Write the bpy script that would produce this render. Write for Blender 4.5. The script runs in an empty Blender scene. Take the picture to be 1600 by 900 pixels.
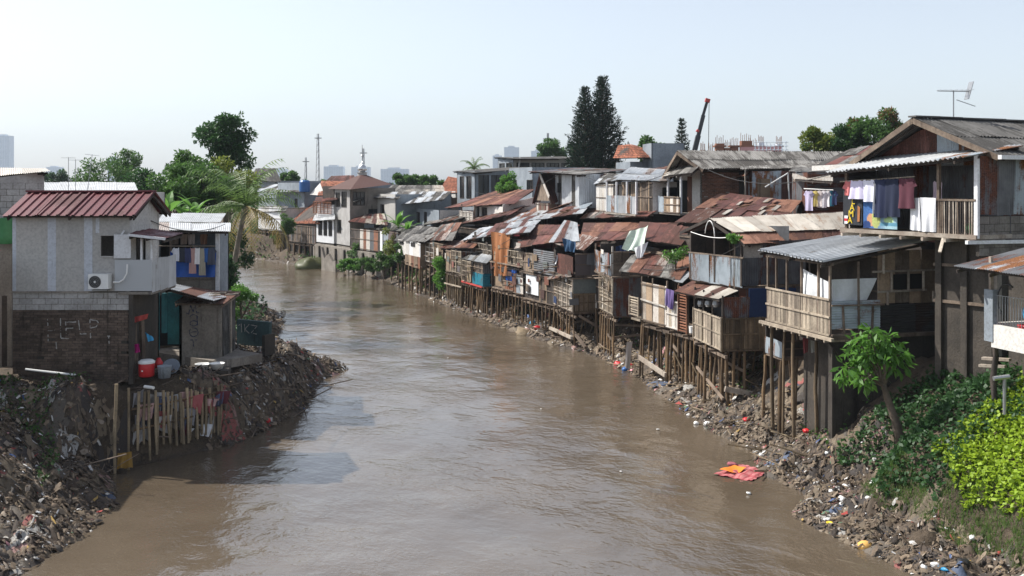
import bpy, math, random
import numpy as np
from mathutils import Vector, Matrix
random.seed(7); RNG = np.random.default_rng(7)
SC = bpy.context.scene; COL = SC.collection
# ------------------------------------------------------------------ camera, sky, sun, exposure
F, CH, HY = 1556.0, 9.0, 288.0          # focal length in photo pixels, eye height above the water, horizon row
cd = bpy.data.cameras.new('camera'); cam = bpy.data.objects.new('camera', cd); COL.objects.link(cam)
cam.location = (0, 0, CH); cam.rotation_euler = (math.radians(90), 0, 0)
cd.sensor_width = 36; cd.lens = F/1600*36; cd.shift_y = -(450-HY)/1600; cd.clip_start = .1; cd.clip_end = 8000
SC.camera = cam
SUN = Vector((-.84, .30, 1.0)).normalized()
w = bpy.data.worlds.new('World'); SC.world = w; w.use_nodes = True
nt = w.node_tree; sky = nt.nodes.new('ShaderNodeTexSky'); sky.sky_type = 'NISHITA'; sky.sun_disc = False
sky.sun_elevation = math.asin(SUN.z); sky.sun_rotation = math.atan2(SUN.x, SUN.y)
sky.air_density = 1.0; sky.dust_density = 1.2; sky.ozone_density = 3.0
hs = nt.nodes.new('ShaderNodeHueSaturation'); hs.inputs['Saturation'].default_value = .48; nt.links.new(sky.outputs[0], hs.inputs['Color'])   # milky tropical air
nt.links.new(hs.outputs[0], nt.nodes['Background'].inputs[0]); nt.nodes['Background'].inputs[1].default_value = .097
sl = bpy.data.lights.new('sun', 'SUN'); so = bpy.data.objects.new('sun', sl); COL.objects.link(so)
sl.energy = 3.7; sl.angle = math.radians(.6); sl.color = (1, .955, .88)
so.rotation_euler = (-SUN).to_track_quat('-Z', 'Y').to_euler(); so.location = (-40, 20, 60)
vs = SC.view_settings; vs.view_transform = 'Standard'; vs.look = 'None'; vs.exposure = 0.95; vs.gamma = 1; vs.use_curve_mapping = False
SC.cycles.max_bounces = 6; SC.cycles.diffuse_bounces = 3; SC.cycles.glossy_bounces = 3; SC.cycles.transparent_max_bounces = 4
SC.cycles.volume_bounces = 0; SC.cycles.use_denoising = True

# ------------------------------------------------------------------ helpers
def X(px, d): return (px-800)/F*d
def Z(py, d): return CH-(py-HY)/F*d
def P(px, py, d): return Vector((X(px, d), d, Z(py, d)))
R = random.uniform
V = Vector
def lerp(a, b, t): return a+(b-a)*t

class MB:
    def __init__(s): s.v = []; s.f = []
    def add(s, vs, fs):
        n = len(s.v); s.v += [tuple(v) for v in vs]; s.f += [tuple(i+n for i in f) for f in fs]; return s
    def box(s, lo, hi):
        x0, y0, z0 = lo; x1, y1, z1 = hi
        return s.add([(x0,y0,z0),(x1,y0,z0),(x1,y1,z0),(x0,y1,z0),(x0,y0,z1),(x1,y0,z1),(x1,y1,z1),(x0,y1,z1)],
                     [(0,3,2,1),(4,5,6,7),(0,1,5,4),(1,2,6,5),(2,3,7,6),(3,0,4,7)])
    def bar(s, p, q, a, b, up=None):
        p = V(p); q = V(q); d = (q-p).normalized(); up = V(up) if up else (V((0,0,1)) if abs(d.z) < .9 else V((0,1,0)))
        sx = d.cross(up).normalized()*a/2; sy = sx.cross(d).normalized()*b/2
        return s.add([p-sx-sy,p+sx-sy,p+sx+sy,p-sx+sy,q-sx-sy,q+sx-sy,q+sx+sy,q-sx+sy],
                     [(0,3,2,1),(4,5,6,7),(0,1,5,4),(1,2,6,5),(2,3,7,6),(3,0,4,7)])
    def tube(s, pts, rs, n=6, cap=True):
        pts = [V(p) for p in pts]; vs = []; fs = []
        if not hasattr(rs, '__len__'): rs = [rs]*len(pts)
        for i, p in enumerate(pts):
            d = (pts[min(i+1, len(pts)-1)]-pts[max(i-1, 0)]).normalized()
            up = V((0,0,1)) if abs(d.z) < .9 else V((0,1,0))
            a = d.cross(up).normalized(); b = a.cross(d)
            for k in range(n):
                t = 2*math.pi*k/n; vs.append(p+(a*math.cos(t)+b*math.sin(t))*rs[i])
        for i in range(len(pts)-1):
            for k in range(n): fs.append((i*n+k, i*n+(k+1)%n, (i+1)*n+(k+1)%n, (i+1)*n+k))
        if cap: fs.append(tuple(range(n-1,-1,-1))); fs.append(tuple((len(pts)-1)*n+k for k in range(n)))
        return s.add(vs, fs)
    def lathe(s, prof, c=(0,0,0), n=14, sq=(1,1)):
        vs = []; fs = []
        for r, z in prof:
            for k in range(n):
                t = 2*math.pi*k/n; vs.append((c[0]+r*math.cos(t)*sq[0], c[1]+r*math.sin(t)*sq[1], c[2]+z))
        for i in range(len(prof)-1):
            for k in range(n): fs.append((i*n+k, i*n+(k+1)%n, (i+1)*n+(k+1)%n, (i+1)*n+k))
        fs.append(tuple(range(n-1,-1,-1))); fs.append(tuple((len(prof)-1)*n+k for k in range(n)))
        return s.add(vs, fs)
    def mesh(s, name='m'):
        m = bpy.data.meshes.new(name); m.from_pydata(s.v, [], s.f); return m
    def build(s, name, mat, parent=None, kind=None, smooth=False):
        return link(name, s.mesh(name), mat, parent, kind=kind, smooth=smooth)

def link(name, me, mat=None, parent=None, M=None, kind=None, smooth=False, own=True):
    o = bpy.data.objects.new(name, me); COL.objects.link(o)
    if parent is not None: o.parent = parent
    if M is not None: o.matrix_local = M
    if me is not None and mat is not None:
        if own: me.materials.append(mat)
        else:
            if not me.materials: me.materials.append(None)
            o.material_slots[0].link = 'OBJECT'; o.material_slots[0].material = mat
    if kind: o['kind'] = kind
    if smooth and me is not None: me.polygons.foreach_set('use_smooth', [True]*len(me.polygons))
    return o
def tag(o, label, cat, group=None):
    o['label'] = label; o['category'] = cat
    if group: o['group'] = group
    return o
def empty(name, loc, label, cat, group=None, rz=0):
    o = bpy.data.objects.new(name, None); COL.objects.link(o); o.location = loc; o.rotation_euler = (0,0,rz); o.empty_display_size = .2
    return tag(o, label, cat, group)

UBOX = MB().box((-.5,-.5,0),(.5,.5,1)).mesh('unit_bar')
def _tubes():
    out = []
    for k in range(4):
        b = [(R(-.5,.5), R(-.5,.5)) for _ in range(3)]
        pts = [(0,0,0),(b[0][0]*.8,b[0][1]*.8,.25),(b[1][0],b[1][1],.5),(b[2][0]*.8,b[2][1]*.8,.75),(0,0,1)]
        vs = []; fs = []; n = 7; rr = [1,.97,.95,.92,.9]
        for (x,y,z), r_ in zip(pts, rr):
            for j in range(n): t = 2*math.pi*j/n; vs.append((x+r_*math.cos(t), y+r_*math.sin(t), z))
        for i in range(4):
            for j in range(n): fs.append((i*n+j, i*n+(j+1)%n, (i+1)*n+(j+1)%n, (i+1)*n+j))
        fs.append(tuple(range(n-1,-1,-1))); fs.append(tuple(4*n+j for j in range(n)))
        m = MB(); m.add(vs, fs); me = m.mesh('unit_pole'); me.polygons.foreach_set('use_smooth', [len(p.vertices)==4 for p in me.polygons]); out.append(me)
    return out
UTUBE = _tubes()
def _mat_along(p, q, a, b):
    p = V(p); q = V(q); d = q-p; L = d.length; zq = d.normalized()
    up = V((0,0,1)) if abs(zq.z) < .95 else V((0,1,0))
    x = up.cross(zq).normalized(); y = zq.cross(x)
    M = Matrix((x*a, y*b, zq*L)).transposed().to_4x4(); M.translation = p
    return M
def barobj(name, parent, p, q, a, b, mat): return link(name, UBOX, mat, parent, _mat_along(p, q, a, b), own=False)
def pole(name, parent, p, q, r, mat): return link(name, random.choice(UTUBE), mat, parent, _mat_along(p, q, r, r), own=False)

# numpy value noise
_H = RNG.random((256,256))
def vnoise(x, y):
    xi = np.floor(x).astype(int); yi = np.floor(y).astype(int); fx = x-xi; fy = y-yi
    fx = fx*fx*(3-2*fx); fy = fy*fy*(3-2*fy)
    a = _H[xi&255, yi&255]; b = _H[(xi+1)&255, yi&255]; c = _H[xi&255, (yi+1)&255]; d = _H[(xi+1)&255, (yi+1)&255]
    return (a*(1-fx)+b*fx)*(1-fy)+(c*(1-fx)+d*fx)*fy
def fbm(x, y, o=4):
    s = 0; a = .5
    for i in range(o): s = s+a*(vnoise(x*2**i+17*i, y*2**i+5*i)-.5); a *= .5
    return s

# ------------------------------------------------------------------ materials
MATS = {}
class G:
    def __init__(s, name):
        s.m = bpy.data.materials.new(name); s.m.use_nodes = True; s.t = s.m.node_tree; s.b = s.t.nodes['Principled BSDF']
    def n(s, ty, **kw):
        n = s.t.nodes.new('ShaderNode'+ty)
        for k, v in kw.items():
            if k in n.inputs.keys() if hasattr(n.inputs, 'keys') else False: n.inputs[k].default_value = v
            else: setattr(n, k, v)
        return n
    def l(s, a, b): s.t.links.new(a, b)
    def noise(s, vec, scale, detail=4, rough=.6):
        n = s.n('TexNoise'); n.inputs['Scale'].default_value = scale; n.inputs['Detail'].default_value = detail; n.inputs['Roughness'].default_value = rough
        if vec is not None: s.l(vec, n.inputs['Vector'])
        return n.outputs[0]
    def mapv(s, vec, sc, loc=None):
        n = s.n('Mapping'); n.inputs['Scale'].default_value = sc; s.l(vec, n.inputs['Vector'])
        if loc is not None: s.l(loc, n.inputs['Location'])
        return n.outputs[0]
    def math(s, op, a, b=None, c=None, clamp=False):
        n = s.n('Math'); n.operation = op; n.use_clamp = clamp
        for i, v in enumerate((a, b, c)):
            if v is None: continue
            if isinstance(v, (int, float)): n.inputs[i].default_value = v
            else: s.l(v, n.inputs[i])
        return n.outputs[0]
    def ramp(s, fac, a, b):   # smooth threshold
        n = s.n('MapRange'); n.interpolation_type = 'SMOOTHSTEP'
        for k, v in (('From Min', a), ('From Max', b)):
            if isinstance(v, (int, float)): n.inputs[k].default_value = v
            else: s.l(v, n.inputs[k])
        s.l(fac, n.inputs[0]); return n.outputs[0]
    def mix(s, fac, a, b, mode='MIX'):
        n = s.n('Mix'); n.data_type = 'RGBA'; n.blend_type = mode
        for i, v in ((0, fac), (6, a), (7, b)):
            if isinstance(v, (int, float)): n.inputs[i].default_value = v
            elif isinstance(v, tuple): n.inputs[i].default_value = (*v[:3], 1)
            else: s.l(v, n.inputs[i])
        return n.outputs[2]
    def scale_col(s, col, fac):
        n = s.n('VectorMath'); n.operation = 'SCALE'; s.l(col, n.inputs[0]); s.l(fac, n.inputs['Scale']); return n.outputs[0]
    def out(s, col, rough=.8, bump=None, bd=.01, spec=None, metal=None):
        if isinstance(col, tuple): s.b.inputs['Base Color'].default_value = (*col, 1)
        else: s.l(col, s.b.inputs['Base Color'])
        if isinstance(rough, (int, float)): s.b.inputs['Roughness'].default_value = rough
        else: s.l(rough, s.b.inputs['Roughness'])
        if spec is not None: s.b.inputs['Specular IOR Level'].default_value = spec
        if metal is not None:
            if isinstance(metal, (int, float)): s.b.inputs['Metallic'].default_value = metal
            else: s.l(metal, s.b.inputs['Metallic'])
        if bump is not None:
            n = s.n('Bump'); n.inputs['Strength'].default_value = 1; n.inputs['Distance'].default_value = bd
            s.l(bump, n.inputs['Height']); s.l(n.outputs[0], s.b.inputs['Normal'])
        return s.m

def pos(g): return g.n('NewGeometry').outputs['Position']
def grimy(name, c1, c2, scale=1.5, rough=.85, dirt=(.03,.025,.02), dirt_at=.58, orand=.25, irand=.0, bump=.006, fine=14, spec=.3, streak=True):
    g = G(name); p = pos(g); nz = g.noise(p, scale); f = g.noise(p, fine, 3)
    c = g.mix(g.ramp(nz, .35, .65), c1, c2)
    c = g.mix(g.math('MULTIPLY', g.ramp(f, .35, .75), .35), c, dirt)
    if streak:
        st = g.noise(g.mapv(p, (5, 5, .5)), 1, 4); c = g.mix(g.math('MULTIPLY', g.ramp(st, dirt_at, dirt_at+.17), .75), c, dirt)
    rnd = g.n('ObjectInfo').outputs['Random']; v = g.math('MULTIPLY_ADD', rnd, 2*orand, 1-orand)
    if irand:
        ir = g.n('NewGeometry').outputs['Random Per Island']; v = g.math('MULTIPLY', v, g.math('MULTIPLY_ADD', ir, 2*irand, 1-irand))
    return g.out(g.scale_col(c, v), rough, f, bump, spec)
def sheet(name, base, base2, rust=(.16,.055,.03), rust2=(.07,.03,.022), amt=.5, spread=.3, rough=.55, metal=.0, orand=.2):
    """painted, zinc or asbestos sheeting; uv is metres across / metres along each sheet"""
    g = G(name); uv = g.n('TexCoord').outputs['UV']; rnd = g.n('ObjectInfo').outputs['Random']
    off = g.n('CombineXYZ'); g.l(g.math('MULTIPLY', rnd, 91.0), off.inputs[0]); g.l(g.math('MULTIPLY', rnd, 53.0), off.inputs[1])
    a = g.noise(g.mapv(uv, (3.5, .7, 1), off.outputs[0]), 1, 5, .65); b = g.noise(g.mapv(uv, (1.1, .9, 1), off.outputs[0]), 1.3, 4)
    f = g.noise(g.mapv(uv, (1, 1, 1), off.outputs[0]), 22, 3)
    col = g.mix(g.ramp(b, .35, .65), base, base2)
    th = g.math('MULTIPLY_ADD', g.math('FRACT', g.math('MULTIPLY', rnd, 37.7)), -spread*2, 1-amt+spread)   # each sheet rusts its own way
    m = g.math('MULTIPLY_ADD', a, .6, g.math('MULTIPLY_ADD', b, .35, g.math('MULTIPLY', f, .15)))
    m = g.ramp(g.math('SUBTRACT', m, g.math('MULTIPLY_ADD', th, .42, .33)), -.05, .06)
    rc = g.mix(g.ramp(f, .35, .65), rust, rust2)
    col = g.mix(m, col, rc)
    col = g.mix(g.math('MULTIPLY', g.ramp(g.noise(g.mapv(uv, (9, .5, 1), off.outputs[0]), 1, 3), .55, .75), .4), col, (.03,.025,.022))
    v = g.math('MULTIPLY_ADD', rnd, 2*orand, 1-orand)
    return g.out(g.scale_col(col, v), g.math('MULTIPLY_ADD', m, .3, rough), f, .004, .4, metal=(g.math('MULTIPLY_ADD', m, -metal, metal) if metal else None))
def plain(name, c, rough=.6, orand=.0, metal=None, spec=.4, noisy=.25):
    g = G(name); f = g.noise(pos(g), 9, 4); rnd = g.n('ObjectInfo').outputs['Random']
    v = g.math('MULTIPLY', g.math('MULTIPLY_ADD', rnd, 2*orand, 1-orand), g.math('MULTIPLY_ADD', f, 2*noisy, 1-noisy))
    rgb = g.n('RGB'); rgb.outputs[0].default_value = (*c, 1)
    return g.out(g.scale_col(rgb.outputs[0], v), rough, f, .004, spec, metal)
def leafmat(name, c1, c2, trans=.35, tcol=None, rough=.5):
    g = G(name); ir = g.n('NewGeometry').outputs['Random Per Island']; nz = g.noise(pos(g), .7, 3)
    c = g.mix(g.math('MULTIPLY_ADD', nz, .5, g.math('MULTIPLY', ir, .5)), c1, c2); g.out(c, rough, spec=.35)
    t = g.n('BsdfTranslucent'); mx = g.n('MixShader'); mx.inputs[0].default_value = trans
    g.l(g.mix(.6, c, tcol or tuple(min(1, x*1.8) for x in c2)), t.inputs[0]); o = g.t.nodes['Material Output']
    g.l(g.b.outputs[0], mx.inputs[1]); g.l(t.outputs[0], mx.inputs[2]); g.l(mx.outputs[0], o.inputs[0]); return g.m

M = dict(
 bamboo=grimy('bamboo_slats', (.36,.305,.235), (.23,.19,.15), 1.2, .75, (.07,.05,.035), .56, .2, .45, .004, spec=.3),
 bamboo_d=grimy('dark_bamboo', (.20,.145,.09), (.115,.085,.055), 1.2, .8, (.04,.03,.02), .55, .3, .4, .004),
 stilt=grimy('stilt_bamboo', (.20,.13,.07), (.10,.07,.045), .9, .75, (.03,.022,.016), .56, .4, 0, .006),
 fencepole=grimy('pale_bamboo_pole', (.34,.26,.165), (.20,.155,.10), .9, .75, (.06,.045,.03), .56, .35, 0, .004),
 wood=grimy('weathered_wood', (.22,.17,.13), (.12,.09,.07), 1.5, .85, (.035,.028,.022), .55, .3, .3, .006),
 wood_l=grimy('pale_weathered_wood', (.42,.37,.31), (.27,.22,.18), 1.5, .85, (.07,.055,.045), .6, .25, .25, .005),
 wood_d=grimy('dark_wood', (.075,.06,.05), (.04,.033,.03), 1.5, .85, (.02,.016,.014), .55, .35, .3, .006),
 ply=grimy('plywood_panel', (.30,.22,.15), (.20,.145,.10), 1.1, .85, (.06,.045,.035), .57, .35, .2, .003),
 ply_w=grimy('pale_board', (.58,.55,.50), (.44,.40,.36), 1.1, .8, (.12,.09,.07), .6, .2, .2, .003),
 concrete=grimy('stained_concrete', (.30,.27,.235), (.20,.175,.15), .8, .9, (.05,.045,.04), .56, .12, 0, .01),
 concrete_d=grimy('shade_dark_concrete', (.085,.072,.06), (.05,.044,.038), .8, .9, (.02,.018,.016), .56, .1, 0, .015),  # dark concrete, its colour lowered further to deepen walls in shade
 plaster=grimy('dirty_white_plaster', (.68,.66,.63), (.55,.53,.50), .6, .85, (.16,.14,.12), .6, .08, 0, .004),
 greywall=grimy('grey_cement_board', (.50,.485,.455), (.42,.405,.385), .4, .8, (.15,.15,.15), .66, .03, 0, .003),
 greystrip=grimy('pale_joint_filler', (.60,.63,.68), (.52,.55,.60), .6, .8, (.25,.25,.26), .7, .03, 0, .003),
 bluegrey=grimy('blue_grey_paint', (.30,.34,.38), (.22,.25,.285), .7, .8, (.07,.065,.06), .6, .1, 0, .005),
 blockw=grimy('lime_block', (.46,.45,.44), (.36,.35,.34), 1.2, .9, (.14,.12,.10), .62, .12, 0, .008),
 blockd=grimy('cement_block', (.24,.22,.20), (.15,.135,.12), 1.2, .9, (.05,.04,.035), .57, .2, 0, .01),
 brickd=grimy('rough_dark_brick', (.19,.14,.11), (.12,.09,.072), 1.6, .92, (.035,.027,.022), .58, .35, .3, .015),
 brick=grimy('red_brick', (.27,.115,.065), (.18,.085,.055), 1.2, .9, (.06,.04,.03), .58, .3, .35, .01),
 zinc=sheet('zinc_sheet', (.48,.50,.52), (.37,.39,.41), amt=.2, spread=.18, metal=.25),
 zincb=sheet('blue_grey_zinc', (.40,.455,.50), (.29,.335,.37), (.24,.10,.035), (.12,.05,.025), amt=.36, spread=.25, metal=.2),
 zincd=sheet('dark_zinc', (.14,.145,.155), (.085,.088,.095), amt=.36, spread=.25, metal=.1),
 zinck=sheet('blackened_zinc', (.03,.028,.028), (.02,.018,.018), (.045,.026,.02), (.03,.02,.016), amt=.4, metal=0),
 rust=sheet('rusted_sheet', (.20,.082,.064), (.14,.058,.046), (.12,.05,.037), (.065,.035,.029), amt=.52, spread=.3, orand=.3),
 rustl=sheet('rust_streaked_zinc', (.40,.355,.325), (.28,.225,.195), (.17,.08,.055), (.09,.046,.035), amt=.55, spread=.38, orand=.25),
 rusto=sheet('orange_rust_sheet', (.29,.145,.095), (.24,.12,.08), (.19,.085,.055), (.12,.058,.04), amt=.5, orand=.15),
 silver=sheet('silver_roof_sheet', (.47,.435,.385), (.37,.335,.29), (.30,.20,.14), (.25,.16,.11), amt=.28, spread=.15, metal=.15),
 slate=sheet('grey_metal_roof', (.56,.58,.60), (.47,.49,.51), (.24,.2,.18), (.26,.23,.2), amt=.2, spread=.1, metal=.1, rough=.45, orand=.1),
 white=sheet('white_roof_sheet', (.46,.475,.49), (.37,.38,.39), (.26,.19,.15), (.35,.3,.28), amt=.16, spread=.1, orand=.08),
 asb=sheet('asbestos_sheet', (.26,.25,.235), (.18,.172,.16), (.10,.092,.085), (.065,.06,.055), amt=.5, spread=.2, rough=.85, orand=.15),
 asbd=sheet('dark_asbestos_sheet', (.13,.125,.12), (.095,.092,.088), (.06,.057,.055), (.045,.043,.04), amt=.5, spread=.15, rough=.9, orand=.1),
 redroof=sheet('maroon_roof_sheet', (.125,.02,.027), (.105,.018,.024), (.085,.018,.022), (.07,.018,.02), amt=.3, rough=.45, orand=.04),
 tile=grimy('clay_tile', (.36,.135,.075), (.25,.095,.06), 1.5, .85, (.07,.04,.03), .58, .2, .4, .01),
 dark=plain('painted_interior_shade', (.012,.011,.011), .9), glass=plain('window_glass', (.02,.024,.028), .08, spec=.6, noisy=.05),  # dark: near-black colour standing in for shade inside rooms and openings
 white_p=grimy('white_paint', (.76,.77,.79), (.68,.69,.71), .8, .5, (.3,.28,.26), .68, .03, 0, .002),
 steel=plain('grey_steel', (.32,.33,.34), .4, .1, .7), black=plain('black_plastic', (.02,.02,.022), .5), wire=plain('wire', (.03,.03,.03), .6),
 whitepl=plain('white_plastic', (.78,.78,.76), .45, .05, noisy=.1), red=plain('red_plastic', (.52,.025,.03), .4, .1), blue=plain('blue_plastic', (.03,.12,.34), .4, .1),
 sky_blue=plain('light_blue_plastic', (.04,.30,.55), .4), green=plain('green_plastic', (.05,.2,.08), .5), teal=grimy('teal_paint', (.04,.20,.22), (.03,.13,.15), 1.2, .7, (.02,.05,.05), .6, .1),
 turq=sheet('turquoise_sheet', (.02,.24,.33), (.015,.18,.26), (.05,.10,.11), (.1,.1,.09), amt=.3, orand=.1),
 bluetarp=plain('blue_tarpaulin', (.012,.075,.33), .5, noisy=.35), navytarp=plain('navy_tarpaulin', (.012,.03,.09), .6, noisy=.35),
 orangetarp=plain('orange_brown_tarpaulin', (.34,.135,.05), .7, noisy=.35), whitetarp=plain('pale_tarpaulin', (.66,.68,.70), .6, noisy=.2), greytarp=plain('grey_green_tarpaulin', (.11,.125,.12), .7, .2, noisy=.35),
 mint=plain('pale_mint_tarpaulin', (.50,.58,.50), .6, noisy=.3), gold=plain('yellow_print', (.75,.55,.03), .6, noisy=.1), chalk=plain('chalk', (.36,.35,.33), .9, noisy=.8), inkblue=plain('faded_ink', (.05,.06,.10), .9, noisy=.5),
 bark=grimy('bark', (.19,.15,.115), (.11,.085,.065), 2, .9, (.04,.03,.025), .58, .2, 0, .02), palmbark=grimy('palm_bark', (.27,.235,.19), (.17,.145,.12), 2, .9, (.06,.05,.04), .6, .1, 0, .02),
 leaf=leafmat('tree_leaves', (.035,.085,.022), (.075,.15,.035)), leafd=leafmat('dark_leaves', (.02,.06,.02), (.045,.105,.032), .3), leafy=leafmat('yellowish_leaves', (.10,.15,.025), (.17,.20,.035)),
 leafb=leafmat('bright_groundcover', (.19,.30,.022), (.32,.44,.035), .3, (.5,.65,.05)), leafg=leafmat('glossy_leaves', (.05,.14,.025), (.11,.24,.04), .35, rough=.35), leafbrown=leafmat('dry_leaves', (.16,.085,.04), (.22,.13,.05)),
 pine=leafmat('pine_needles', (.010,.026,.016), (.022,.045,.024), .1), palml=leafmat('palm_leaf', (.06,.12,.03), (.12,.19,.05), .35), palmy=leafmat('dry_palm_leaf', (.26,.19,.05), (.34,.26,.09), .3), banana=leafmat('banana_leaf', (.06,.16,.025), (.12,.25,.05), .4), grass=leafmat('grass_blades', (.06,.13,.025), (.13,.21,.05), .3),
 tower=grimy('haze_pale_facade', (.60,.67,.74), (.54,.61,.68), .02, .6, (.5,.56,.62), .7, .1, 0, .01, .5), towerglass=plain('haze_pale_glass', (.32,.40,.47), .25),  # pale blue put into the tower colours as extra distance haze
 cranegrey=plain('crane_grey', (.025,.028,.032), .6), cranered=plain('crane_red', (.45,.05,.04), .5), rebar=plain('rusty_rebar', (.22,.10,.06), .8, .2),
 silverdome=plain('dome_metal', (.6,.6,.6), .25, metal=.8),
)
# debris takes its colour from each piece
def attr_mat(name, rough):
    g = G(name); a = g.n('Attribute'); a.attribute_name = 'col'; f = g.noise(pos(g), 25, 3)
    return g.out(g.scale_col(a.outputs['Color'], g.math('MULTIPLY_ADD', f, .9, .55)), rough, f, .006, .3)
M['debris'] = attr_mat('debris_pieces', .75); M['print'] = attr_mat('printed_cloth', .8)
def ground_mat():
    g = G('mud_and_soil'); p = pos(g); n1 = g.noise(p, .35, 5); n2 = g.noise(p, 2.2, 5, .7); n3 = g.noise(p, 11, 5, .7)
    c = g.mix(g.ramp(n1, .4, .6), (.072,.054,.038), (.11,.083,.058)); c = g.mix(g.ramp(n2, .48, .68), c, (.035,.027,.021)); c = g.mix(g.math('MULTIPLY', g.ramp(n3, .5, .7), .7), c, (.15,.115,.082))
    z = g.n('SeparateXYZ'); g.l(p, z.inputs[0]); wet = g.ramp(g.math('MULTIPLY_ADD', n2, .25, z.outputs[2]), .08, .30)
    c = g.mix(wet, (.045,.032,.023), c)
    return g.out(c, g.math('MULTIPLY_ADD', wet, .55, .35), g.math('ADD', n3, n2), .07, .3)
M['ground'] = ground_mat()
def water_mat():
    g = G('muddy_water'); p = pos(g)
    n0 = g.noise(p, .16, 4); c = g.mix(g.ramp(n0, .35, .65), (.094,.072,.050), (.122,.096,.069))
    mp = g.n('Mapping'); mp.inputs['Rotation'].default_value = (0,0,.35); mp.inputs['Scale'].default_value = (1, .75, 1); g.l(p, mp.inputs['Vector']); q = mp.outputs[0]
    a = g.noise(q, 1.5, 5, .6); b = g.noise(q, 6, 4, .65); e = g.noise(q, 22, 2, .6); patch = g.ramp(g.noise(p, .22, 3), .38, .62)
    q2 = g.mapv(q, (.75, 1.35, 1)); rid = g.math('SUBTRACT', 1.0, g.math('ABSOLUTE', g.math('MULTIPLY_ADD', g.noise(q2, .95, 4, .6), 2.6, -1.3))); rid = g.math('POWER', g.math('MAXIMUM', rid, 0.0), 2.5)
    h = g.math('MULTIPLY_ADD', a, .02, g.math('MULTIPLY_ADD', b, .0075, g.math('MULTIPLY', e, .0014)))
    h = g.math('ADD', h, g.math('MULTIPLY', rid, .014)); h = g.math('MULTIPLY', h, g.math('MULTIPLY_ADD', patch, .9, .5))
    m = g.out(c, .04, h, 1.0, .5); g.b.inputs['IOR'].default_value = 2.1; return m
M['water'] = water_mat()
# ------------------------------------------------------------------ ground, river
XR = np.array([(10.6,-300),(10.6,5),(9.9,20),(9.3,23),(8.5,25),(7.7,27),(8.7,29),(7.8,31),(8.3,34),(7.4,36),(7,38.7),(5.9,46.4),(4.6,51.8),(1.2,58.4),(-1.4,65),(-4.7,73),(-8.7,84),(-11.8,92),(-17,102),(-31,120),(-60,130),(-130,138),(-900,160),(-3000,200)])
XL = np.array([(-11.6,-300),(-11.6,20),(-11.4,23),(-11.0,26),(-11.2,28),(-11.8,29.6),(-12.7,30.8),(-12.3,31.4),(-11.05,32.8),(-9.75,34.4),(-9.1,36.5),(-8.4,40),(-8.9,46),(-8.1,48.6),(-11.8,51),(-13.6,56),(-14.6,64),(-15.6,68),(-21,80),(-27.7,98),(-45,112),(-110,122),(-900,140),(-3000,160)])
def xr(y): return np.interp(y, XR[:,1], XR[:,0])
def xl(y): return np.interp(y, XL[:,1], XL[:,0])
def sstep(t): t = np.clip(t, 0, 1); return t*t*(3-2*t)
def ground_z(x, y):
    x = np.asarray(x, float); y = np.asarray(y, float)
    er = x-xr(y); el = xl(y)-x
    # right bank: near slope, stilt bank, far bank
    near = np.interp(er, [0,1,2,2.9,4.2,6,9,14,20], [0,.22,.5,1.7,2.7,3.8,4.8,5,5])
    mid = np.interp(er, [0,1,2,3.5,5,8,12], [0,.35,.8,2.0,3.2,4.3,4.5])
    far = np.interp(er, [0,1.5,3.5,5,8], [0,.35,1.4,2.3,2.8])
    t1 = sstep((y-28.5)/3.5); t2 = sstep((y-52)/22)
    zr = near*(1-t1)+mid*t1; zr = zr*(1-t2)+far*t2
    # left bank: slope in front, fence, heap and platform, low bank upstream
    l1 = np.interp(el, [0,.6,1.6,3.2,4.8,7], [0,.25,.8,1.9,2.6,2.7])
    l2 = np.interp(el, [0,.12,.45,.9,5], [0,.2,1.8,2.5,2.72])
    l3 = np.interp(el, [0,.15,.5,.95,3,6], [0,.4,1.35,1.8,2.05,2.45])
    l4 = np.interp(el, [0,1,3,6,9], [0,.25,.9,2.3,2.6])
    a1 = sstep((y-30.0)/1.2); a2 = sstep((y-34)/2); a3 = sstep((y-44)/5)
    zl = l1*(1-a1)+l2*a1; zl = zl*(1-a2)+l3*a2; zl = zl*(1-a3)+l4*a3
    spit = np.clip(1.15*np.exp(-((y-49.3)/1.6)**2)*np.clip((el+.2)/3.5, 0, 1), 0, 2); zl = np.maximum(zl, np.where(el > 0, spit, 0))
    land = np.where(er > 0, zr, np.where(el > 0, zl, 0))
    e = np.maximum(er, el)
    bed = np.where(e > 0, 0, -np.clip(-e*.45, 0, 1.6))
    z = land+bed
    amp = np.clip(e*1.2+.3, 0, 1)*np.where(y < 140, 1, .3)
    rough = np.where((er > 6) | (el > 6), .35, 1.0)
    z = z+amp*rough*(fbm(x*.8, y*.8, 5)*.9+(np.abs(fbm(x*2.6+9, y*2.6, 3))-.12)*.55)
    return z
def gz(x, y): return float(ground_z(np.array([x]), np.array([y]))[0])
def grid_mesh(name, xs, ys, zf):
    Xg, Yg = np.meshgrid(xs, ys); Zg = zf(Xg, Yg); v = np.stack([Xg, Yg, Zg], -1).reshape(-1, 3)
    nx, ny = len(xs), len(ys); i = np.arange(nx*ny).reshape(ny, nx)
    f = np.stack([i[:-1,:-1], i[:-1,1:], i[1:,1:], i[1:,:-1]], -1).reshape(-1, 4)
    return np_mesh(name, v, f)
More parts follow.
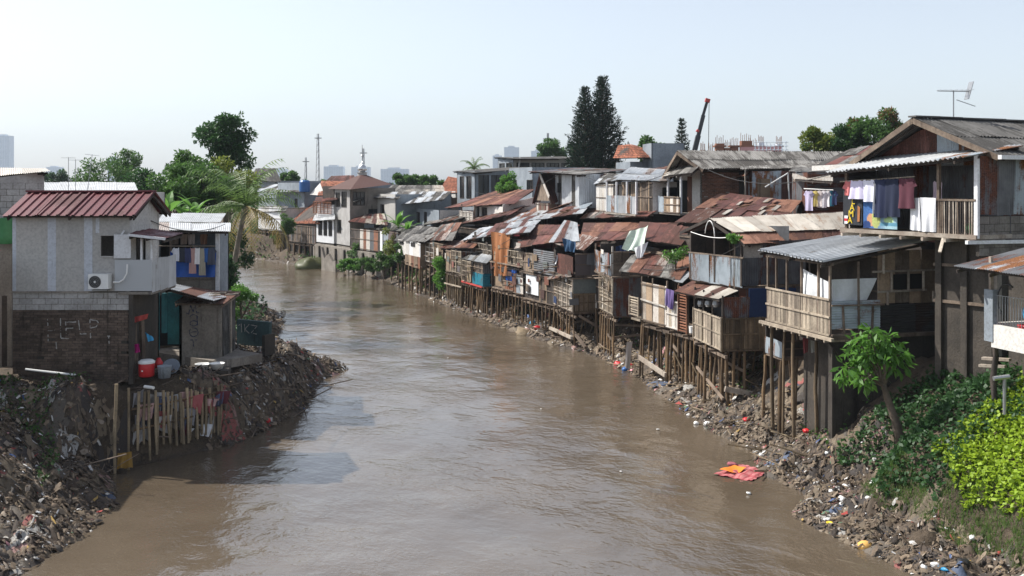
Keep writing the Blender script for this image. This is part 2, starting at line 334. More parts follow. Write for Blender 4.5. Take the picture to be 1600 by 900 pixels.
def np_mesh(name, v, f, col=None):
    v = np.ascontiguousarray(v, np.float32); f = np.ascontiguousarray(f, np.int32); k = f.shape[1]
    me = bpy.data.meshes.new(name); me.vertices.add(len(v)); me.vertices.foreach_set('co', v.ravel())
    me.loops.add(f.size); me.loops.foreach_set('vertex_index', f.ravel())
    me.polygons.add(len(f)); me.polygons.foreach_set('loop_start', np.arange(0, f.size, k, dtype=np.int32))
    me.update(calc_edges=True)
    if col is not None:
        a = me.color_attributes.new('col', 'FLOAT_COLOR', 'POINT'); c = np.ones((len(v), 4), np.float32); c[:, :3] = col; a.data.foreach_set('color', c.ravel())
    return me
def ylines(y0, y1, k, mn): 
    out = [y0]
    while out[-1] < y1: out.append(out[-1]+max(mn, out[-1]*k))
    return out
gx = sorted([-3000,-1500,-700,-350,-200,-150,-120,-100,-90]+list(np.arange(-80,-24,1.2))+list(np.arange(-24,-17,.4))+list(np.arange(-17,-7,.13))+list(np.arange(-7,6,.5))+list(np.arange(6,15,.14))+list(np.arange(15,30,.6))+list(np.arange(30,70,2))+[80,100,150,220,350,700,1500,3000])
gy = [-300,-100,-30,0,8,14]+ylines(18, 150, .0062, .13)+[160,180,220,300,450,700,1100,1700,2600,4000]
link('ground', grid_mesh('ground', np.array(gx), np.array(gy), ground_z), M['ground'], kind='structure', smooth=True)
def water_z(x, y): return fbm(x*.5+y*.12, y*.42, 3)*.13*np.exp(-y/160)+fbm(x*1.7, y*1.4+3, 3)*.035
wx = sorted([-400,-200,-130]+list(np.arange(-90,-16,1.5))+list(np.arange(-16,12.5,.17))+[14,20])
wy = [-60,-10,6,14]+ylines(18, 145, .007, .15)+[170,260]
link('river', grid_mesh('river', np.array(wx), np.array(wy), water_z), M['water'], kind='structure', smooth=True)

# ------------------------------------------------------------------ sheets and houses
def corr_sheet(name, parent, c00, c10, c11, c01, mat, pitch=.08, amp=.016, prof='sin', nr=2, sag=.0, jit=.01):
    if prof == 'rib': jit = .001
    """one corrugated sheet over a quad (a,b along the eave; 0->1 up the slope)"""
    c00, c10, c11, c01 = V(c00), V(c10), V(c11), V(c01)
    w = (c10-c00).length; l = (c01-c00).length; n = (c10-c00).cross(c01-c00).normalized()
    if prof == 'sin': nw = max(2, round(w/pitch)); ts = [i/(nw*4) for i in range(nw*4+1)]; zs = [amp*(0,1,0,-1)[i%4] for i in range(nw*4+1)]
    elif prof == 'flat': ts = [0,.33,.66,1]; zs = [R(-.008,.008) for _ in ts]
    else:
        nw = max(1, round(w/pitch)); ts = []; zs = []
        for i in range(nw):
            for t, z in ((0,0),(.66,0),(.74,amp*2),(.92,amp*2)): ts.append((i+t)/nw); zs.append(z)
        ts.append(1); zs.append(0)
    me_v = []; uv = []; m = len(ts); ou, ov = R(0,9), R(0,9)
    dents = [[R(-jit, jit) for _ in range(3)] for _ in range(nr+1)]
    for j in range(nr+1):
        s = j/nr
        for i, t in enumerate(ts):
            p = lerp(lerp(c00, c10, t), lerp(c01, c11, t), s)
            k = t*2; kk = min(1, int(k)); dz = lerp(dents[j][kk], dents[j][kk+1], k-kk)
            me_v.append(p+n*(zs[i]+dz-sag*4*s*(1-s))); uv.append((t*w+ou, s*l+ov))
    fs = [(j*m+i, j*m+i+1, (j+1)*m+i+1, (j+1)*m+i) for j in range(nr) for i in range(m-1)]
    me = bpy.data.meshes.new(name); me.from_pydata([tuple(p) for p in me_v], [], fs)
    ul = me.uv_layers.new(name='UVMap'); ul.data.foreach_set('uv', [c for f in fs for i in f for c in uv[i]])
    me.materials.append(mat); o = bpy.data.objects.new(name, me); COL.objects.link(o); o.parent = parent
    if prof == 'sin': me.polygons.foreach_set('use_smooth', [True]*len(me.polygons))
    return o
def pick(m): return random.choice(m) if isinstance(m, (list, tuple)) else m

class House:
    def __init__(s, name, label, cat, A, B, z, D=3., group=None):
        a = V((X(*A), A[1], z)); b = V((X(*B), B[1], z)); s.L = (b-a).length; s.D = D; s.z = z; s.d = (A[1]+B[1])/2
        ang = math.atan2(b.y-a.y, b.x-a.x); s.o = empty(name, a, label, cat, group, ang)
        s.M = Matrix.Translation(a)@Matrix.Rotation(ang, 4, 'Z'); s.Mi = s.M.inverted()
        s.pitch = .08 if s.d < 56 else .13
    def l(s, px, py, d): return s.Mi@P(px, py, d)
    def w(s, p): return s.M@V(p)
    def bar(s, name, p, q, a, b, mat): return barobj(name, s.o, p, q, a, b, mat)
    def pole(s, name, p, q, r, mat): return pole(name, s.o, p, q, r, mat)
    def box(s, name, lo, hi, mat): return MB().box(lo, hi).build(name, mat, s.o)
    def mb(s, name, m, mat, kind=None): return m.build(name, mat, s.o, kind)
    def roof(s, c00, c10, c11, c01, mats, w=.8, rows=1, jit=.03, prof='sin', pitch=None, amp=None, name='roof_sheet', purlin=True, pmat=None, sag=0., extra=.06):
        c00, c10, c11, c01 = V(c00), V(c10), V(c11), V(c01)
        n = max(1, round((c10-c00).length/w)); up = (c10-c00).cross(c01-c00).normalized(); up = up if up.z > 0 else -up
        pitch = pitch or s.pitch; amp = amp or (.014 if prof == 'sin' else .018)*(pitch/.08 if prof == 'sin' else 1)
        for i in range(n):
            t0 = i/n-(.015 if i else 0); t1 = (i+1)/n+.015
            for r in range(rows):
                s0 = max(0, r/rows-.03); s1 = (r+1)/rows+(.04 if r < rows-1 else 0)
                j0 = R(-extra, extra); j1 = R(-extra, extra)*.6; sk = R(-.02,.02)
                q = [lerp(lerp(c00, c10, t), lerp(c01, c11, t), u) for t, u in ((t0+sk, s0+j0/3), (t1+sk, s0+j0/3), (t1, s1+j1/3), (t0, s1+j1/3))]
                dz = up*(R(0, jit)+(i%2)*.012+r*.025); q = [p+dz+up*R(-jit, jit)*.6 for p in q]
                corr_sheet(name, s.o, *q, pick(mats), pitch, amp, prof, 2 if s.d < 70 else 1, sag)
        if purlin:
            pm = pmat or M['wood_d']
            for u in (.06, .94):
                a = lerp(c00, c01, u)-up*.07; b = lerp(c10, c11, u)-up*.07; s.bar('purlin', a, b, .06, .07, pm)
            for t in (.04, .5, .96):
                a = lerp(c00, c10, t)-up*.12; b = lerp(c01, c11, t)-up*.12; s.bar('rafter', a, b, .05, .08, pm)
    def wall(s, p, q, z0, z1, style, mat=None, holes=(), bay=.95, frame=None, th=.1, z1b=None, gap=.0, rail=True, pane='glass', wname='wall'):
        """a wall from local p to q, outside on its right; z1b lets the top slope"""
        p = V((*p, 0)); q = V((*q, 0)); L = (q-p).length; e = (q-p)/L; n = V((e.y, -e.x, 0)); z1b = z1 if z1b is None else z1b
        at = lambda a, o, z: p+e*a+n*o+V((0,0,z)); top = lambda a: lerp(z1, z1b, a/L)
        if style == 'solid':
            xs = sorted({0, L}|{h[0] for h in holes}|{h[1] for h in holes}); zs = sorted({z0, max(z1, z1b)}|{h[2] for h in holes}|{h[3] for h in holes}); m = MB()
            for i in range(len(xs)-1):
                for j in range(len(zs)-1):
                    cx, cz = (xs[i]+xs[i+1])/2, (zs[j]+zs[j+1])/2
                    if any(h[0] < cx < h[1] and h[2] < cz < h[3] for h in holes): continue
                    a0, a1 = xs[i], xs[i+1]; lastz = j == len(zs)-2; t0 = top(a0) if lastz else zs[j+1]; t1 = top(a1) if lastz else zs[j+1]
                    m.add([at(a0,0,zs[j]), at(a1,0,zs[j]), at(a1,-th,zs[j]), at(a0,-th,zs[j]), at(a0,0,t0), at(a1,0,t1), at(a1,-th,t1), at(a0,-th,t0)],
                          [(0,3,2,1),(4,5,6,7),(0,1,5,4),(1,2,6,5),(2,3,7,6),(3,0,4,7)])
            s.mb(wname, m, mat)
            for h in holes:
                fm = M['wood_d'] if frame is None else frame; f = MB(); k = .05
                for a, b in (((h[0],h[2]),(h[1],h[2])), ((h[0],h[3]),(h[1],h[3]))): f.bar(at(a[0],.012,a[1]), at(b[0],.012,b[1]), k, k)
                for a in (h[0], h[1]): f.bar(at(a,.0125,h[2]), at(a,.0125,h[3]), k, k)
                if h[1]-h[0] > .7:
                    for i in range(1, int((h[1]-h[0])/.55)+1):
                        a = lerp(h[0], h[1], i/(int((h[1]-h[0])/.55)+1)); f.bar(at(a,.0,h[2]), at(a,.0,h[3]), k*.8, k*.8)
                wo = s.mb('window', f, fm)
                if pane: MB().add([at(h[0],-.06,h[2]), at(h[1],-.06,h[2]), at(h[1],-.06,h[3]), at(h[0],-.06,h[3])], [(0,1,2,3)]).build('pane', M[pane], wo)
            return
        if style in ('bamboo', 'lattice', 'slat'):
            nb = max(1, round(L/bay))
            for b in range(nb):
                a0, a1 = L*b/nb, L*(b+1)/nb; m = MB()
                if style == 'slat':
                    z = z0+.03
                    while z < z1: m.bar(at(a0,R(0,.01),z+R(-.01,.01)), at(a1,R(0,.01),z+R(-.015,.015)), .015, .06); z += .1+gap
                    s.mb('slat_panel', m, mat, 'stuff'); continue
                a = a0+.03
                wd = .055 if s.d < 50 else .08
                if style == 'lattice': wd = .07
                while a < a1-.02:
                    wi = R(wd*.8, wd*1.2); t = top(a)+R(-.04,.03); zz = z0+R(-.04,.03)
                    m.bar(at(a+wi/2,R(0,.012),zz), at(a+wi/2+R(-.012,.012),R(0,.012),t), wi, .014, n)
                    a += wi+(R(.0,.012)+gap if style == 'bamboo' else R(.14,.22))
                s.mb('bamboo_panel', m, mat, 'stuff')
            if rail:
                fm = frame or mat
                for u in (0.02, .5, .97):
                    zz0 = lerp(z0, top(0), u); zz1 = lerp(z0, top(L), u); s.bar('rail', at(-.03,.03,zz0), at(L+.03,.03,zz1), .035, .055, fm)
                for b in range(nb+1): s.bar('stud', at(L*b/nb,.045,z0-.03), at(L*b/nb,.045,top(L*b/nb)+.02), .05, .05, fm)
                if style == 'lattice':
                    k = max(2, int((z1-z0)/.35))
                    for i in range(1, k): s.bar('rail', at(0,.03,lerp(z0,z1,i/k)), at(L,.03,lerp(z0,z1,i/k)), .03, .04, fm)
            return
        if style == 'zinc':
            n_ = max(1, round(L/.75))
            for i in range(n_):
                a0, a1 = L*i/n_-.02, L*(i+1)/n_+.02; o = (i%2)*.014+R(0,.012); j = R(-.03,.03)
                corr_sheet('wall_sheet', s.o, at(a0,o,z0+j), at(a1,o,z0+R(-.03,.03)), at(a1,o+R(-.02,.03),top(min(L,a1))+R(-.02,.04)), at(a0,o,top(max(0,a0))+R(-.02,.04)), pick(mat), s.pitch, .013*s.pitch/.08, 'sin', 1)
            return
        if style == 'hzinc':
            n_ = max(1, round((z1-z0)/.7)); k = max(1, round(L/1.8))
            for c in range(k):
                for i in range(n_):
                    a0, a1 = L*c/k-.02, L*(c+1)/k+.03; b0, b1 = lerp(z0,z1,i/n_)-.02, lerp(z0,z1,(i+1)/n_); o = R(0,.02)+i*.012
                    corr_sheet('wall_sheet', s.o, at(a1,o,b0), at(a1,o,b1), at(a0,o+R(-.01,.01),b1+R(-.01,.01)), at(a0,o,b0+R(-.01,.01)), pick(mat), s.pitch, .013*s.pitch/.08, 'sin', 1)
            return
        if style in ('ply', 'plank'):
            wd = bay if style == 'ply' else .19
            a = 0
            while a < L-.05:
                wi = min(L-a, R(wd*.75, wd*1.2)); t0, t1 = top(a), top(a+wi); o = R(.0,.025); j = R(-.04,.04); sk = R(-.012,.012)
                MB().add([at(a,o,z0+j), at(a+wi-.012,o,z0+j), at(a+wi-.012,o-.025,z0+j), at(a,o-.025,z0+j), at(a+sk,o,t0+R(-.03,.03)), at(a+wi-.012+sk,o,t1), at(a+wi-.012+sk,o-.025,t1), at(a+sk,o-.025,t0)],
                         [(0,3,2,1),(4,5,6,7),(0,1,5,4),(1,2,6,5),(2,3,7,6),(3,0,4,7)]).build('board' if style == 'ply' else 'plank', pick(mat), s.o)
                a += wi
            if rail:
                fm = frame or M['wood']
                for u in (.04, .52, .96): s.bar('rail', at(0,.04,lerp(z0,z1,u)), at(L,.04,lerp(z0,z1b,u)), .04, .05, fm)
    def blocks(s, p, q, z0, z1, mat, bw=.4, bh=.2, mortar=None, proud=.012, skip=0.):
        """single blocks set in a mortar bed"""
        p = V((*p, 0)); q = V((*q, 0)); L = (q-p).length; e = (q-p)/L; n = V((e.y, -e.x, 0)); at = lambda a, o, z: p+e*a+n*o+V((0,0,z))
        s.wall(p.xy, q.xy, z0, z1, 'solid', mortar or M['concrete_d'])
        nr = max(1, round((z1-z0)/bh)); h = (z1-z0)/nr; nb = max(1, round(L/bw)); bl = L/nb
        for r in range(nr):
            a = -bl/2 if r%2 else 0.
            while a < L-.02:
                a0, a1 = max(0, a)+.008, min(L, a+bl)-.008
                if a1-a0 > .05 and random.random() >= skip:
                    o = proud+R(-.004,.006)
                    link('block', UBOX, mat, s.o, Matrix.Translation(at((a0+a1)/2,o/2-.02,z0+r*h+.008))@Matrix.Rotation(math.atan2(e.y,e.x),4,'Z')@Matrix.Diagonal((a1-a0, o+.04, h-.016, 1)), own=False)
                a += bl
    def core(s, D=None, z1=2.0, mat=None, floor=True, far=True, back=True):
        D = D or s.D; mat = mat or M['wood_d']
        if back: s.wall((s.L,D), (0,D), 0, z1, 'solid', mat, th=.06, wname='back_wall')
        if far: s.wall((0,D), (0,0), 0, z1, 'solid', mat, th=.05, wname='end_wall')
        if floor: s.box('floor', (0,.03,-.1), (s.L-.03,D,-.01), M['wood'])
    def stilts(s, spots, mat=None, r=.06, z=-.1, brace=2, joists=True):
        for (x, y) in spots:
            t = s.w((x, y, z)); b = V((t.x+R(-.12,.12), t.y+R(-.12,.12), 0)); b.z = min(gz(b.x, b.y), t.z-.3)-.25
            s.pole('stilt', s.Mi@b, (x, y, z), r*R(.8,1.25), mat or M['stilt'])
        for _ in range(brace):
            a, b = random.sample(spots, 2); f0, f1 = R(.3,.7), R(.3,.9); wa, wb = s.w((*a, 0)), s.w((*b, 0))
            ga, gb = gz(wa.x, wa.y), gz(wb.x, wb.y)
            s.bar('brace', s.Mi@V((wa.x, wa.y, lerp(ga, wa.z, f0))), s.Mi@V((wb.x, wb.y, lerp(gb, wb.z, f1))), .05, .12, M['wood'])
        if joists:
            for k in range(max(2, int(s.L/1.1))): a = s.L*(k+.5)/max(2, int(s.L/1.1)); s.bar('joist', (a,-.25,-.17), (a,s.D,-.17), .08, .1, M['wood'])
            s.bar('beam', (-.2,.1,-.27), (s.L+.2,.1,-.27), .1, .12, M['wood'])
    def bricks(s, p, q, z0, z1, mat, bw=.23, bh=.075, mortar=None, rough=.012):
        p = V((*p, 0)); q = V((*q, 0)); L = (q-p).length; e = (q-p)/L; n = V((e.y, -e.x, 0)); at = lambda a, o, z: p+e*a+n*o+V((0,0,z))
        s.wall(p.xy, q.xy, z0, z1, 'solid', mortar or M['concrete_d']); m = MB(); r = 0; z = z0
        while z < z1-.03:
            a = -bw/2 if r%2 else 0.
            while a < L-.03:
                a0, a1 = max(0, a)+.006, min(L, a+bw)-.006
                if a1 > a0+.04 and random.random() > .02: o = R(.004, .004+rough); m.bar(at(a0,o/2-.01,z+bh/2+R(-.004,.004)), at(a1,o/2-.01+R(-.004,.004),z+bh/2+R(-.004,.004)), o+.02, bh-.012)
                a += bw
            z += bh; r += 1
        s.mb('brick_course', m, mat, 'stuff')
# ------------------------------------------------------------------ right bank, front row
def strokes(parent, name, mat, lines, o, ex, ez, n, wd=.035):
    """hand-drawn writing: thin ribbons just proud of a wall"""
    m = MB()
    for ln in lines:
        for (a, b), (c, d) in zip(ln[:-1], ln[1:]):
            p = o+ex*a+ez*b+n*.022; q = o+ex*c+ez*d+n*.022; ns = max(1, int((q-p).length/.07))
            for k in range(ns):
                if random.random() > .1: m.bar(lerp(p,q,k/ns)+ez*R(-.008,.008)+ex*R(-.008,.008), lerp(p,q,(k+1.1)/ns)+ez*R(-.008,.008), wd*R(.5,1.15), .006+R(0,.004), n)
    return m.build(name, mat, parent, 'stuff')
def cloth(name, label, cat, c00, c10, c01, c11, mat, fold=.05, nf=4, nu=16, nv=8, group=None, sag=0., thick=0):
    """hanging cloth over a quad; 0->1 downwards in v"""
    c00, c10, c01, c11 = map(V, (c00, c10, c01, c11)); n = (c10-c00).cross(c01-c00).normalized(); ph = R(0,6); vs = []; fs = []
    for j in range(nv+1):
        v = j/nv
        for i in range(nu+1):
            u = i/nu; p = lerp(lerp(c00,c10,u), lerp(c01,c11,u), v); p = p+n*fold*(math.sin(u*nf*6.28+ph+v*1.3)*(.35+.65*v)+.4*math.sin(u*nf*2.7+v*4+ph))+V((0,0,-sag*4*u*(1-u)*(1-v)))
            vs.append(p)
    fs = [(j*(nu+1)+i, j*(nu+1)+i+1, (j+1)*(nu+1)+i+1, (j+1)*(nu+1)+i) for j in range(nv) for i in range(nu)]
    o = MB().add(vs, fs).build(name, mat, smooth=True); return tag(o, label, cat, group) if label else o
def cmat(nm, c, noisy=.15):
    if nm not in MATS: MATS[nm] = plain(nm, c, .85, noisy=noisy)
    return MATS[nm]
def shirt(label, c, ex, mat, w=.5, h=.62, sleeve=.22, group=None, name='shirt', strap=False):
    """shirt hanging by its shoulders from point c; ex runs along the line"""
    c = V(c); ex = V(ex).normalized(); n = V((ex.y, -ex.x, 0)); ph = R(0,6); vs = []; fs = []; nu, nv = 12, 7
    for j in range(nv+1):
        v = j/nv
        for i in range(nu+1):
            u = i/nu*2-1; ww = w/2*(1-.1*math.exp(-((v-.55)/.3)**2)+.05*v); x = u*ww; z = -v*h-(abs(u)**2*.07*(1-v))-(.05 if j == 0 and abs(u) < .35 else 0)
            y = .035*math.sin(u*5+ph+v)*v+.03*(1-u*u); vs.append(c+ex*x+n*y+V((0,0,z)))
    fs = [(j*(nu+1)+i, j*(nu+1)+i+1, (j+1)*(nu+1)+i+1, (j+1)*(nu+1)+i) for j in range(nv) for i in range(nu)]
    m = MB().add(vs, fs)
    if sleeve:
        for sgn in (-1, 1):
            a = c+ex*sgn*w/2*.93+V((0,0,-.07)); b = a+ex*sgn*sleeve*.55+V((0,0,-sleeve*.9)); k = V((0,0,-.17))-ex*sgn*.0
            m.add([a, b, b-ex*sgn*.14+V((0,0,-.05)), a+k, a+n*.03-k*-.4], [(0,1,2,3),(0,3,4)])
    return tag(m.build(name, mat, smooth=True), label, 'shirt', group)
def stick_on_roof(p, q, label='weathered stick lying on a rusty shack roof', r=.03, mat=None):
    return tag(pole('roof_stick', None, p, q, r, mat or M['stilt']), label, 'stick', 'sticks weighing down shack roofs')

# --- grey gabled house with the laundry balcony
h = House('balcony_house', 'house with dark grey gable roof and laundry balcony above the metal roofed veranda hut', 'house', (1322,32.4), (1527,28.0), 7.57, 6.5); L = h.L
h.box('balcony_floor', (-.15,-.12,-.12), (L+.05,1.4,0), M['wood_l'])
for k in range(7): h.bar('joist', (L*k/6.2+.1,-.3,-.18), (L*k/6.2+.1,1.2,-.18), .08, .1, M['wood_l'])
h.box('floor', (0,1.42,-.14), (L,6.5,-.02), M['concrete'])
h.wall((0,1.4), (L,1.4), 0, 2.3, 'zinc', M['zincd']); h.wall((0,6), (0,0.2), 0, 1.9, 'hzinc', M['zincd'], wname='end_wall')
for a, t, m_ in ((.05,1.95,'wood'), (L*.74,2.1,'wood'), (L,2.25,'white_p')): h.bar('post', (a,-.02,-.1), (a,-.02,t), .09 if m_ != 'white_p' else .12, .09, M[m_])
h.bar('beam', (-.2,-.03,1.86), (L+.1,-.03,2.2), .07, .09, M['wood_d'])
h.roof((-.35,-.55,1.80), (L-.15,-.55,2.17), (L+.1,1.75,2.55), (.0,1.75,2.42), [M['white'],M['zincb'],M['slate']], .8, 1, .012, pitch=.16, amp=.03, extra=.02)
# railing
h.bar('rail', (L*.60,-.05,.98), (L,-.05,.98), .06, .06, M['wood'])
for k in range(26): a = lerp(L*.60, L-.06, k/25); h.bar('baluster', (a,-.05,0), (a+R(-.02,.02),-.05,.97), .035, .02, random.choice([M['wood'],M['wood_l'],M['wood_d']]))
h.bar('rail', (.0,-.05,.55), (L*.62,-.05,.9), .04, .04, M['wood_d'])
# gable roof
ap = (2.3,.55,3.45); ner = (L+.35,.55,2.24); fer = (-.25,.6,2.15); bk = 7.5
h.roof((ner[0],.45,ner[2]), (ner[0],bk,ner[2]), (ap[0],bk,ap[2]), (ap[0],.45,ap[2]), M['asbd'], .95, 2, .012, pitch=.15, amp=.022, extra=.01)
h.roof((fer[0],.45,fer[2]), (fer[0],bk,fer[2]), (ap[0],bk,ap[2]), (ap[0],.45,ap[2]), M['asbd'], .95, 2, .012, pitch=.15, amp=.022, extra=.01)
for k in range(7): h.bar('ridge_cap', (ap[0],.4+k*1.02,ap[2]+.06+R(0,.015)), (ap[0],.4+k*1.02+1.06,ap[2]+.06+R(0,.015)), .3, .05, M['asbd'])
for e_ in (ner, fer): h.bar('barge_board', (e_[0],.42,e_[2]-.07), (ap[0],.42,ap[2]-.07), .03, .16, M['wood'])
for k in range(6):   # gable boarding
    a0 = lerp(.1, L-.1, k/6); a1 = lerp(.1, L-.1, (k+1)/6); hh = lambda a: 2.2+1.18*(1-abs(a-2.3)/(2.45 if a < 2.3 else L-2.3))
    corr_sheet('gable_sheet', h.o, (a0,1.3,2.0), (a1+.02,1.3,2.0), (a1+.02,1.3,max(2.05,hh(a1))), (a0,1.3,max(2.05,hh(a0))), M['zincb'] if k > 2 else M['rust'], .08, .013)
# rusty side wall with blocks below, gutter, lower storey
h.wall((L,.12), (L,6.5), .55, 2.2, 'zinc', [M['zincb'],M['zincd'],M['zincb']]); h.blocks((L-.02,.1), (L-.02,6.5), -.6, .52, M['blockd'], .42, .22)
gt = MB(); gt.bar((ner[0]+.06,.4,ner[2]-.05), (ner[0]+.06,7.4,ner[2]-.05), .12, .12); h.mb('gutter', gt, M['white_p'])
h.wall((L-.12,.9), (L-.12,5), -5.4, -.62, 'solid', M['concrete_d'], th=.2); h.wall((L-2.2,.9), (L-.12,.9), -5.4, -.2, 'solid', M['concrete_d'], th=.2); [h.box('column', (a_,.78,-5.3), (a_+.22,.92,-.22), M['concrete_d']) for a_ in (L-2.1,L-1.2,L-.36)]; [h.bar('batten', (L-2.2,.84,z_), (L-.12,.82,z_+.05), .04, .09, M['wood']) for z_ in (-1.0,-2.1)]
for y_ in (.85,1.5): h.box('column', (L-.18,y_,-3.5), (L-.02,y_+.2,-.25), M['concrete'])
h.bricks((L-.03,1.6), (L-.03,4.2), -3.4, -.7, M['brickd'])
m = MB(); m.bar((L*.985,-.35,-.2), (L+.4,3,-.22), .1, .1); h.mb('drain_pipe', m, M['white_p'])
h.bar('strut', (L*.78,-.05,-.1), (L*.82,-.45,-.52), .09, .05, M['wood_l'])
aw = h.box('air_conditioner_case', (L*.81,1.18,1.15), (L*.93,1.36,1.75), M['steel'])
# television aerial
def aerial(base, hh, label, s=1., group=None, yaw=0., dish=False):
    o = empty('tv_aerial', base, label, 'aerial', group, yaw)
    MB().tube([(0,0,-.15),(0,0,hh)], .022*s, 6).build('mast', M['steel'], o); b = MB().bar((-.55*s,0,hh-.03), (.55*s,0,hh-.03), .025*s, .025*s); b.build('boom', M['steel'], o)
    for k in range(7): x = lerp(-.5, .5, k/6)*s; l_ = lerp(.12,.32,k/6)*s; MB().bar((x,-l_,hh), (x,l_,hh), .012*s, .012*s).build('element', M['steel'], o)
    if dish:
        MB().bar((.1,0,hh-.3), (.75,0,hh-.5), .02, .02).build('boom', M['steel'], o); MB().bar((.45,0,hh-.28), (.62,0,hh+.28), .02, .25).build('reflector', M['steel'], o)
    return o
p_ = h.w((2.0,2.6,3.45)); aerial(p_, .98, 'television aerial with reflector on the dark grey gable roof', 1.0, yaw=.15, dish=True)
# laundry on the balcony
ex = (h.w((1,0,0))-h.w((0,0,0))).normalized(); ln = lambda a, z, y=.02: h.w((a, y, z))
o_ = pole('clothes_pole', None, ln(-.1,1.52,-.16), ln(2.9,1.66,-.16), .022, M['bamboo']); tag(o_, 'bamboo clothes pole hung with shirts under the balcony awning', 'pole')
for a, lab, c_, w_, hh_ in ((.32,'salmon pink shirt at the far end of the balcony clothes pole',(.55,.16,.16),.35,.5),(.62,'pale lilac short shirt hanging above the yellow lettered banner',(.62,.58,.76),.62,.62),(1.15,'white t-shirt beside the pale lilac shirt on the balcony',(.68,.68,.80),.52,.72),
    (1.62,'navy jacket with pale sleeve stripe on the balcony pole',(.015,.022,.06),.55,1.22),(2.08,'plain dark navy shirt beside the striped navy jacket',(.012,.018,.045),.55,1.2),(2.62,'maroon shirt hanging by the white towels',(.09,.025,.04),.6,.95),(.45,'dusty purple shirt tucked behind the pale lilac shirt',(.16,.06,.12),.8,.55)):
    shirt(lab, ln(a, 1.56+.035*a, -.2+(.3 if 'purple' in lab else 0)), ex, cmat('cloth_'+lab[:9].replace(' ','_'), c_), w_, hh_)
o_ = MB().bar(ln(1.46,1.45,-.27), ln(1.40,.52,-.27), .05, .012).build('sleeve_stripe', cmat('cloth_white', (.7,.7,.72)), None); o_.parent = [x for x in COL.objects if x.get('label','').startswith('navy jacket')][0]
shirt('small pale pink vest hanging alone in the dark porch', ln(3.33,1.55,.3), ex, cmat('cloth_vest', (.50,.40,.46)), .32, .55, 0, name='vest')
cloth('towel', 'large white towel draped over the balcony rail', 'towel', ln(2.70,1.02,-.09), ln(3.02,1.03,-.09), ln(2.66,.06,-.10), ln(3.08,.04,-.10), cmat('cloth_towel', (.74,.75,.78)), .03, 2)
cloth('towel', 'widest white sheet draped over the balcony rail beside the balusters', 'towel', ln(3.05,1.04,-.1), ln(3.62,1.03,-.1), ln(3.10,.03,-.12), ln(3.60,.03,-.11), cmat('cloth_towel', (.74,.75,.78)), .035, 2)
ban = cloth('banner', 'black banner with stacked yellow capital letters on the balcony', 'banner', ln(-.02,1.35,-.10), ln(.80,1.1,-.10), ln(-.02,.14,-.12), ln(.80,.12,-.12), cmat('cloth_black', (.025,.028,.035)), .012, 1)
def letter(ch, parent, o, ex, size, mat, mirror=False):
    c = bpy.data.curves.new('letter', 'FONT'); c.body = ch; c.size = size; c.extrude = .004; c.align_x = 'CENTER'; ob = bpy.data.objects.new('letter', c); COL.objects.link(ob)
    ex = V(ex); ez = V((0,0,1)); ey = ez.cross(ex); Mx = Matrix(((-ex if mirror else ex), ez, -ey if not mirror else ey)).transposed().to_4x4(); Mx.translation = o; ob.matrix_world = Mx
    me = bpy.data.meshes.new_from_object(ob.evaluated_get(bpy.context.evaluated_depsgraph_get())); bpy.data.objects.remove(ob); return link('letter', me, mat, parent, Mx)
for k, ch in enumerate('ELAMA'): letter(ch, ban, ln(.50-.045*k,1.0-.205*k,-.155), ex, .30, M['gold'], ch == 'E')
fl = cloth('flag_print', None, None, ln(.08,.42,-.15), ln(.22,.42,-.15), ln(.08,.16,-.16), ln(.22,.16,-.16), cmat('cloth_white', (.7,.7,.72)), .004, 1); fl.parent = ban
fl = cloth('flag_print', None, None, ln(.08,.33,-.162), ln(.22,.33,-.162), ln(.08,.25,-.165), ln(.22,.25,-.165), M['red'], .002, 1); fl.parent = ban
fl = cloth('flame_print', None, None, ln(.64,.75,-.15), ln(.74,.70,-.15), ln(.62,.24,-.15), ln(.72,.24,-.15), M['orangetarp'], .002, 1); fl.parent = ban
nu, nv = 44, 40; vs = []; cs = []
for j in range(nv+1):
    for i in range(nu+1):
        u, v = i/nu, j/nv; vs.append(ln(lerp(.84,2.2,u), lerp(1.1,.05,v), -.11+.015*math.sin(u*12)))
        c = V((.05,.13,.33)).lerp(V((.30,.46,.52)), min(1,max(0,(u-.3)*2.5)))
        def blob(cx, cy, rx, ry): return ((u-cx)/rx)**2+((v-cy)/ry)**2 < 1
        if blob(.22,.75,.12,.2): c = V((.5,.27,.15))
        if blob(.38,.72,.13,.28): c = V((.36,.40,.14))
        if blob(.36,.62,.04,.06): c = V((.08,.22,.1))
        if blob(.10,.9,.12,.12): c = V((.02,.05,.16))
        if u > .62 and .28 < v < .36: c = V((.5,.45,.05))
        if blob(.75,.75,.14,.12): c = V((.42,.6,.3))
        if u > .5 and abs(v-.86) < .05: c = V((.1,.25,.35))
        cs.append(tuple(c))
po = link('poster', np_mesh('poster', np.array([tuple(p) for p in vs]), np.array([(j*(nu+1)+i, j*(nu+1)+i+1, (j+1)*(nu+1)+i+1, (j+1)*(nu+1)+i) for j in range(nv) for i in range(nu)]), np.array(cs)), M['print'])
tag(po, 'pale blue printed poster with fruit colours on the laundry balcony', 'poster')
tag(MB().lathe([(.0,0),(.12,.02),(.14,.16),(.15,.3),(.13,.3),(.0,.28)], tuple(ln(4.3,0,.5))).build('bucket', M['green'], smooth=False), 'green bucket behind the balcony balusters', 'bucket')

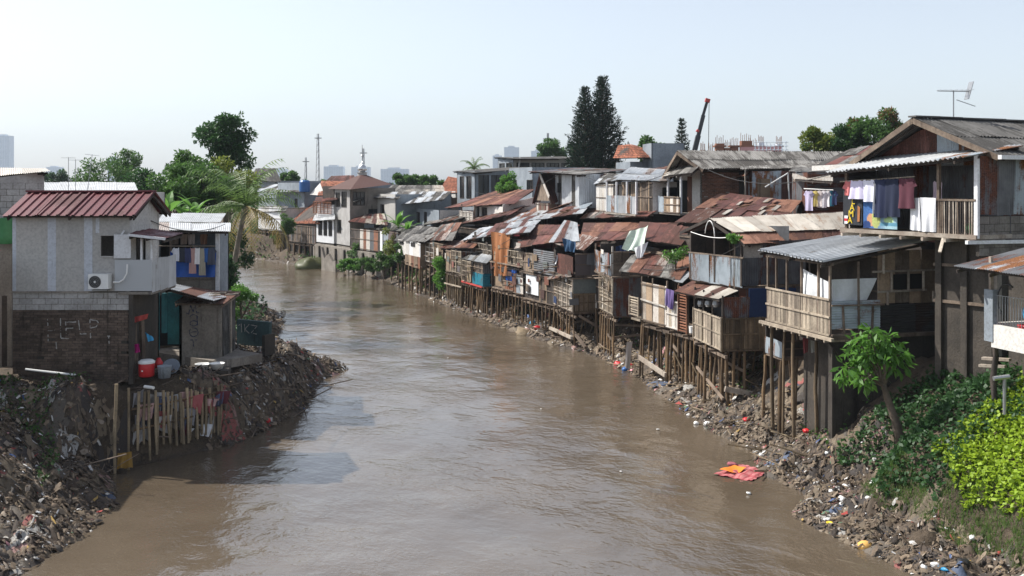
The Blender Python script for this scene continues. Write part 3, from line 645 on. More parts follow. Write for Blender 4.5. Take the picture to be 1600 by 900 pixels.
# --- veranda hut with grey metal roof
h = House('veranda_hut', 'hut with bamboo veranda and ribbed grey metal roof above the bank', 'hut', (1200,34.6), (1297,31.0), 4.28, 4.45); L = h.L
h.box('floor', (-.1,-.05,-.12), (L+.1,4.4,0), M['wood'])
h.wall((L,4.45), (0,4.45), 0, 2.8, 'solid', M['wood_d'], wname='back_wall'); h.wall((0,4.4), (0,1.6), 0, 2.4, 'solid', M['wood_d'], wname='end_wall')
h.wall((0,1.9), (L-.1,1.9), 0, 2.5, 'ply', [M['ply'],M['wood_d'],M['wood']])
fr = (0,.15,.33,.57,.83,1.0)
for f_ in fr: h.bar('post', (L*f_,0,-.08), (L*f_,0,2.22), .065, .065, M['wood'])
h.bar('beam', (-.1,0,2.24), (L+.15,0,2.24), .06, .09, M['wood'])
for i in range(5): h.wall((L*fr[i],-.02), (L*fr[i+1],-.02), .03, 1.12, 'bamboo', M['bamboo'], bay=2, rail=False)
for z_ in (.02,.58,1.13): h.bar('rail', (-.05,-.055,z_), (L+.05,-.055,z_), .04, .06, M['bamboo'])
h.bar('sill_beam', (-.3,-.14,-.08), (L+.35,-.14,-.08), .1, .1, M['bamboo'])
for k in range(9): h.bar('joist', (L*k/8,-.22,-.16), (L*k/8,1.6,-.16), .06, .07, M['bamboo'])
h.roof(h.l(1183,391,35.0), h.l(1286,411,30.7), h.l(1452,376,31.9), h.l(1345,364,36.2), M['slate'], 1.0, 1, .006, 'rib', .25, .035, extra=.01)
h.wall((L+.02,.05), (L+.02,1.75), .22, 1.08, 'hzinc', M['zincb']); h.wall((L+.0,1.7), (L+.0,4.45), -.02, .92, 'hzinc', M['zinck'])
h.bar('rail', (L+.09,0,.95), (L+.09,1.9,.93), .05, .05, M['wood']); h.bar('rail', (L+.09,0,.02), (L+.09,1.6,.1), .06, .06, M['wood'])
for y_ in (.45,.98,1.45): h.bar('stud', (L+.08,y_,.05), (L+.08,y_+R(-.05,.05),(2.3 if y_ == .98 else .95)), .06, .05, M['wood'])
h.wall((L-.05,1.75), (L-.05,4.45), .92, 2.62, 'ply', [M['ply'],M['wood'],M['ply']], bay=.55, rail=False)
for y0, y1 in ((2.25,2.78),(2.86,3.35)):
    h.box('dark_window_panel', (L-.02,y0,1.38), (L+.0,y1,1.86), M['dark'])  # solid near-black panels, the shade of an opening put into colour
for z_, y0, y1 in ((1.96,1.5,4.35),(1.32,1.7,3.5)): h.bar('rail', (L+.03,y0,z_), (L+.03,y1,z_+.02), .05, .06, M['wood_l'])
for y_, z0, z1 in ((2.2,1.32,1.96),(2.82,1.32,1.96),(3.38,1.32,1.96),(1.9,1.9,2.5),(3.75,.95,1.3),(2.05,.9,1.3)): h.bar('stud', (L+.045,y_,z0), (L+.045,y_,z1), .06, .05, M['wood_l'])
h.wall((L-.12,.15), (L-.12,4.6), -3.8, -.14, 'solid', M['concrete_d'], th=.2, wname='retaining_wall'); h.wall((.8,.9), (L-.12,.9), -3.8, -.14, 'solid', M['concrete_d'], th=.2, wname='retaining_wall')
h.bar('strut', (L-.1,.0,-.15), (L-.1,1.0,-1.35), .1, .1, M['wood_d']); h.bar('strut', (L*.6,-.1,-.2), (L-.1,.5,-.4), .08, .08, M['wood_d'])
h.stilts([(.1,.1),(.6,.3),(1.3,.2),(2.0,.6),(.3,1.0),(.9,1.3)], M['bamboo_d'], r=.06, brace=1, joists=False)
q = h.w
cloth('tarpaulin', 'white tarpaulin sheet strung across the veranda hut end', 'tarpaulin', q((L-.12,.0,1.74)), q((L-.10,1.75,1.75)), q((L-.12,.02,1.0)), q((L-.10,1.35,1.0)), M['whitetarp'], .03, 2)
cloth('tarpaulin', 'white tarpaulin panel hung inside the bamboo veranda front', 'tarpaulin', q((L*.52,.12,1.95)), q((L-.06,.12,1.62)), q((L*.52,.12,.9)), q((L-.06,.12,.95)), M['whitetarp'], .03, 2)
# little zinc privy below
h = House('zinc_privy', 'small zinc sided privy on bamboo poles below the veranda hut', 'privy', (1196,35.6), (1222,34.4), 3.0, 1.2); h.core(1.2, 1.0)
h.wall((0,0), (h.L,0), .0, .55, 'zinc', M['zincb']); h.wall((h.L,0), (h.L,1.2), .0, .6, 'ply', [M['wood_d']]); h.stilts([(0,0),(h.L,0),(h.L*.5,.8),(0,1.1),(h.L,1.1)], r=.07, brace=0, joists=False)
for (a, lab, c_) in ((1222,'red rag hanging under the veranda hut',(.20,.05,.05)),(1232,'pale rag hanging under the veranda hut',(.5,.5,.46))):
    t = P(a+32, 524, 33.0); cloth('rag', lab, 'rag', t, t+V((.22,.05,0)), t+V((.05,0,-.6)), t+V((.2,.05,-.55)), cmat('cloth_'+lab[:3], c_), .03, 2, 6, 5)

# --- porch house at the edge
h = House('porch_house', 'house with open white walled porch and corrugated eave beside the green slope', 'house', (1545,26.3), (1640,24.4), 5.05, 3.); L = h.L
h.box('porch_floor', (0,0,-.1), (L,3,0), M['concrete']); h.box('parapet', (.15,-.06,-.32), (L,.06,.28), M['plaster'])
h.wall((0,2), (L,2), 0, 2.3, 'solid', M['plaster'], wname='back_wall'); h.wall((0,2), (0,.0), -.1, .3, 'solid', M['plaster'])
h.box('corner_slab', (-.08,-.08,-.18), (.22,.1,1.18), M['bluegrey']); h.bar('post', (.08,0,1.15), (.08,0,2.05), .08, .08, M['wood_l'])
h.roof((-.5,-.7,1.75), (L,-.7,1.72), (L,2.2,2.35), (-.4,2.2,2.35), [M['zincd'],M['zincb'],M['asbd']], .8, 1, .015)
for k in range(12): a = .3+k*.09; h.bar('grille_bar', (a,-.0,.3), (a,0,1.05), .012, .012, M['steel'])
h.bar('grille_bar', (.2,0,1.05), (1.6,0,1.05), .015, .015, M['steel']); h.stilts([(.1,.1),(1.2,.1),(2,.1)], M['wood_d'], .07, brace=0, joists=False)
h.wall((L,1.2), (0,1.2), -2.6, -.12, 'solid', M['concrete_d'], wname='retaining_wall')
h.wall((-.9,1.5), (-.1,1.5), -2.0, 1.9, 'solid', M['concrete_d'])
q = h.w
m = MB().lathe([(0,0),(.2,.0),(.235,.3),(.25,.31),(.24,.33),(0,.31)], n=16); o_ = m.build('basket', M['red']); o_.location = q((.85,.45,0)); tag(o_, 'red plastic basket in the porch', 'basket')
m = MB().lathe([(0,0),(.30,.02),(.37,.10),(.38,.11),(.36,.12),(.28,.05),(0,.04)], n=20); o_ = m.build('wash_basin', M['sky_blue'], smooth=True); o_.location = q((1.08,.32,.55)); o_.rotation_euler = (1.15,.35,.3); tag(o_, 'light blue wash basin leaning upright in the porch', 'basin')
pts = [q((.62+.34*math.cos(t),.02,.95+.42*math.sin(t))) for t in np.linspace(1.0,4.2,14)]; tag(MB().tube(pts, .022, 6).build('garden_hose', M['black'], smooth=True), 'black hose looped on the porch grille', 'hose')
m = MB().bar(q((-.55,.3,-.75)), q((.1,.6,-.7)), .16, .07); tag(m.build('timber', M['wood_l']), 'pale timber offcut lying on the wall beside the porch', 'timber', 'timber offcuts')
m = MB().bar(q((-.6,.25,-.95)), q((.05,.5,-.88)), .14, .07); tag(m.build('timber', M['wood_l']), 'pale timber offcut lying on the wall beside the porch', 'timber', 'timber offcuts')
h_ = q((1.05,-.6,-.95)); m = MB().tube([h_+V((-.18,0,0)), h_+V((.22,0,.05))], .06, 8).tube([h_+V((.1,0,-.9)), h_+V((.1,0,0))], .045, 8); tag(m.build('drain_pipe', M['steel']), 'white drain pipe elbow sticking out of the weeds below the porch', 'pipe')

# --- zinc loft house with silver and red roof
h = House('zinc_loft_house', 'house with blue grey zinc loft front and silver over red sheet roof', 'house', (1078,42.5), (1160,39.0), 5.0, 7); L = h.L
h.core(7, 1.9); h.wall((0,-.02), (L,-.02), -.05, 1.08, 'zinc', [M['zincb']]); h.bar('rail', (-.1,-.03,1.1), (L+.1,-.03,1.12), .05, .06, M['wood'])
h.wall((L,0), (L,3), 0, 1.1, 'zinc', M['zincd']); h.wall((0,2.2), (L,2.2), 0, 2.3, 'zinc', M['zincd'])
for a, t in ((.1,1.9),(L*.5,2.5),(L-.05,1.7)): h.bar('post', (a,0,0), (a,0,t), .09, .09, M['wood_d'])
h.wall((L-.05,.1), (L-.05,1.0), 1.1, 1.75, 'ply', [M['ply_w']], rail=False)
ap = h.l(1108,341,41.2); apb = h.l(1330,331,44.5); e1 = h.l(1147,363,39.4); e1b = h.l(1345,358,43.0); e2 = h.l(1166,381,38.7); e2b = h.l(1345,378,42.2)
h.roof(e1, e1b, apb, ap, M['silver'], .75, 1, .01, extra=.01); h.roof(e2, e2b, lerp(e1b,apb,.12), lerp(e1,ap,.12)-V((0,0,.03)), [M['rust'],M['rust'],M['rusto']], .75, 1, .01)
f1 = h.l(1064,362,43.2); f1b = h.l(1290,352,47); h.roof(f1, f1b, apb, ap, M['rust'], .8, 1, .02)
h.bar('barge_board', ap+V((0,-.05,-.06)), e2+V((0,-.05,-.08)), .03, .12, M['wood_d']); h.bar('barge_board', ap+V((0,-.05,-.06)), f1+V((0,-.05,-.06)), .03, .12, M['wood_d'])
h.wall((L-.02,1.0), (L-.02,7), 1.0, 1.75, 'zinc', M['zincd'])
h.wall((0,.25), (L,.25), -1.6, -.08, 'ply', [M['wood_d'],M['ply'],M['zincd']], rail=False); h.wall((L-.1,.25), (L-.1,4), -2.2, -.05, 'zinc', M['zincd'])
q = h.w; pts = [q((L*.42-.35+.36*(1-math.cos(t)),-.06,1.75+.75*math.sin(t))) for t in np.linspace(.3,3.0,12)]
tag(MB().tube(pts, .02, 6).build('loop_of_hose', M['whitepl'], smooth=True), 'pale hose looped over the loft opening of the zinc house', 'hose')
pts = [q((lerp(.2,L-.1,t),-.08,1.98-.16*math.sin(t*3.14))) for t in np.linspace(0,1,9)]; tag(MB().tube(pts, .018, 5).build('cable', M['whitepl']), 'pale sagging cable across the zinc loft opening', 'cable')
# --- bamboo stilt hut under it
h = House('bamboo_stilt_hut', 'bamboo walled stilt hut under a lean-to of rust and silver sheets', 'hut', (1085,41.2), (1128,38.0), 2.7, 3.0); L = h.L
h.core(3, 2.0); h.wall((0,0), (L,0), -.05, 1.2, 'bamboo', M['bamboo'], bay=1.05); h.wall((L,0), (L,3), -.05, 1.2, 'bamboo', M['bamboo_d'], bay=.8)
for a in (0,L*.33,L*.66,L): h.bar('post', (a,.03,0), (a,.03,2.05), .06, .06, M['wood_d'])
h.wall((L-.05,.1), (L-.05,1.1), 1.2, 1.95, 'zinc', M['zincd']); h.wall((L-.03,1.1), (L-.03,3), 1.2, 2.3, 'solid', M['navytarp'], th=.03, wname='tarpaulin_wall')
h.roof(h.l(1052,455,42.4), h.l(1122,468,38.0), h.l(1153,454,39.0), h.l(1086,437,43.2), [M['rusto'],M['silver'],M['rust']], .8, 1, .015)
h.stilts([(L*i/9, R(0,.35)) for i in range(10)]+[(L,.5),(L,.9),(L,1.7),(L,2.2),(L,2.7),(.3,1.2),(1.2,1.5),(2,1.2),(L*.7,2.2)], r=.06, brace=1)
h.bar('brace', (L+.05,.1,-1.5), (L+.05,2.6,-2.0), .1, .2, M['wood_l']); h.bar('brace', (.3,-.0,-1.2), (L,.05,-1.9), .08, .1, M['wood'])
for k in range(3): t = h.w((L*.4+k*.5,.5,.0)); o_ = MB().lathe([(0,0),(.11,0),(.16,.1),(.14,.24),(.09,.28),(0,.28)]).build('hanging_pot', M['steel']); o_.location = h.w((.5+k*.9,.12,1.3+.1*k)); tag(o_, 'dull metal pot hung in the opening of the bamboo stilt hut', 'pot', 'pots in the stilt hut opening')
# --- board hut on tall stilts with clothes
h = House('board_stilt_hut', 'pale board hut on tall stilts with purple cloth and flat cluttered roof', 'hut', (1003,46.3), (1085,41.9), 2.72, 3.6); L = h.L
h.core(3.6, 2.0); h.wall((0,0), (L*.5,0), -.05, 1.75, 'ply', [M['ply_w'],M['ply'],M['wood_l']], bay=.55, frame=M['wood']); h.wall((L*.5,0), (L*.72,0), -.05, 1.2, 'plank', [M['ply_w'],M['bamboo']], frame=M['ply_w'])
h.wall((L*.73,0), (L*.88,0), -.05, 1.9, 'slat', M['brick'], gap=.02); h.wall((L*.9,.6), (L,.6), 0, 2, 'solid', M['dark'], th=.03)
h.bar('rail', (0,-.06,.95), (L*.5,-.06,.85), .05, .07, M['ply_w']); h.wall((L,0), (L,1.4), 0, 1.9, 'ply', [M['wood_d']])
for a in (0,.22,.5,.72,.88,1): h.bar('post', (L*a,.02,-.05), (L*a,.02,2.0), .07, .07, M['wood'])
h.wall((-.95,-.12), (-.05,-.12), .15, 1.0, 'slat', M['bamboo'], gap=.01); h.bar('rail', (-.95,-.14,.1), (-.95,-.14,1.05), .05, .05, M['bamboo']); h.box('ledge', (-.9,-.1,-.1), (0,.6,.0), M['bamboo'])
h.roof(h.l(966,424,48.0), h.l(1062,437,43.6), h.l(1085,402,46.5), h.l(990,396,51), [M['rusto'],M['rust'],M['rustl'],M['asb']], .8, 2, .05, extra=.12)
h.roof(h.l(1024,432,45.3), h.l(1066,441,43.0), h.l(1083,425,44.5), h.l(1040,420,47), [M['zinc'],M['asb']], .7, 1, .04, purlin=False)
h.stilts([(L*i/13-.2+R(-.12,.12), R(0,.5)) for i in range(14)]+[(.8,1.4),(2,1.6),(3.2,1.4),(4.3,1.5),(1.4,2.2),(2.8,2.4)], r=.058, brace=3)
h.bar('brace', (-.2,-.1,-1.75), (2.4,-.1,-2.15), .1, .2, M['wood_l'])
q = h.w; cloth('cloth', 'purple cloth hung on the front of the pale board hut', 'cloth', q((L*.52,-.12,1.7)), q((L*.68,-.12,1.65)), q((L*.53,-.14,.95)), q((L*.66,-.14,.8)), cmat('cloth_purple', (.13,.09,.24)), .05, 3)
t = P(979,535,46.5); cloth('rag', 'pale rag dangling from a branch over the stream bank', 'rag', t, t+V((.3,.1,.05)), t+V((-.05,.05,-1.2)), t+V((.2,.1,-1.25)), cmat('cloth_pale', (.42,.38,.35)), .05, 2, 6, 6)
o_ = MB().lathe([(0,0),(.13,0),(.15,.26),(.16,.28),(0,.28)]).build('bucket', M['whitepl']); o_.location = q((L*.93,.1,-.02)); tag(o_, 'white bucket standing in the doorway of the pale board hut', 'bucket')
# ------------------------------------------------------------------ the stacked shacks further up
def clutter(h, n, zt, seed):
    """patches, jutting sticks and small lids that make each front its own"""
    random.seed(seed)
    for i in range(n):
        a = R(0, h.L); z = R(.1, zt); w_ = R(.2,.7); hh = R(.2,.6); t = R(-.12,.12); k = random.random()
        if k < .55:
            mt = random.choice([M['wood_d'],M['zincd'],M['wood'],M['ply'],M['rust'],M['greytarp'],M['ply_w'],M['navytarp'],M['zincd'],M['wood_d']])
            link('patch_board', UBOX, mt, h.o, Matrix.Translation((a,-.08-R(0,.06),z))@Matrix.Rotation(t,4,'Y')@Matrix.Diagonal((w_,.02,hh,1)), own=False)
        elif k < .8: h.pole('jutting_stick', (a,.2,z), (a+R(-.4,.4),-R(.3,.9),z+R(-.1,.2)), R(.018,.03), M['stilt'])
        else: h.bar('shelf', (a,-.25,z), (min(h.L,a+w_),-.25,z), .4, .03, M['wood'])
    for i in range(n//3):
        b = R(0, h.D*.7); z = R(0, zt); mt = random.choice([M['wood_d'],M['zincd'],M['rust'],M['greytarp'],M['ply']])
        link('patch_board', UBOX, mt, h.o, Matrix.Translation((h.L+.07+R(0,.04),b,z))@Matrix.Rotation(R(-.1,.1),4,'X')@Matrix.Diagonal((.02,R(.2,.6),R(.2,.6),1)), own=False)
def grid_spots(L, D, nx, rows=2): return [(L*(i+.1*((j%2)*2-1)+.1)/(nx-1)*.96, .05+j*D*.45) for j in range(rows) for i in range(nx)]
# lattice walled shacks (two storeys each)
h = House('zinc_end_shack', 'shack with corrugated zinc end wall under the long rust red roof', 'shack', (938,53.0), (959,50.2), 2.4, 5); L = h.L   # lower
h.core(5, 3.45); h.wall((0,0), (L,0), 0, 1.85, 'lattice', M['bamboo']); h.wall((0,.06), (L,.06), 0, 1.85, 'ply', [M['ply_w'],M['ply'],M['dark']], bay=.45, rail=False)
h.wall((L,0), (L,1.6), -.05, 1.85, 'zinc', M['zincd']); h.wall((L-.1,1.6), (L-.1,5), -.1, 1.9, 'solid', M['wood_d'])
h.wall((-1.0,-.05), (L*.9,-.05), 1.95, 3.05, 'zinc', M['zincb']); h.wall((L*.9,-.05), (L*.9,1.8), 1.95, 3.2, 'ply', [M['wood_d'],M['wood']])
h.box('floor', (-1.1,-.1,1.85), (L,2.2,1.94), M['wood'])
h.bar('post', (L*.9,0,1.9), (L*.9,0,3.45), .08, .08, M['ply_w']); h.bar('post', (-1,0,1.9), (-1,0,3.4), .08, .08, M['wood'])
h.wall((-1,1.5), (L,1.5), 1.95, 3.4, 'ply', [M['wood_d'],M['zincd']])
h.wall((-1.3,.1), (0,.1), .2, 1.85, 'ply', [M['greytarp'],M['wood_d'],M['zincd']], bay=.5); h.wall((-1.9,.1), (-1.2,.1), -.2, .6, 'ply', [M['ply_w']], rail=False)
e0, e1, r1, r0 = h.l(905,378,56), h.l(1000,374,50.5), h.l(1068,349,54.5), h.l(912,349,61)
h.roof(e0, e1, r1, r0, [M['rust'],M['rust'],M['rust'],M['rusto']], .8, 2, .03)
h.roof(h.l(990,372,50.3), h.l(1062,384,46.5), h.l(1085,356,49), h.l(1000,346,54), [M['rust']], .8, 1, .03)
h.wall((L,1.6), (L+2.2,1.9), 1.0, 3.3, 'ply', [M['wood_d'],M['zincd'],M['wood']]); h.wall((L+2.2,1.9), (L+2.4,4.5), 1.0, 3.3, 'solid', M['wood_d'])
h.stilts(grid_spots(L, 4, 7, 3)+[(-1,0),(-1.6,.2),(-.5,.6)], r=.055, brace=3); clutter(h, 12, 3.0, 98)
q = h.w
cloth('tarpaulin', 'pale mint tarpaulin drooping from the long rust red roof', 'tarpaulin', P(985,362,50), P(1013,352,49.6), P(972,389,49.8), P(1006,396,49), M['mint'], .12, 2)
cloth('tarpaulin', 'torn white tarpaulin corner below the pale mint tarpaulin', 'tarpaulin', P(990,388,49.2), P(1012,378,48.8), P(996,404,49.1), P(1004,402,48.8), M['whitetarp'], .08, 2)
cloth('tarpaulin', 'dark blue plastic sheet in the gap beside the zinc end shack', 'tarpaulin', P(963,385,51.5), P(985,380,51), P(966,430,51.6), P(982,432,51), M['navytarp'], .1, 3)
h = House('lattice_shack', 'shack with pale lattice front and grey tarpaulin end on propped beams', 'shack', (866,57.8), (896,54.2), 2.05, 4.5); L = h.L
h.core(4.5, 3.3); h.wall((0,0), (L,0), 0, 1.77, 'lattice', M['bamboo'], frame=M['wood_l'])
h.wall((0,.1), (L,.1), 0, 1.3, 'ply', [M['ply'],M['ply_w']], rail=False)
h.wall((L,0), (L,2.4), 1.0, 1.78, 'solid', M['greytarp'], th=.04, wname='tarpaulin_wall'); h.wall((L,0), (L,2.4), 0, .98, 'lattice', M['bamboo_d']); h.wall((L-.06,.05), (L-.06,2.4), 0, 1.0, 'ply', [M['ply'],M['wood_d']], rail=False)
h.wall((L,2.4), (L,4.5), 0, 3.3, 'solid', M['wood_d']); h.box('floor', (-.2,-.1,1.78), (L+.1,4,1.86), M['wood'])
h.wall((L*.2,-.02), (L,-.02), 1.9, 3.0, 'zinc', M['rust']); h.wall((L,.1), (L,2.2), 1.9, 3.2, 'ply', [M['wood_d'],M['zincd']])
h.roof(h.l(868,382,57.6), h.l(912,392,53.5), h.l(935,372,55), h.l(880,362,60), [M['rustl'],M['rust'],M['rusto']], .8, 1, .05)
h.roof(h.l(855,437,58), h.l(892,432,54), h.l(897,425,55), h.l(862,428,59), [M['rustl']], .9, 1, .02, purlin=False)
h.stilts(grid_spots(L, 4, 7, 3), r=.055, brace=3); h.bar('strut', (L,.3,-.2), (L+.4,2.6,-1.6), .14, .14, M['wood']); h.bar('strut', (0,.1,-.3), (L+1.5,.2,-1.7), .13, .13, M['wood']); h.bar('beam', (-.5,-.1,-1.45), (L,-.1,-1.4), .14, .16, M['wood_l']); clutter(h, 12, 2.9, 97)
cloth('tarpaulin', 'dark blue plastic sheet bundled under the eave of the lattice shack', 'tarpaulin', P(880,372,55.5), P(900,378,54.5), P(882,392,55.5), P(899,394,54.5), cmat('cloth_bluep', (.03,.08,.16)), .1, 3)
h = House('dark_sheet_shack', 'two level shack with blackened sheet upper wall and rust roof', 'shack', (815,62.2), (868,57.6), 2.0, 4.5); L = h.L
h.core(4.5, 2.95); h.wall((L*.55,0), (L,0), -.1, 1.5, 'plank', [M['ply'],M['wood'],M['wood_d']]); h.wall((L*.15,-.02), (L*.52,-.02), .3, 1.45, 'solid', M['whitetarp'], th=.03, wname='white_board')
h.wall((0,.1), (L*.6,.1), -.1, 1.55, 'ply', [M['wood_d'],M['zincd']]); h.wall((L*.4,-.04), (L,-.04), 1.7, 3.1, 'hzinc', M['zincd']); h.wall((0,-.02), (L*.4,-.02), 1.6, 2.8, 'plank', [M['wood'],M['wood_l'],M['ply']])
h.wall((L,-.02), (L,2), 1.65, 3.0, 'zinc', M['zincd']); h.box('floor', (-.1,-.1,1.5), (L,4,1.58), M['wood'])
h.roof(h.l(806,386,62.5), h.l(872,378,57.4), h.l(905,352,60.5), h.l(818,352,66), [M['rust'],M['rusto'],M['rust']], .8, 2, .03)
h.roof(h.l(803,389,62.2), h.l(830,384,60.5), h.l(838,372,62), h.l(812,378,64), [M['rustl']], .8, 1, .02, purlin=False)
h.roof(h.l(856,380,58.2), h.l(905,377,55.5), h.l(902,348,61), h.l(882,344,63), [M['zinc'],M['rust']], .8, 1, .03, purlin=False)
h.stilts(grid_spots(L, 4, 9, 3), r=.055, brace=3); clutter(h, 18, 2.7, 142)
cloth('plastic_bag', 'bundle of pale plastic bags hung by the blackened sheet wall', 'bag', P(868,398,57), P(876,400,57), P(864,412,57), P(874,413,57), M['whitetarp'], .15, 2)
h = House('orange_tarp_shack', 'shack with a tall orange brown tarpaulin beside its slatted balcony', 'shack', (768,66.4), (818,61.9), 2.2, 4.5); L = h.L
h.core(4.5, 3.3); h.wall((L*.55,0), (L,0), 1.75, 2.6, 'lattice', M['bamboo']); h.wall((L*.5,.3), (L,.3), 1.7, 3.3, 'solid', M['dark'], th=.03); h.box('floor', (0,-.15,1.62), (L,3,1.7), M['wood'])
h.wall((L*.35,0), (L*.7,0), 0, .6, 'ply', [M['brick'],M['ply']], bay=.4); h.wall((L*.72,0), (L,0), -.1, 1.1, 'ply', [M['ply_w'],M['zincb']], bay=.5); h.wall((0,.2), (L,.2), 0, 1.6, 'ply', [M['wood_d'],M['ply']])
h.wall((L*.4,.12), (L*.62,.12), .6, 1.6, 'solid', M['bluetarp'], th=.02, wname='tarpaulin_wall')
h.roof(h.l(768,417,66), h.l(822,421,61.5), h.l(820,411,63), h.l(775,410,67.4), [M['rustl'],M['asb']], .9, 1, .03); h.roof(h.l(760,368,67), h.l(826,364,61.5), h.l(845,345,65.5), h.l(775,350,71), [M['rustl'],M['zinc'],M['rust']], .8, 2, .04)
h.stilts(grid_spots(L, 4, 10, 3), r=.05, brace=2); clutter(h, 16, 2.8, 129)
cloth('tarpaulin', 'orange brown tarpaulin hanging two storeys down a shack front', 'tarpaulin', P(768,362,66), P(797,366,64), P(771,431,65.8), P(792,431,64), M['orangetarp'], .12, 3)
cloth('tarpaulin', 'small blue cloth in the window below the slatted balcony', 'tarpaulin', P(799,418,63.4), P(807,419,63), P(798,439,63.4), P(806,440,63), M['bluetarp'], .05, 2)
h = House('turquoise_shack', 'little shack with turquoise panels and silver lean-to roof on dense poles', 'shack', (723,71.4), (755,67.3), 2.1, 3.5); L = h.L
h.core(3.5, 1.6); h.wall((0,0), (L*.45,0), 0, 1.5, 'lattice', M['bamboo']); h.wall((L*.15,.06), (L*.45,.06), 0, 1.5, 'ply', [M['zincb'],M['zincb']], rail=False); h.wall((L*.28,-.05), (L*.45,-.05), 0, 1.4, 'plank', [M['fencepole']])
h.wall((L*.5,0), (L,0), 0, .8, 'zinc', M['turq']); h.wall((L*.5,.1), (L,.1), .8, 1.5, 'ply', [M['wood'],M['wood_d']], bay=.4); h.wall((L,0), (L,3.3), 0, .85, 'hzinc', M['turq']); h.wall((L,.0), (L,3), .85, 1.55, 'zinc', M['zincd'])
h.bar('rail', (0,-.08,-.05), (L,-.08,-.05), .08, .1, M['cranered']); h.roof(h.l(719,404,71.8), h.l(760,412,66.4), h.l(772,400,68.5), h.l(730,392,74), [M['zinc'],M['asb'],M['zinc']], .8, 1, .03)
h.stilts([(L*i/15, .05+R(0,.3)) for i in range(16)]+[(L, .3+.35*i) for i in range(8)], r=.06, brace=1); clutter(h, 7, 1.3, 64)
h = House('slatted_balcony_shack', 'upper shack with pale slatted balcony above the turquoise shack', 'shack', (738,73), (770,68.6), 3.96, 3); L = h.L
h.core(3, 1.3); h.wall((0,0), (L,0), 0, .85, 'lattice', M['bamboo'], frame=M['wood_l']); h.wall((0,.8), (L,.8), 0, 1.3, 'ply', [M['zincd'],M['wood_d']]); h.roof(h.l(722,376,74.5), h.l(772,368,68), h.l(800,352,72), h.l(750,357,78), [M['zinc'],M['zinc'],M['rustl']], .8, 2, .03); h.stilts(grid_spots(L, 2.5, 3, 2), r=.06, brace=0, joists=False); clutter(h, 6, 1.1, 63)
h = House('tall_slat_shack', 'narrow shack with rust roof standing on a tall screen of bamboo', 'shack', (697,75.2), (722,71.8), 2.55, 3); L = h.L
h.core(3, 1.6); h.wall((0,0), (L*.5,0), -.1, 1.5, 'plank', [M['wood'],M['ply']]); h.wall((L*.4,-.03), (L,-.03), 0, 1.6, 'lattice', M['bamboo']); h.wall((L,0), (L,2.4), 0, 1.65, 'zinc', M['zincd'])
h.roof(h.l(687,388,76.5), h.l(738,388,70.5), h.l(752,376,73), h.l(705,376,79), [M['rustl'],M['rust'],M['rusto']], .8, 1, .05); h.stilts([(L*i/13, .02+R(0,.12)) for i in range(14)]+[(L, .3*i) for i in range(7)], M['bamboo_d'], .07, brace=1); clutter(h, 6, 1.4, 57)
h.bar('rail', (-.1,-.1,-1.0), (L+.1,-.1,-.95), .07, .09, M['bamboo'])
# white hut further up
h = House('white_board_hut', 'white boarded hut with woven brown skirt and grey sheet roof on short poles', 'hut', (622,86.5), (657,80.5), 2.6, 4.5); L = h.L
h.core(4.5, 1.6); h.wall((0,0), (L,0), .4, 1.65, 'ply', [M['plaster'],M['white_p'],M['plaster']], bay=1.0, rail=False); h.wall((L*.35,-.04), (L,-.04), -.4, .5, 'ply', [M['brick'],M['ply']], bay=.9, rail=False)
h.wall((L,0), (L,4.5), -.3, 1.65, 'ply', [M['wood_d'],M['zincd'],M['ply']], bay=.8)
for k in (.08,.6): h.box('dark_window_panel', (L*k,-.04,1.25), (L*k+1.2,-.03,1.6), M['dark'])  # dark panels painted in place of open windows
h.roof(h.l(615,376,87.5), h.l(664,378,79), h.l(700,358,84), h.l(640,352,93), [M['asb'],M['asb'],M['asbd']], .9, 2, .03, pitch=.16); h.stilts(grid_spots(L, 4, 7, 2), r=.07, brace=1)
h = House('slat_porch_hut', 'hut with open slat porch beside the white boarded hut', 'hut', (660,81.5), (692,76.4), 2.8, 4); L = h.L
h.core(4, 1.6); h.wall((0,0), (L*.6,0), 0, 1.55, 'lattice', M['bamboo'], frame=M['ply_w']); h.wall((L*.3,.1), (L,.1), 0, 1.6, 'ply', [M['wood_d'],M['zincb'],M['ply']]); h.wall((L,0), (L,3), 0, 1.6, 'ply', [M['wood_d']])
h.roof(h.l(664,376,81), h.l(706,376,75), h.l(722,348,80), h.l(690,352,86), [M['rustl'],M['rusto'],M['asb']], .8, 2, .04); h.stilts(grid_spots(L, 3.5, 6, 2), r=.07, brace=2); clutter(h, 7, 1.4, 63)

# ------------------------------------------------------------------ second row above them
def simple(name, label, A, B, z, D, h1, river, near, cat='house', holes_r=(), holes_n=(), base=None):
    """a walled house: river = (style, mats), near = (style, mats)"""
    s = House(name, label, cat, A, B, z, D)
    s.wall((s.L,D), (0,D), 0, h1, 'solid', M['concrete'], wname='back_wall'); s.wall((0,D), (0,0), 0, h1, 'solid', M['concrete'], wname='end_wall'); s.box('floor', (0.1,0.1,-.15), (s.L-.1,D-.1,-.02), M['concrete_d'])
    s.wall((0,0), (s.L,0), 0, h1, river[0], river[1], holes=holes_r); s.wall((s.L,0), (s.L,D), 0, h1, near[0], near[1], holes=holes_n)
    if base is not None:
        b0 = min(gz(s.w((0,0,0)).x, s.w((0,0,0)).y), gz(s.w((s.L,0,0)).x, s.w((s.L,0,0)).y))-.6-z
        for p, q in (((0,0),(s.L,0)),((s.L,0),(s.L,D)),((s.L,D),(0,D)),((0,D),(0,0))): s.wall(p, q, b0, -.16, 'solid', base, wname='base_wall')
    return s
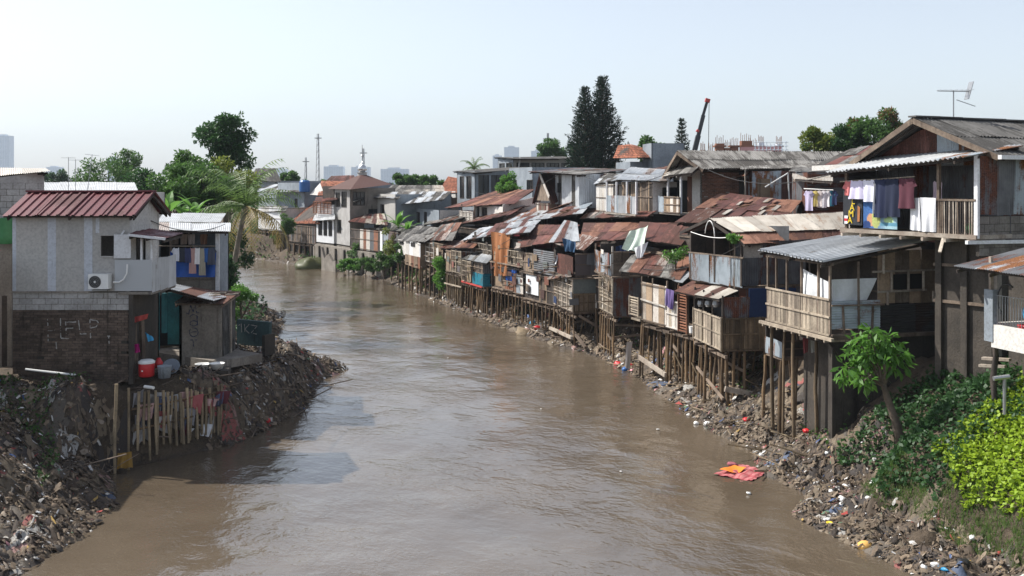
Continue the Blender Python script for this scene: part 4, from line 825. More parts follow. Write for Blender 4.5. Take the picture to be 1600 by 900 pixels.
# brick house with asbestos gable roof
h = simple('brick_gable_house', 'brick house with grey ridged asbestos gable roof above the rust roofs', (1052,58), (1095,54), 7.32, 8, 2.45, ('solid', M['plaster']), ('solid', M['concrete_d']), base=M['concrete_d']); L = h.L
h.bricks((L+.03,0.05), (L+.03,2.2), .0, 2.3, M['brick'], mortar=M['concrete']); h.box('porch_floor', (-.3,-1.2,.0), (L,0,.1), M['concrete'])
for a in (-.2,L*.5,L-.1): h.bar('post', (a,-1.1,.1), (a,-1.1,2.1), .1, .1, M['white_p'])
h.wall((-.3,-1.2), (L*.4,-1.2), .1, 1.0, 'zinc', M['zincb']); h.wall((L*.42,-1.2), (L,-1.2), .1, 1.0, 'ply', [M['ply_w'],M['ply']], bay=.4)
h.wall((L*.05,-.03), (L*.55,-.03), 0.1, 1.9, 'solid', M['dark'], th=.02, wname='doorway'); h.wall((L*.55,-.03), (L*.7,-.03), .1, 2.1, 'ply', [M['rusto']], rail=False)  # doorway is a near-black sheet standing in for the unlit room
ap = h.l(1058,236,54.1); bk = h.l(1312,238,60); e = h.l(1098,264,52.5); eb = h.l(1330,262,58)
h.roof(e, eb, bk, ap, M['asb'], 1.0, 2, .02, pitch=.17, amp=.035); fe = h.l(1035,275,57); h.roof(fe, h.l(1290,268,63), bk, ap, M['asb'], 1.0, 1, .02, pitch=.17, amp=.035)
h.roof(h.l(1035,276,55.8), h.l(1080,270,52), h.l(1094,258,53), h.l(1052,262,56.5), [M['silver'],M['asb']], .8, 1, .02); h.bar('barge_board', ap+V((0,0,-.1)), e+V((0,0,-.12)), .04, .18, M['wood']); h.bar('barge_board', ap+V((0,0,-.1)), fe+V((0,0,-.1)), .04, .18, M['wood'])
h.mb('gable_wall', MB().add([(0,.05,2.3),(L,.05,2.3),(L*.5,.05,3.1),(0,.15,2.3),(L,.15,2.3),(L*.5,.15,3.1)], [(0,1,2),(5,4,3),(0,2,5,3),(1,4,5,2)]), M['wood'])
h = simple('zinc_wall_house', 'house with flat grey roof and dark zinc walls beside the brick house', (1146,57), (1176,53.5), 7.4, 7, 2.3, ('zinc', [M['zincb'],M['rust']]), ('zinc', [M['zincd'],M['rust'],M['zincb']]), base=M['concrete_d']); L = h.L
h.roof(h.l(1160,264,53.2), h.l(1345,262,57), h.l(1320,249,60), h.l(1145,248,57), [M['asb'],M['silver']], 1.0, 1, .02, pitch=.17, amp=.02)
h.roof(h.l(1132,281,56), h.l(1166,275,53), h.l(1172,268,54), h.l(1140,272,57), [M['rusto'],M['rust']], .8, 1, .03); h.bar('post', (L+.3,-.5,-.3), (L+.3,-.5,2.4), .07, .07, M['wood_l'])
for k in range(3): h.box('door', (L+.02,.25+k*.0,.0), (L+.05,.95,1.9), M['ply']) if k == 0 else None
h.box('floor', (-1,-1.5,-.3), (L,0,-.15), M['concrete_d'])
t = h.w((L+.4,1.8,2.2)); tag(MB().bar(t+V((-1.3,-.3,-.75)), t+V((0,0,0)), .07, .05).bar(t, t+V((.1,0,-2.0)), .06, .06).build('leaning_pole', M['whitepl']), 'thin white poles propped at the dark zinc wall', 'pole')
# wide rusted roofs between
h = simple('wide_rust_roof_house', 'house under the widest patched rust roof with pale sheets laid on it', (1062,47.6), (1140,43.5), 4.6, 6, 2.0, ('ply', [M['wood_d'],M['zincd']]), ('zinc', [M['rust'],M['zincd']]), base=M['wood_d']); L = h.L
h.roof(h.l(1052,348,47.4), h.l(1215,349,43.4), h.l(1252,315,47.5), h.l(1125,303,53), [M['rust'],M['rust'],M['rust'],M['rusto'],M['rustl']], .85, 2, .05, extra=.1)
for i in range(9):
    u, v = R(.1,.9), R(.2,.8); a = lerp(lerp(h.l(1052,348,47.4), h.l(1215,349,43.4), u), lerp(h.l(1125,303,53), h.l(1252,315,47.5), u), v)+V((0,0,.10)); sl_ = (h.l(1125,303,53)-h.l(1052,348,47.4)).normalized()
    ev = V((R(.3,.5),R(-.1,.1),R(-.01,.01))); corr_sheet('patch_sheet', h.o, a, a+ev, a+ev+sl_*R(.6,1.2), a+sl_*R(.6,1.2), pick([M['rusto'],M['silver'],M['silver']]), .08, .01)
for i in range(5): u = R(.1,.9); b = h.w(lerp(lerp(h.l(1052,348,47.4), h.l(1215,349,43.4), u), lerp(h.l(1125,303,53), h.l(1252,315,47.5), u), R(.3,.8))+V((0,0,.13))); stick_on_roof(b, b+V((R(.6,1.6),R(.2,1.0),R(.05,.2))))
# lean-to with hanging clothes
h = simple('clothes_lean_to', 'dark zinc lean-to with a row of clothes under a pale pink awning', (1238,49), (1262,46.5), 7.5, 3.5, 2.05, ('zinc', [M['zincd']]), ('hzinc', [M['rust'],M['zincd']]), cat='shed', base=M['wood_d']); L = h.L
h.roof(h.l(1240,280,46.8), h.l(1300,284,45), h.l(1300,274,46.3), h.l(1238,272,48.5), [M['silver']], .9, 1, .02, pmat=M['wood_l']); h.roof(h.l(1232,268,49.6), h.l(1335,270,45), h.l(1345,262,49.6), h.l(1240,262,53), [M['asb']], .9, 1, .02)
h.wall((L,2.4), (L+.9,2.7), -.4, 2.4, 'hzinc', [M['zincd'],M['asb']]); exx = (P(1305,300,45.2)-P(1258,298,46)).normalized()
tag(pole('clothes_pole', None, P(1256,295,46), P(1302,297,45.2), .03, M['whitepl']), 'pale clothes pole under the pink awning lean-to', 'pole')
for k, (px, c_, lab, hh_) in enumerate(((1264,(.50,.46,.62),'pale mauve long garment at the end of the lean-to clothes pole',.78),(1271,(.62,.50,.16),'mustard yellow shirt on the lean-to clothes pole',.62),(1278,(.62,.56,.55),'off white shirt beside the mustard yellow shirt',.62),(1284,(.68,.66,.70),'white shirt in the middle of the lean-to clothes pole',.66),(1290,(.72,.70,.72),'white shirt next to the teal shirt on the lean-to pole',.62),(1296,(.02,.12,.18),'teal shirt on the lean-to clothes pole',.6),(1301,(.02,.03,.09),'navy shirt at the near end of the lean-to clothes pole',.55))):
    shirt(lab, P(px, 297, 46-k*.12), V((.55,-.8,0)), cmat('cloth_lt%d' % k, c_), .46, hh_*1.22, .18)
# rust and asbestos roof behind the balcony house
h = simple('patched_roof_house', 'house with rust and grey striped roof behind the laundry balcony house', (1330,40), (1352,37), 6.5, 6, 3.0, ('zinc', [M['zincd'],M['rust']]), ('zinc', [M['rust']]), base=M['concrete_d'])
h.roof(h.l(1272,260,40.5), h.l(1392,257,36), h.l(1420,222,39.5), h.l(1330,234,44.5), [M['rust'],M['asb'],M['rust'],M['asb']], .8, 2, .03); h.bar('fascia', h.l(1270,263,40.2), h.l(1356,259,37.4), .1, .2, M['plaster'])
# silver roof houses
h = simple('silver_roof_house', 'low house with broad silver sheet roof and curtained porch', (972,62), (1020,57), 7.3, 6, 1.85, ('plank', [M['wood_d'],M['ply'],M['wood']]), ('solid', M['plaster']), base=M['concrete_d'], holes_n=((.6,1.6,.7,1.5),)); L = h.L
h.roof(h.l(962,281,61), h.l(1042,283,55.5), h.l(1062,268,59.5), h.l(985,262,67), [M['zinc'],M['rustl'],M['zinc']], .85, 2, .02); h.wall((0,-1.0), (L,-1.0), 0, 1.0, 'zinc', [M['zincb'],M['zinc']]); h.box('porch_floor', (-.2,-1.1,-.12), (L+.1,0,-.02), M['concrete'])
for a in (0,L*.35,L*.7,L): h.bar('post', (a,-1,0), (a,-1,1.85), .09, .09, M['white_p'])
h = simple('white_gable_hut', 'small white gabled hut in front of the two tall pines', (932,66), (958,62.5), 7.2, 5, 1.8, ('plank', [M['plaster'],M['ply_w']]), ('plank', [M['ply_w'],M['wood'],M['plaster']]), base=M['wood_d']); L = h.L
h.roof(h.l(928,288,66), h.l(962,282,62), h.l(985,274,65), h.l(945,271,69), [M['zinc'],M['asb']], .85, 2, .02)
h = simple('red_sheet_house', 'house with faded red sheet roof behind the silver roof house', (1000,72), (1035,67), 6.0, 6, 3.0, ('solid', M['plaster']), ('solid', M['plaster']), base=M['concrete_d']); h.roof(h.l(975,277,71), h.l(1045,266,65), h.l(1060,258,70), h.l(1000,268,77), [M['rust'],M['rusto']], .9, 2, .02)
# grey zinc house with brown gable
h = simple('grey_zinc_house', 'grey zinc sided upper storey with flat roof and brown gable end', (868,72.5), (905,67.5), 7.4, 7, 2.3, ('zinc', [M['zinc'],M['slate'],M['asb']]), ('zinc', [M['slate'],M['zincd'],M['slate']]), base=M['wood_d']); L = h.L
h.roof(h.l(825,268,73), h.l(905,273,66.5), h.l(985,266,72), h.l(900,263,80), [M['zincd'],M['asb']], 1.0, 2, .02); h.box('dark_window_panel', (.6,-.06,1.0), (1.3,-.04,1.7), M['dark'])  # window is a dark panel with its shade painted in
h = simple('brown_gable_hut', 'steep brown gable hut leaning against the grey zinc house', (838,74.5), (858,71.5), 5.9, 3.5, 1.7, ('plank', [M['ply_w'],M['wood'],M['rust']]), ('plank', [M['rust'],M['wood']]), cat='hut', base=M['wood_d']); L = h.L
h.roof(h.l(862,318,71), h.l(888,312,73), h.l(872,268,75), h.l(843,272,73), [M['rust'],M['rust']], .8, 1, .02); h.roof(h.l(832,318,75), h.l(850,312,79), h.l(872,268,75), h.l(843,272,73), [M['rust']], .8, 1, .02); h.bar('barge_board', h.l(843,271,72.8), h.l(858,308,70.8), .05, .25, M['ply_w'])
h.mb('gable_wall', MB().add([(0,.02,1.9),(L,.02,1.9),(L*.45,.02,3.6)], [(0,1,2)]), M['wood'])
# middle roofs running along the bank
for (lab, nm, A, B, z, q4, mats, riv) in (
  ('long low house with dark red fascia under streaked rust roof', 'long_rust_house', (812,76), (872,70), 5.2, ((790,352,77),(905,312,68),(935,306,72),(815,326,84)), ['rust','rusto','rustl'], 'redroof'),
  ('low house with dark red wall and blue scraps on its silver roof', 'blue_scrap_house', (800,71), (862,65.5), 4.9, ((778,352,72),(905,334,62.5),(925,318,67),(812,335,77)), ['zincb','rustl','zinc','rust'], 'redroof'),
  ('low shack with patched rust and grey roof beyond the slatted balcony shack', 'patched_low_shack', (716,83), (760,76.5), 4.3, ((712,352,84),(795,336,74),(820,322,80),(745,336,92)), ['rust','rustl','rust'], 'wood_d'),
  ('low shack with grey streaked roof behind the white boarded hut', 'grey_low_shack', (668,92), (712,84.5), 4.0, ((660,352,93),(720,342,84),(748,330,90),(690,334,100)), ['asb','asb','rustl'], 'wood_d')):
    z = min(Z(p[1], p[2]) for p in q4)-1.55; h = House(nm, lab, 'house', A, B, z, 5); h.core(5, 1.5, M['wood_d']); h.wall((0,0), (h.L,0), 0, 1.5, 'ply', [M[riv],M['wood_d']] if riv == 'wood_d' else [M[riv]]); h.wall((h.L,0), (h.L,5), 0, 1.6, 'ply', [M['wood_d'],M['zincd']])
    h.roof(*[h.l(*p) for p in q4], [M[k] for k in mats], .85, 2, .04, extra=.08)
    h.wall((0,.2), (h.L,.2), 2.0-z-.0, -.1, 'ply', [M['wood_d']], rail=False); h.wall((h.L-.1,.2), (h.L-.1,5), 1.5-z, -.1, 'solid', M['wood_d'], wname='base_wall')
    for i in range(5): u = R(.1,.9); c = [h.l(*p) for p in q4]; b = h.w(lerp(lerp(c[0],c[1],u), lerp(c[3],c[2],u), R(.2,.7))+V((0,0,.12))); stick_on_roof(b, b+V((R(.6,1.8),R(.2,1.0),R(.0,.2))))
h = House('striped_rust_house', 'shack under a striped rust and grey roof below the zinc house', 'shack', (930,63.5), (985,57), 4.9, 5); h.core(5, 1.7); h.wall((0,0), (h.L,0), 0, 1.7, 'ply', [M['wood_d'],M['zincd']]); h.wall((h.L,0), (h.L,5), 0, 1.7, 'ply', [M['wood_d']])
h.roof(h.l(905,342,64), h.l(1010,338,55.5), h.l(1040,322,59), h.l(930,322,70), [M['rust'],M['asb'],M['rustl'],M['rust']], .85, 2, .04, extra=.08); h.wall((0,.2), (h.L,.2), -2.5, -.1, 'solid', M['wood_d'], wname='base_wall')
h = House('dark_gap_shack', 'dark shack squeezed between the zinc loft house and the long rust roof', 'shack', (1010,51.5), (1062,47), 3.6, 3.5); h.core(3.5, 2.2); h.wall((0,0), (h.L,0), 0, 2.2, 'ply', [M['wood_d'],M['zincd'],M['wood']]); h.wall((h.L,0), (h.L,3.5), 0, 2.2, 'ply', [M['wood_d']]); h.wall((0,.1), (h.L,.1), -2.0, -.1, 'solid', M['concrete_d'], wname='base_wall')
# white house with rust roof
h = simple('white_rust_roof_house', 'white walled house with broad rust streaked gable roof', (742,87), (786,79.5), 5.8, 9, 1.4, ('solid', M['plaster']), ('solid', M['plaster']), base=M['concrete_d'], holes_r=((.7,1.3,.1,1.2),(2.2,3.6,.4,1.2)), holes_n=((3.6,4.6,.5,1.1),)); L = h.L
h.roof(h.l(695,325,89), h.l(800,318,78.5), h.l(834,297,83), h.l(778,298,93), [M['rust'],M['rust'],M['rusto'],M['rust']], .9, 2, .02); h.wall((L,0), (L,5.2), 1.41, 1.6, 'solid', M['plaster'], z1b=2.7); h.box('porch_floor', (-.3,-1.3,-.15), (L,0,-.03), M['wood'])
h.wall((-.2,-1.3), (L*.5,-1.3), 0, .9, 'slat', M['ply_w']); 
for a in (0,L*.5): h.bar('post', (a,-1.2,0), (a,-1.2,1.5), .1, .1, M['wood'])
h = simple('grey_hip_house', 'white walled house with plain grey sheet roof beyond the banana plants', (648,101), (686,92), 4.6, 8, 2.0, ('solid', M['bluegrey']), ('solid', M['plaster']), base=M['concrete_d'], holes_r=((1.,2.2,.6,1.6),(4.,5.,.1,1.7))); L = h.L
h.roof(h.l(606,322,103), h.l(692,312,91), h.l(705,300,96), h.l(628,300,110), [M['asb'],M['asb'],M['slate']], 1.0, 2, .02)
h = simple('grey_ridge_house', 'house with long pale grey ridge roof and brown wall behind', (628,112), (668,103), 5.0, 9, 2.6, ('solid', M['wood_d']), ('solid', M['brickd']), base=M['concrete_d']); h.roof(h.l(596,304,113), h.l(695,300,101), h.l(690,290,108), h.l(612,290,121), [M['asb'],M['asb'],M['silver']], 1.1, 2, .02)
# long buildings with dark open windows
h = simple('long_window_house', 'long upper floor with a row of dark open windows', (714,103), (742,98), 6.0, 13, 4.3, ('solid', M['bluegrey']), ('solid', M['bluegrey']), holes_n=tuple((.4+k*1.35, 1.45+k*1.35, 1.6, 3.9) for k in range(9)), holes_r=((1,2.2,1.6,3.8),(3,4.4,1.6,3.8)), base=M['bluegrey'])
h.roof(h.l(708,268,104), h.l(738,270,97), h.l(850,262,102), h.l(795,262,112), [M['asbd']], 1.2, 1, .02, pitch=.2); h.box('ledge', (h.L,-.2,1.0), (h.L+.5,13,1.1), M['slate'])
h = simple('blue_wall_house', 'blue grey block house with small dark windows below the roof terrace', (795,99), (832,93), 5.6, 6, 5.0, ('solid', M['bluegrey']), ('solid', M['bluegrey']), holes_r=((1.2,2.2,2.6,3.8),(5.,6.4,2.8,3.8)), holes_n=((2.5,3.6,2.8,3.7),), base=M['bluegrey'])
h = simple('terrace_house', 'highest flat roofed terrace house with wide dark openings', (778,116), (802,111), 7.0, 13, 5.0, ('solid', M['bluegrey']), ('solid', M['greywall']), holes_n=tuple((.4+k*1.8, 1.9+k*1.8, 2.2, 4.4) for k in range(7)), holes_r=((.6,2.4,2.2,4.4),(3,5,2.2,4.4)), base=M['bluegrey'])
h.roof(h.l(772,246,117), h.l(800,248,109), h.l(905,248,114), h.l(880,245,124), [M['asbd']], 1.2, 1, .02, pitch=.2); h.bar('strut', (h.L+.1,.2,1.8), (h.L+.1,.8,5.0), .15, .15, M['white_p'])
# tile roofed grey house behind the pines
def tile_roof(h, c00, c10, c11, c01, mat, pw=.42, pl=.36):
    c00, c10, c11, c01 = map(V, (c00, c10, c11, c01)); n = (c10-c00).cross(c01-c00).normalized(); n = n if n.z > 0 else -n
    nu = max(2, round((c10-c00).length/pw)); nv = max(2, round((c01-c00).length/pl)); m = MB()
    h.mb('roof_deck', MB().add([c00-n*.03, c10-n*.03, c11-n*.03, c01-n*.03], [(0,1,2,3)]), M['wood_d'])
    for i in range(nu):
        for j in range(nv):
            f = lambda u, v, k: lerp(lerp(c00,c10,u), lerp(c01,c11,u), v)+n*k
            u0, u1, v0, v1 = i/nu, (i+1.05)/nu, j/nv, (j+1.15)/nv; k = R(.04,.08); um = (u0+u1)/2
            m.add([f(u0,v0,k), f(um,v0,k+.05), f(u1,v0,k), f(u0,v1,.01), f(um,v1,.05), f(u1,v1,.01)], [(0,1,4,3),(1,2,5,4)])
    return h.mb('roof_tiles', m, mat, 'stuff')
h = simple('red_tile_house', 'blue grey two storey house with red tile roof behind the tall pines', (962,92), (985,88), 7.4, 8, 3.6, ('solid', M['bluegrey']), ('solid', M['bluegrey']), holes_n=((1.6,3.0,1.4,2.4),), base=M['bluegrey']); tile_roof(h, h.l(958,248,92), h.l(1002,247,86), h.l(985,226,90), h.l(966,228,94), M['tile']); tile_roof(h, h.l(1002,247,86), h.l(1040,247,90), h.l(992,228,92), h.l(985,226,90), M['tile'])
h = simple('grey_cube_house', 'plain blue grey cube house beside the red tile house', (1004,90), (1018,87), 7.4, 3, 5.2, ('solid', M['bluegrey']), ('solid', M['bluegrey']), base=M['bluegrey'])
h = simple('orange_tile_house', 'low house with orange tile roof beside the long window house', (690,118), (712,113), 5.6, 8, 2.6, ('solid', M['plaster']), ('solid', M['plaster']), base=M['plaster']); tile_roof(h, h.l(684,302,119), h.l(716,302,112), h.l(722,280,118), h.l(700,276,124), M['tile'])

# ------------------------------------------------------------------ far bend
h = simple('tower_house', 'tall narrow grey house with red hip roof, small dome and finial', (523,108), (547,103.5), 2.6, 5, 6.0, ('solid', M['blockw']), ('solid', M['concrete']), holes_r=((.4,1.8,4.0,5.5),(2.4,4.0,4.0,5.6),(1,2.2,1.2,2.6)), holes_n=((.3,1.6,4.2,5.6),(2.0,3.6,2.2,3.8)), base=M['concrete']); L = h.L
c = h.l(566,284,108); e4 = [h.l(512,295,109), h.l(548,296,101.5), h.l(612,288,106.5), h.l(574,287,114)]
for i in range(4): h.mb('hip_roof', MB().add([e4[i], e4[(i+1)%4], c+V((0,0,.9))], [(0,1,2)]), M['rust'])
h.mb('dome_drum', MB().lathe([(.5,0),(.5,.35),(.6,.4),(.2,.45)], tuple(c+V((0,0,.6)))), M['greywall']); d_ = h.mb('dome', MB().lathe([(.0,.0),(.3,.06),(.48,.26),(.5,.45),(.4,.7),(.2,.86),(.06,.98),(.04,1.3)], tuple(c+V((0,0,1.0)))), M['silverdome']); d_.data.polygons.foreach_set('use_smooth', [True]*len(d_.data.polygons))
h.mb('finial', MB().tube([c+V((0,0,2.2)), c+V((0,0,4.0))], [.05,.03], 5).lathe([(.0,0),(.14,.14),(.0,.28)], tuple(c+V((0,0,2.7))), 8), M['steel'])
h.roof(h.l(553,316,103), h.l(592,302,106), h.l(590,296,109), h.l(551,308,106), [M['silver']], 1.2, 1, .02)
h.wall((L+1.0,1.2), (L+1.0,7.5), .8, 2.6, 'ply', [M['wood_d'],M['zincb']], bay=.9); h.box('balcony_floor', (L,1,.6), (L+1.1,7.6,.75), M['concrete'])
h = simple('balcony_tile_house', 'white house with timber balcony rail and white awning beside the tower house', (494,111), (522,107.5), 2.6, 6, 4.2, ('solid', M['white_p']), ('solid', M['plaster']), holes_r=((.6,1.5,.8,2.4),(1.9,2.7,.8,2.4),(3.1,3.9,.8,2.4)), base=M['concrete']); L = h.L
h.wall((0,-.3), (L,-.3), 3.2, 4.5, 'lattice', M['brick']); h.wall((0,.8), (L,.8), 4.2, 6.2, 'solid', M['wood_d']); h.roof(h.l(488,345,111), h.l(523,343,106), h.l(523,334,107.5), h.l(492,336,112), [M['white']], 1., 1, .02); h.roof(h.l(490,316,111), h.l(526,312,106), h.l(528,306,110), h.l(494,308,115), [M['rust']], 1., 1, .02)
tile_roof(h, h.l(496,306,117), h.l(545,306,113), h.l(556,284,117), h.l(502,283,121), M['tile']); h.mb('gable_wall', MB().add([h.l(484,304,118), h.l(508,306,116.8), h.l(500,286,119)], [(0,1,2)]), M['plaster'])
h = simple('rust_lean_to', 'low shack with rust lean-to roof on the wall below the tower house', (548,102), (594,95.5), 2.5, 4, 2.0, ('ply', [M['brick'],M['wood_d'],M['ply_w'],M['zincd']]), ('ply', [M['wood_d'],M['zincd']]), cat='shack'); h.roof(h.l(543,346,102.5), h.l(606,352,94), h.l(600,334,99), h.l(560,336,106), [M['rust'],M['silver'],M['rust']], .9, 2, .03); h.stilts(grid_spots(h.L, 3, 5, 1), r=.08, brace=0, joists=False)
h = simple('door_shack', 'small grey shack with one white door near the banana plants', (592,96), (622,91), 2.6, 4, 2.0, ('ply', [M['zincd'],M['wood_d'],M['bluegrey']]), ('ply', [M['wood_d']]), cat='shack'); h.box('door', (.6,-.08,.05), (1.3,-.05,1.9), M['white_p']); h.roof(h.l(588,358,96.5), h.l(630,362,90), h.l(640,350,94), h.l(600,348,100), [M['asb'],M['rustl']], .9, 1, .03); h.stilts(grid_spots(h.L, 3, 4, 1), r=.08, brace=0, joists=False)
h = simple('upper_grey_house', 'grey upper house with small brown balcony behind the rust lean-to', (580,107), (618,99.5), 4.8, 6, 3.2, ('solid', M['greywall']), ('solid', M['bluegrey']), holes_r=((1,1.8,.1,2.1),(3.4,4.6,1,2.1)), base=M['concrete']); h.roof(h.l(560,308,109), h.l(622,310,98), h.l(628,300,103), h.l(575,300,112), [M['asb'],M['slate']], 1., 1, .02)
h = simple('retaining_wall_house', 'red roofed low house with weathered shutters by the leaning grey house', (452,117), (494,111), 2.3, 6, 2.0, ('plank', [M['wood_d'],M['zincd'],M['wood']]), ('plank', [M['wood_d']])); tile_roof(h, h.l(452,350,117.5), h.l(500,350,109.5), h.l(502,318,116), h.l(484,318,124), M['tile']); h.stilts(grid_spots(h.L, 4, 6, 2), r=.1, brace=1)
h = simple('leaning_grey_house', 'big blue grey house with low pitched roof behind the palm', (434,128), (476,121), 3.0, 12, 6.2, ('solid', M['bluegrey']), ('solid', M['bluegrey']), holes_r=((5.6,6.4,2.6,4.2),), base=M['bluegrey']); h.roof(h.l(396,300,130), h.l(478,300,119.5), h.l(492,286,128), h.l(424,289,138), [M['asb'],M['slate']], 1.2, 2, .02); tag(link('water_tank', MB().lathe([(0,0),(.6,0),(.65,.1),(.65,1.2),(.5,1.4),(0,1.45)], tuple(P(476,300,119))).mesh('water_tank'), M['blue']), 'blue water tank against the big blue grey house', 'tank')
h = simple('white_stilt_hut', 'white boarded stilt hut half hidden behind the palm fronds', (404,124), (440,119), 3.4, 4, 2.8, ('ply', [M['plaster'],M['white_p']]), ('ply', [M['plaster']]), cat='hut'); h.roof(h.l(398,332,125), h.l(446,330,117.5), h.l(450,322,121), h.l(404,322,128), [M['asb']], 1., 1, .02); h.stilts(grid_spots(h.L, 3.5, 7, 2), r=.1, brace=1)
h = simple('dark_ridge_house', 'house with steep dark grey roof rising above the palm', (404,150), (432,145), 3, 8, 6.5, ('solid', M['bluegrey']), ('solid', M['bluegrey']), base=M['bluegrey']); h.roof(h.l(388,282,152), h.l(438,284,142), h.l(430,263,147), h.l(400,263,154), [M['asbd']], 1.4, 1, .02)
h = simple('far_red_roof_house', 'house with dark red gable roof below the far office blocks', (520,150), (552,142), 3, 9, 6.0, ('solid', M['plaster']), ('solid', M['plaster']), base=M['plaster']); h.roof(h.l(505,286,151), h.l(556,287,139), h.l(553,274,146), h.l(518,275,156), [M['rust']], 1.4, 1, .02)
# retaining wall along the bend
s_ = House('retaining_wall', 'long stained concrete retaining wall under the tower house', 'wall', (488,112), (600,94), 0, 1); s_.wall((0,0), (s_.L,0), -.8, 2.35, 'solid', M['concrete'], th=.5, wname='wall_face')
for k in range(9): s_.box('buttress', (s_.L*k/8-.12,-.18,-.8), (s_.L*k/8+.12,0,2.2), M['concrete_d'])
s_ = House('broken_wall', 'broken pale concrete wall slab standing on the river edge', 'wall', (502,104.5), (524,102), 0, 1); s_.mb('slab', MB().add([(0,0,-.3),(s_.L,0,-.3),(s_.L,0,1.2),(s_.L*.8,0,1.0),(s_.L*.5,0,1.8),(s_.L*.2,0,1.3),(0,0,2.4),(0,.25,-.3),(s_.L,.25,-.3),(s_.L,.25,1.2),(s_.L*.8,.25,1.0),(s_.L*.5,.25,1.8),(s_.L*.2,.25,1.3),(0,.25,2.4)], [(0,1,2,3,4,5,6),(13,12,11,10,9,8,7),(0,7,8,1),(1,8,9,2),(2,9,10,3),(3,10,11,4),(4,11,12,5),(5,12,13,6),(6,13,7,0)]), M['concrete'])
s_ = House('far_retaining_wall', 'dark stone wall along the far bend under the white stilt hut', 'wall', (372,133), (488,112.5), 0, 1); s_.wall((0,0), (s_.L,0), -.8, 3.0, 'solid', M['concrete_d'], th=.5, wname='wall_face')
for k in range(16): s_.box('buttress', (s_.L*k/15-.15,-.25,-.8), (s_.L*k/15+.15,0,2.8), M['wood_d'])
# ------------------------------------------------------------------ left bank
D1 = 32.7; A_ = lambda px: (px-20)/F*D1; B_ = lambda py: Z(py, D1)-2.75
h = House('maroon_roof_house', 'two storey grey house with ribbed maroon roof and chalk writing', 'house', (20,D1), (203,D1), 2.75, 2.7); L = h.L; q = h.w
h.bricks((0,0), (L,0), -.25, 2.1, M['brickd'], bh=.085, rough=.03); h.blocks((0,-.0), (L,0), 2.12, 2.70, M['blockw'], .42, .195, M['concrete'])
h.wall((L,0), (L,2.7), -.25, 2.7, 'solid', M['concrete_d']); h.wall((L,2.7), (0,2.7), -.25, 5.25, 'solid', M['greywall'], wname='back_wall'); h.wall((0,2.7), (0,.1), -.25, 5.25, 'solid', M['greywall'], wname='end_wall')
h.box('corner_post', (L-.02,-.06,-.3), (L+.12,.1,2.7), M['concrete_d'])
bx = [0,A_(80),A_(138),L]; hole = (A_(157),A_(182),B_(401),B_(367))
for i in range(3): h.wall((bx[i]+.004,-.02), (bx[i+1]-.004,-.02), 2.74, 5.25, 'solid', M['greywall'], th=.08, holes=((hole[0]-bx[2],hole[1]-bx[2],hole[2],hole[3]),) if i == 2 else (), pane=None, frame=M['greywall'], wname='wall_board')
for a in (75,132,150): h.box('joint_strip', (A_(a),-.026,2.75 if a != 150 else 4.65), (A_(a)+(.27 if a != 150 else .12),-.0215,5.24), M['greystrip'])
h.box('joint_strip', (0,-.0265,2.75), (.12,-.0218,5.2), M['greystrip']); h.box('floor', (.1,.1,2.55), (L-.1,2.6,2.72), M['concrete'])
h.bar('ledge', (-.02,-.05,2.72), (A_(140),-.05,2.72), .07, .05, M['concrete'])
sh = h.box('shutter', (A_(181),-.16,B_(403)), (A_(207),-.12,B_(366)), M['white_p']); MB().bar((A_(192),-.12,B_(366)), (A_(196),-.1,B_(360)), .05, .05).build('hinge', M['white_p'], sh)
h.wall((L-.01,.0), (L-.01,2.7), 2.72, 5.2, 'solid', M['plaster'], holes=((.6,1.3,2.9,4.5),), pane=None)
h.mb('gable_wall', MB().add([(L-.01,0,5.2),(L-.01,2.7,5.2),(L-.01,1.35,5.95),(L-.11,0,5.2),(L-.11,2.7,5.2),(L-.11,1.35,5.95)], [(0,1,2),(5,4,3),(0,2,5,3),(1,4,5,2)]), M['plaster'])
ry, rz = 1.35, Z(300,34.05)-2.75; ez_ = Z(337.5,32.3)-2.75
h.roof((-.15,-.42,ez_), (L+.32,-.42,ez_), (L+.30,ry,rz), (-.15,ry,rz), M['redroof'], 1.08, 1, .0, 'rib', .27, .022, extra=.0); h.roof((-.15,3.1,ez_), (L+.32,3.1,ez_), (L+.30,ry,rz), (-.15,ry,rz), M['redroof'], 1.08, 1, .0, 'rib', .27, .022, extra=.0)
h.bar('ridge_cap', (-.17,ry,rz+.03), (L+.34,ry,rz+.03), .3, .06, M['redroof'])
for y_, zz in ((-.42,ez_),(3.1,ez_)): h.bar('barge_board', (L+.27,y_,zz-.08), (L+.27,ry,rz-.08), .04, .14, M['wood_d'])
m = MB()
for a in np.arange(.05, 4.3, .27):
    for u in (.25,.62): p = V((a-.06, lerp(-.42,ry,u), lerp(ez_,rz,u)+.045)); m.box(tuple(p-V((.012,.012,0))), tuple(p+V((.012,.012,.014))))
h.mb('screw_head', m, M['white_p'], 'stuff')
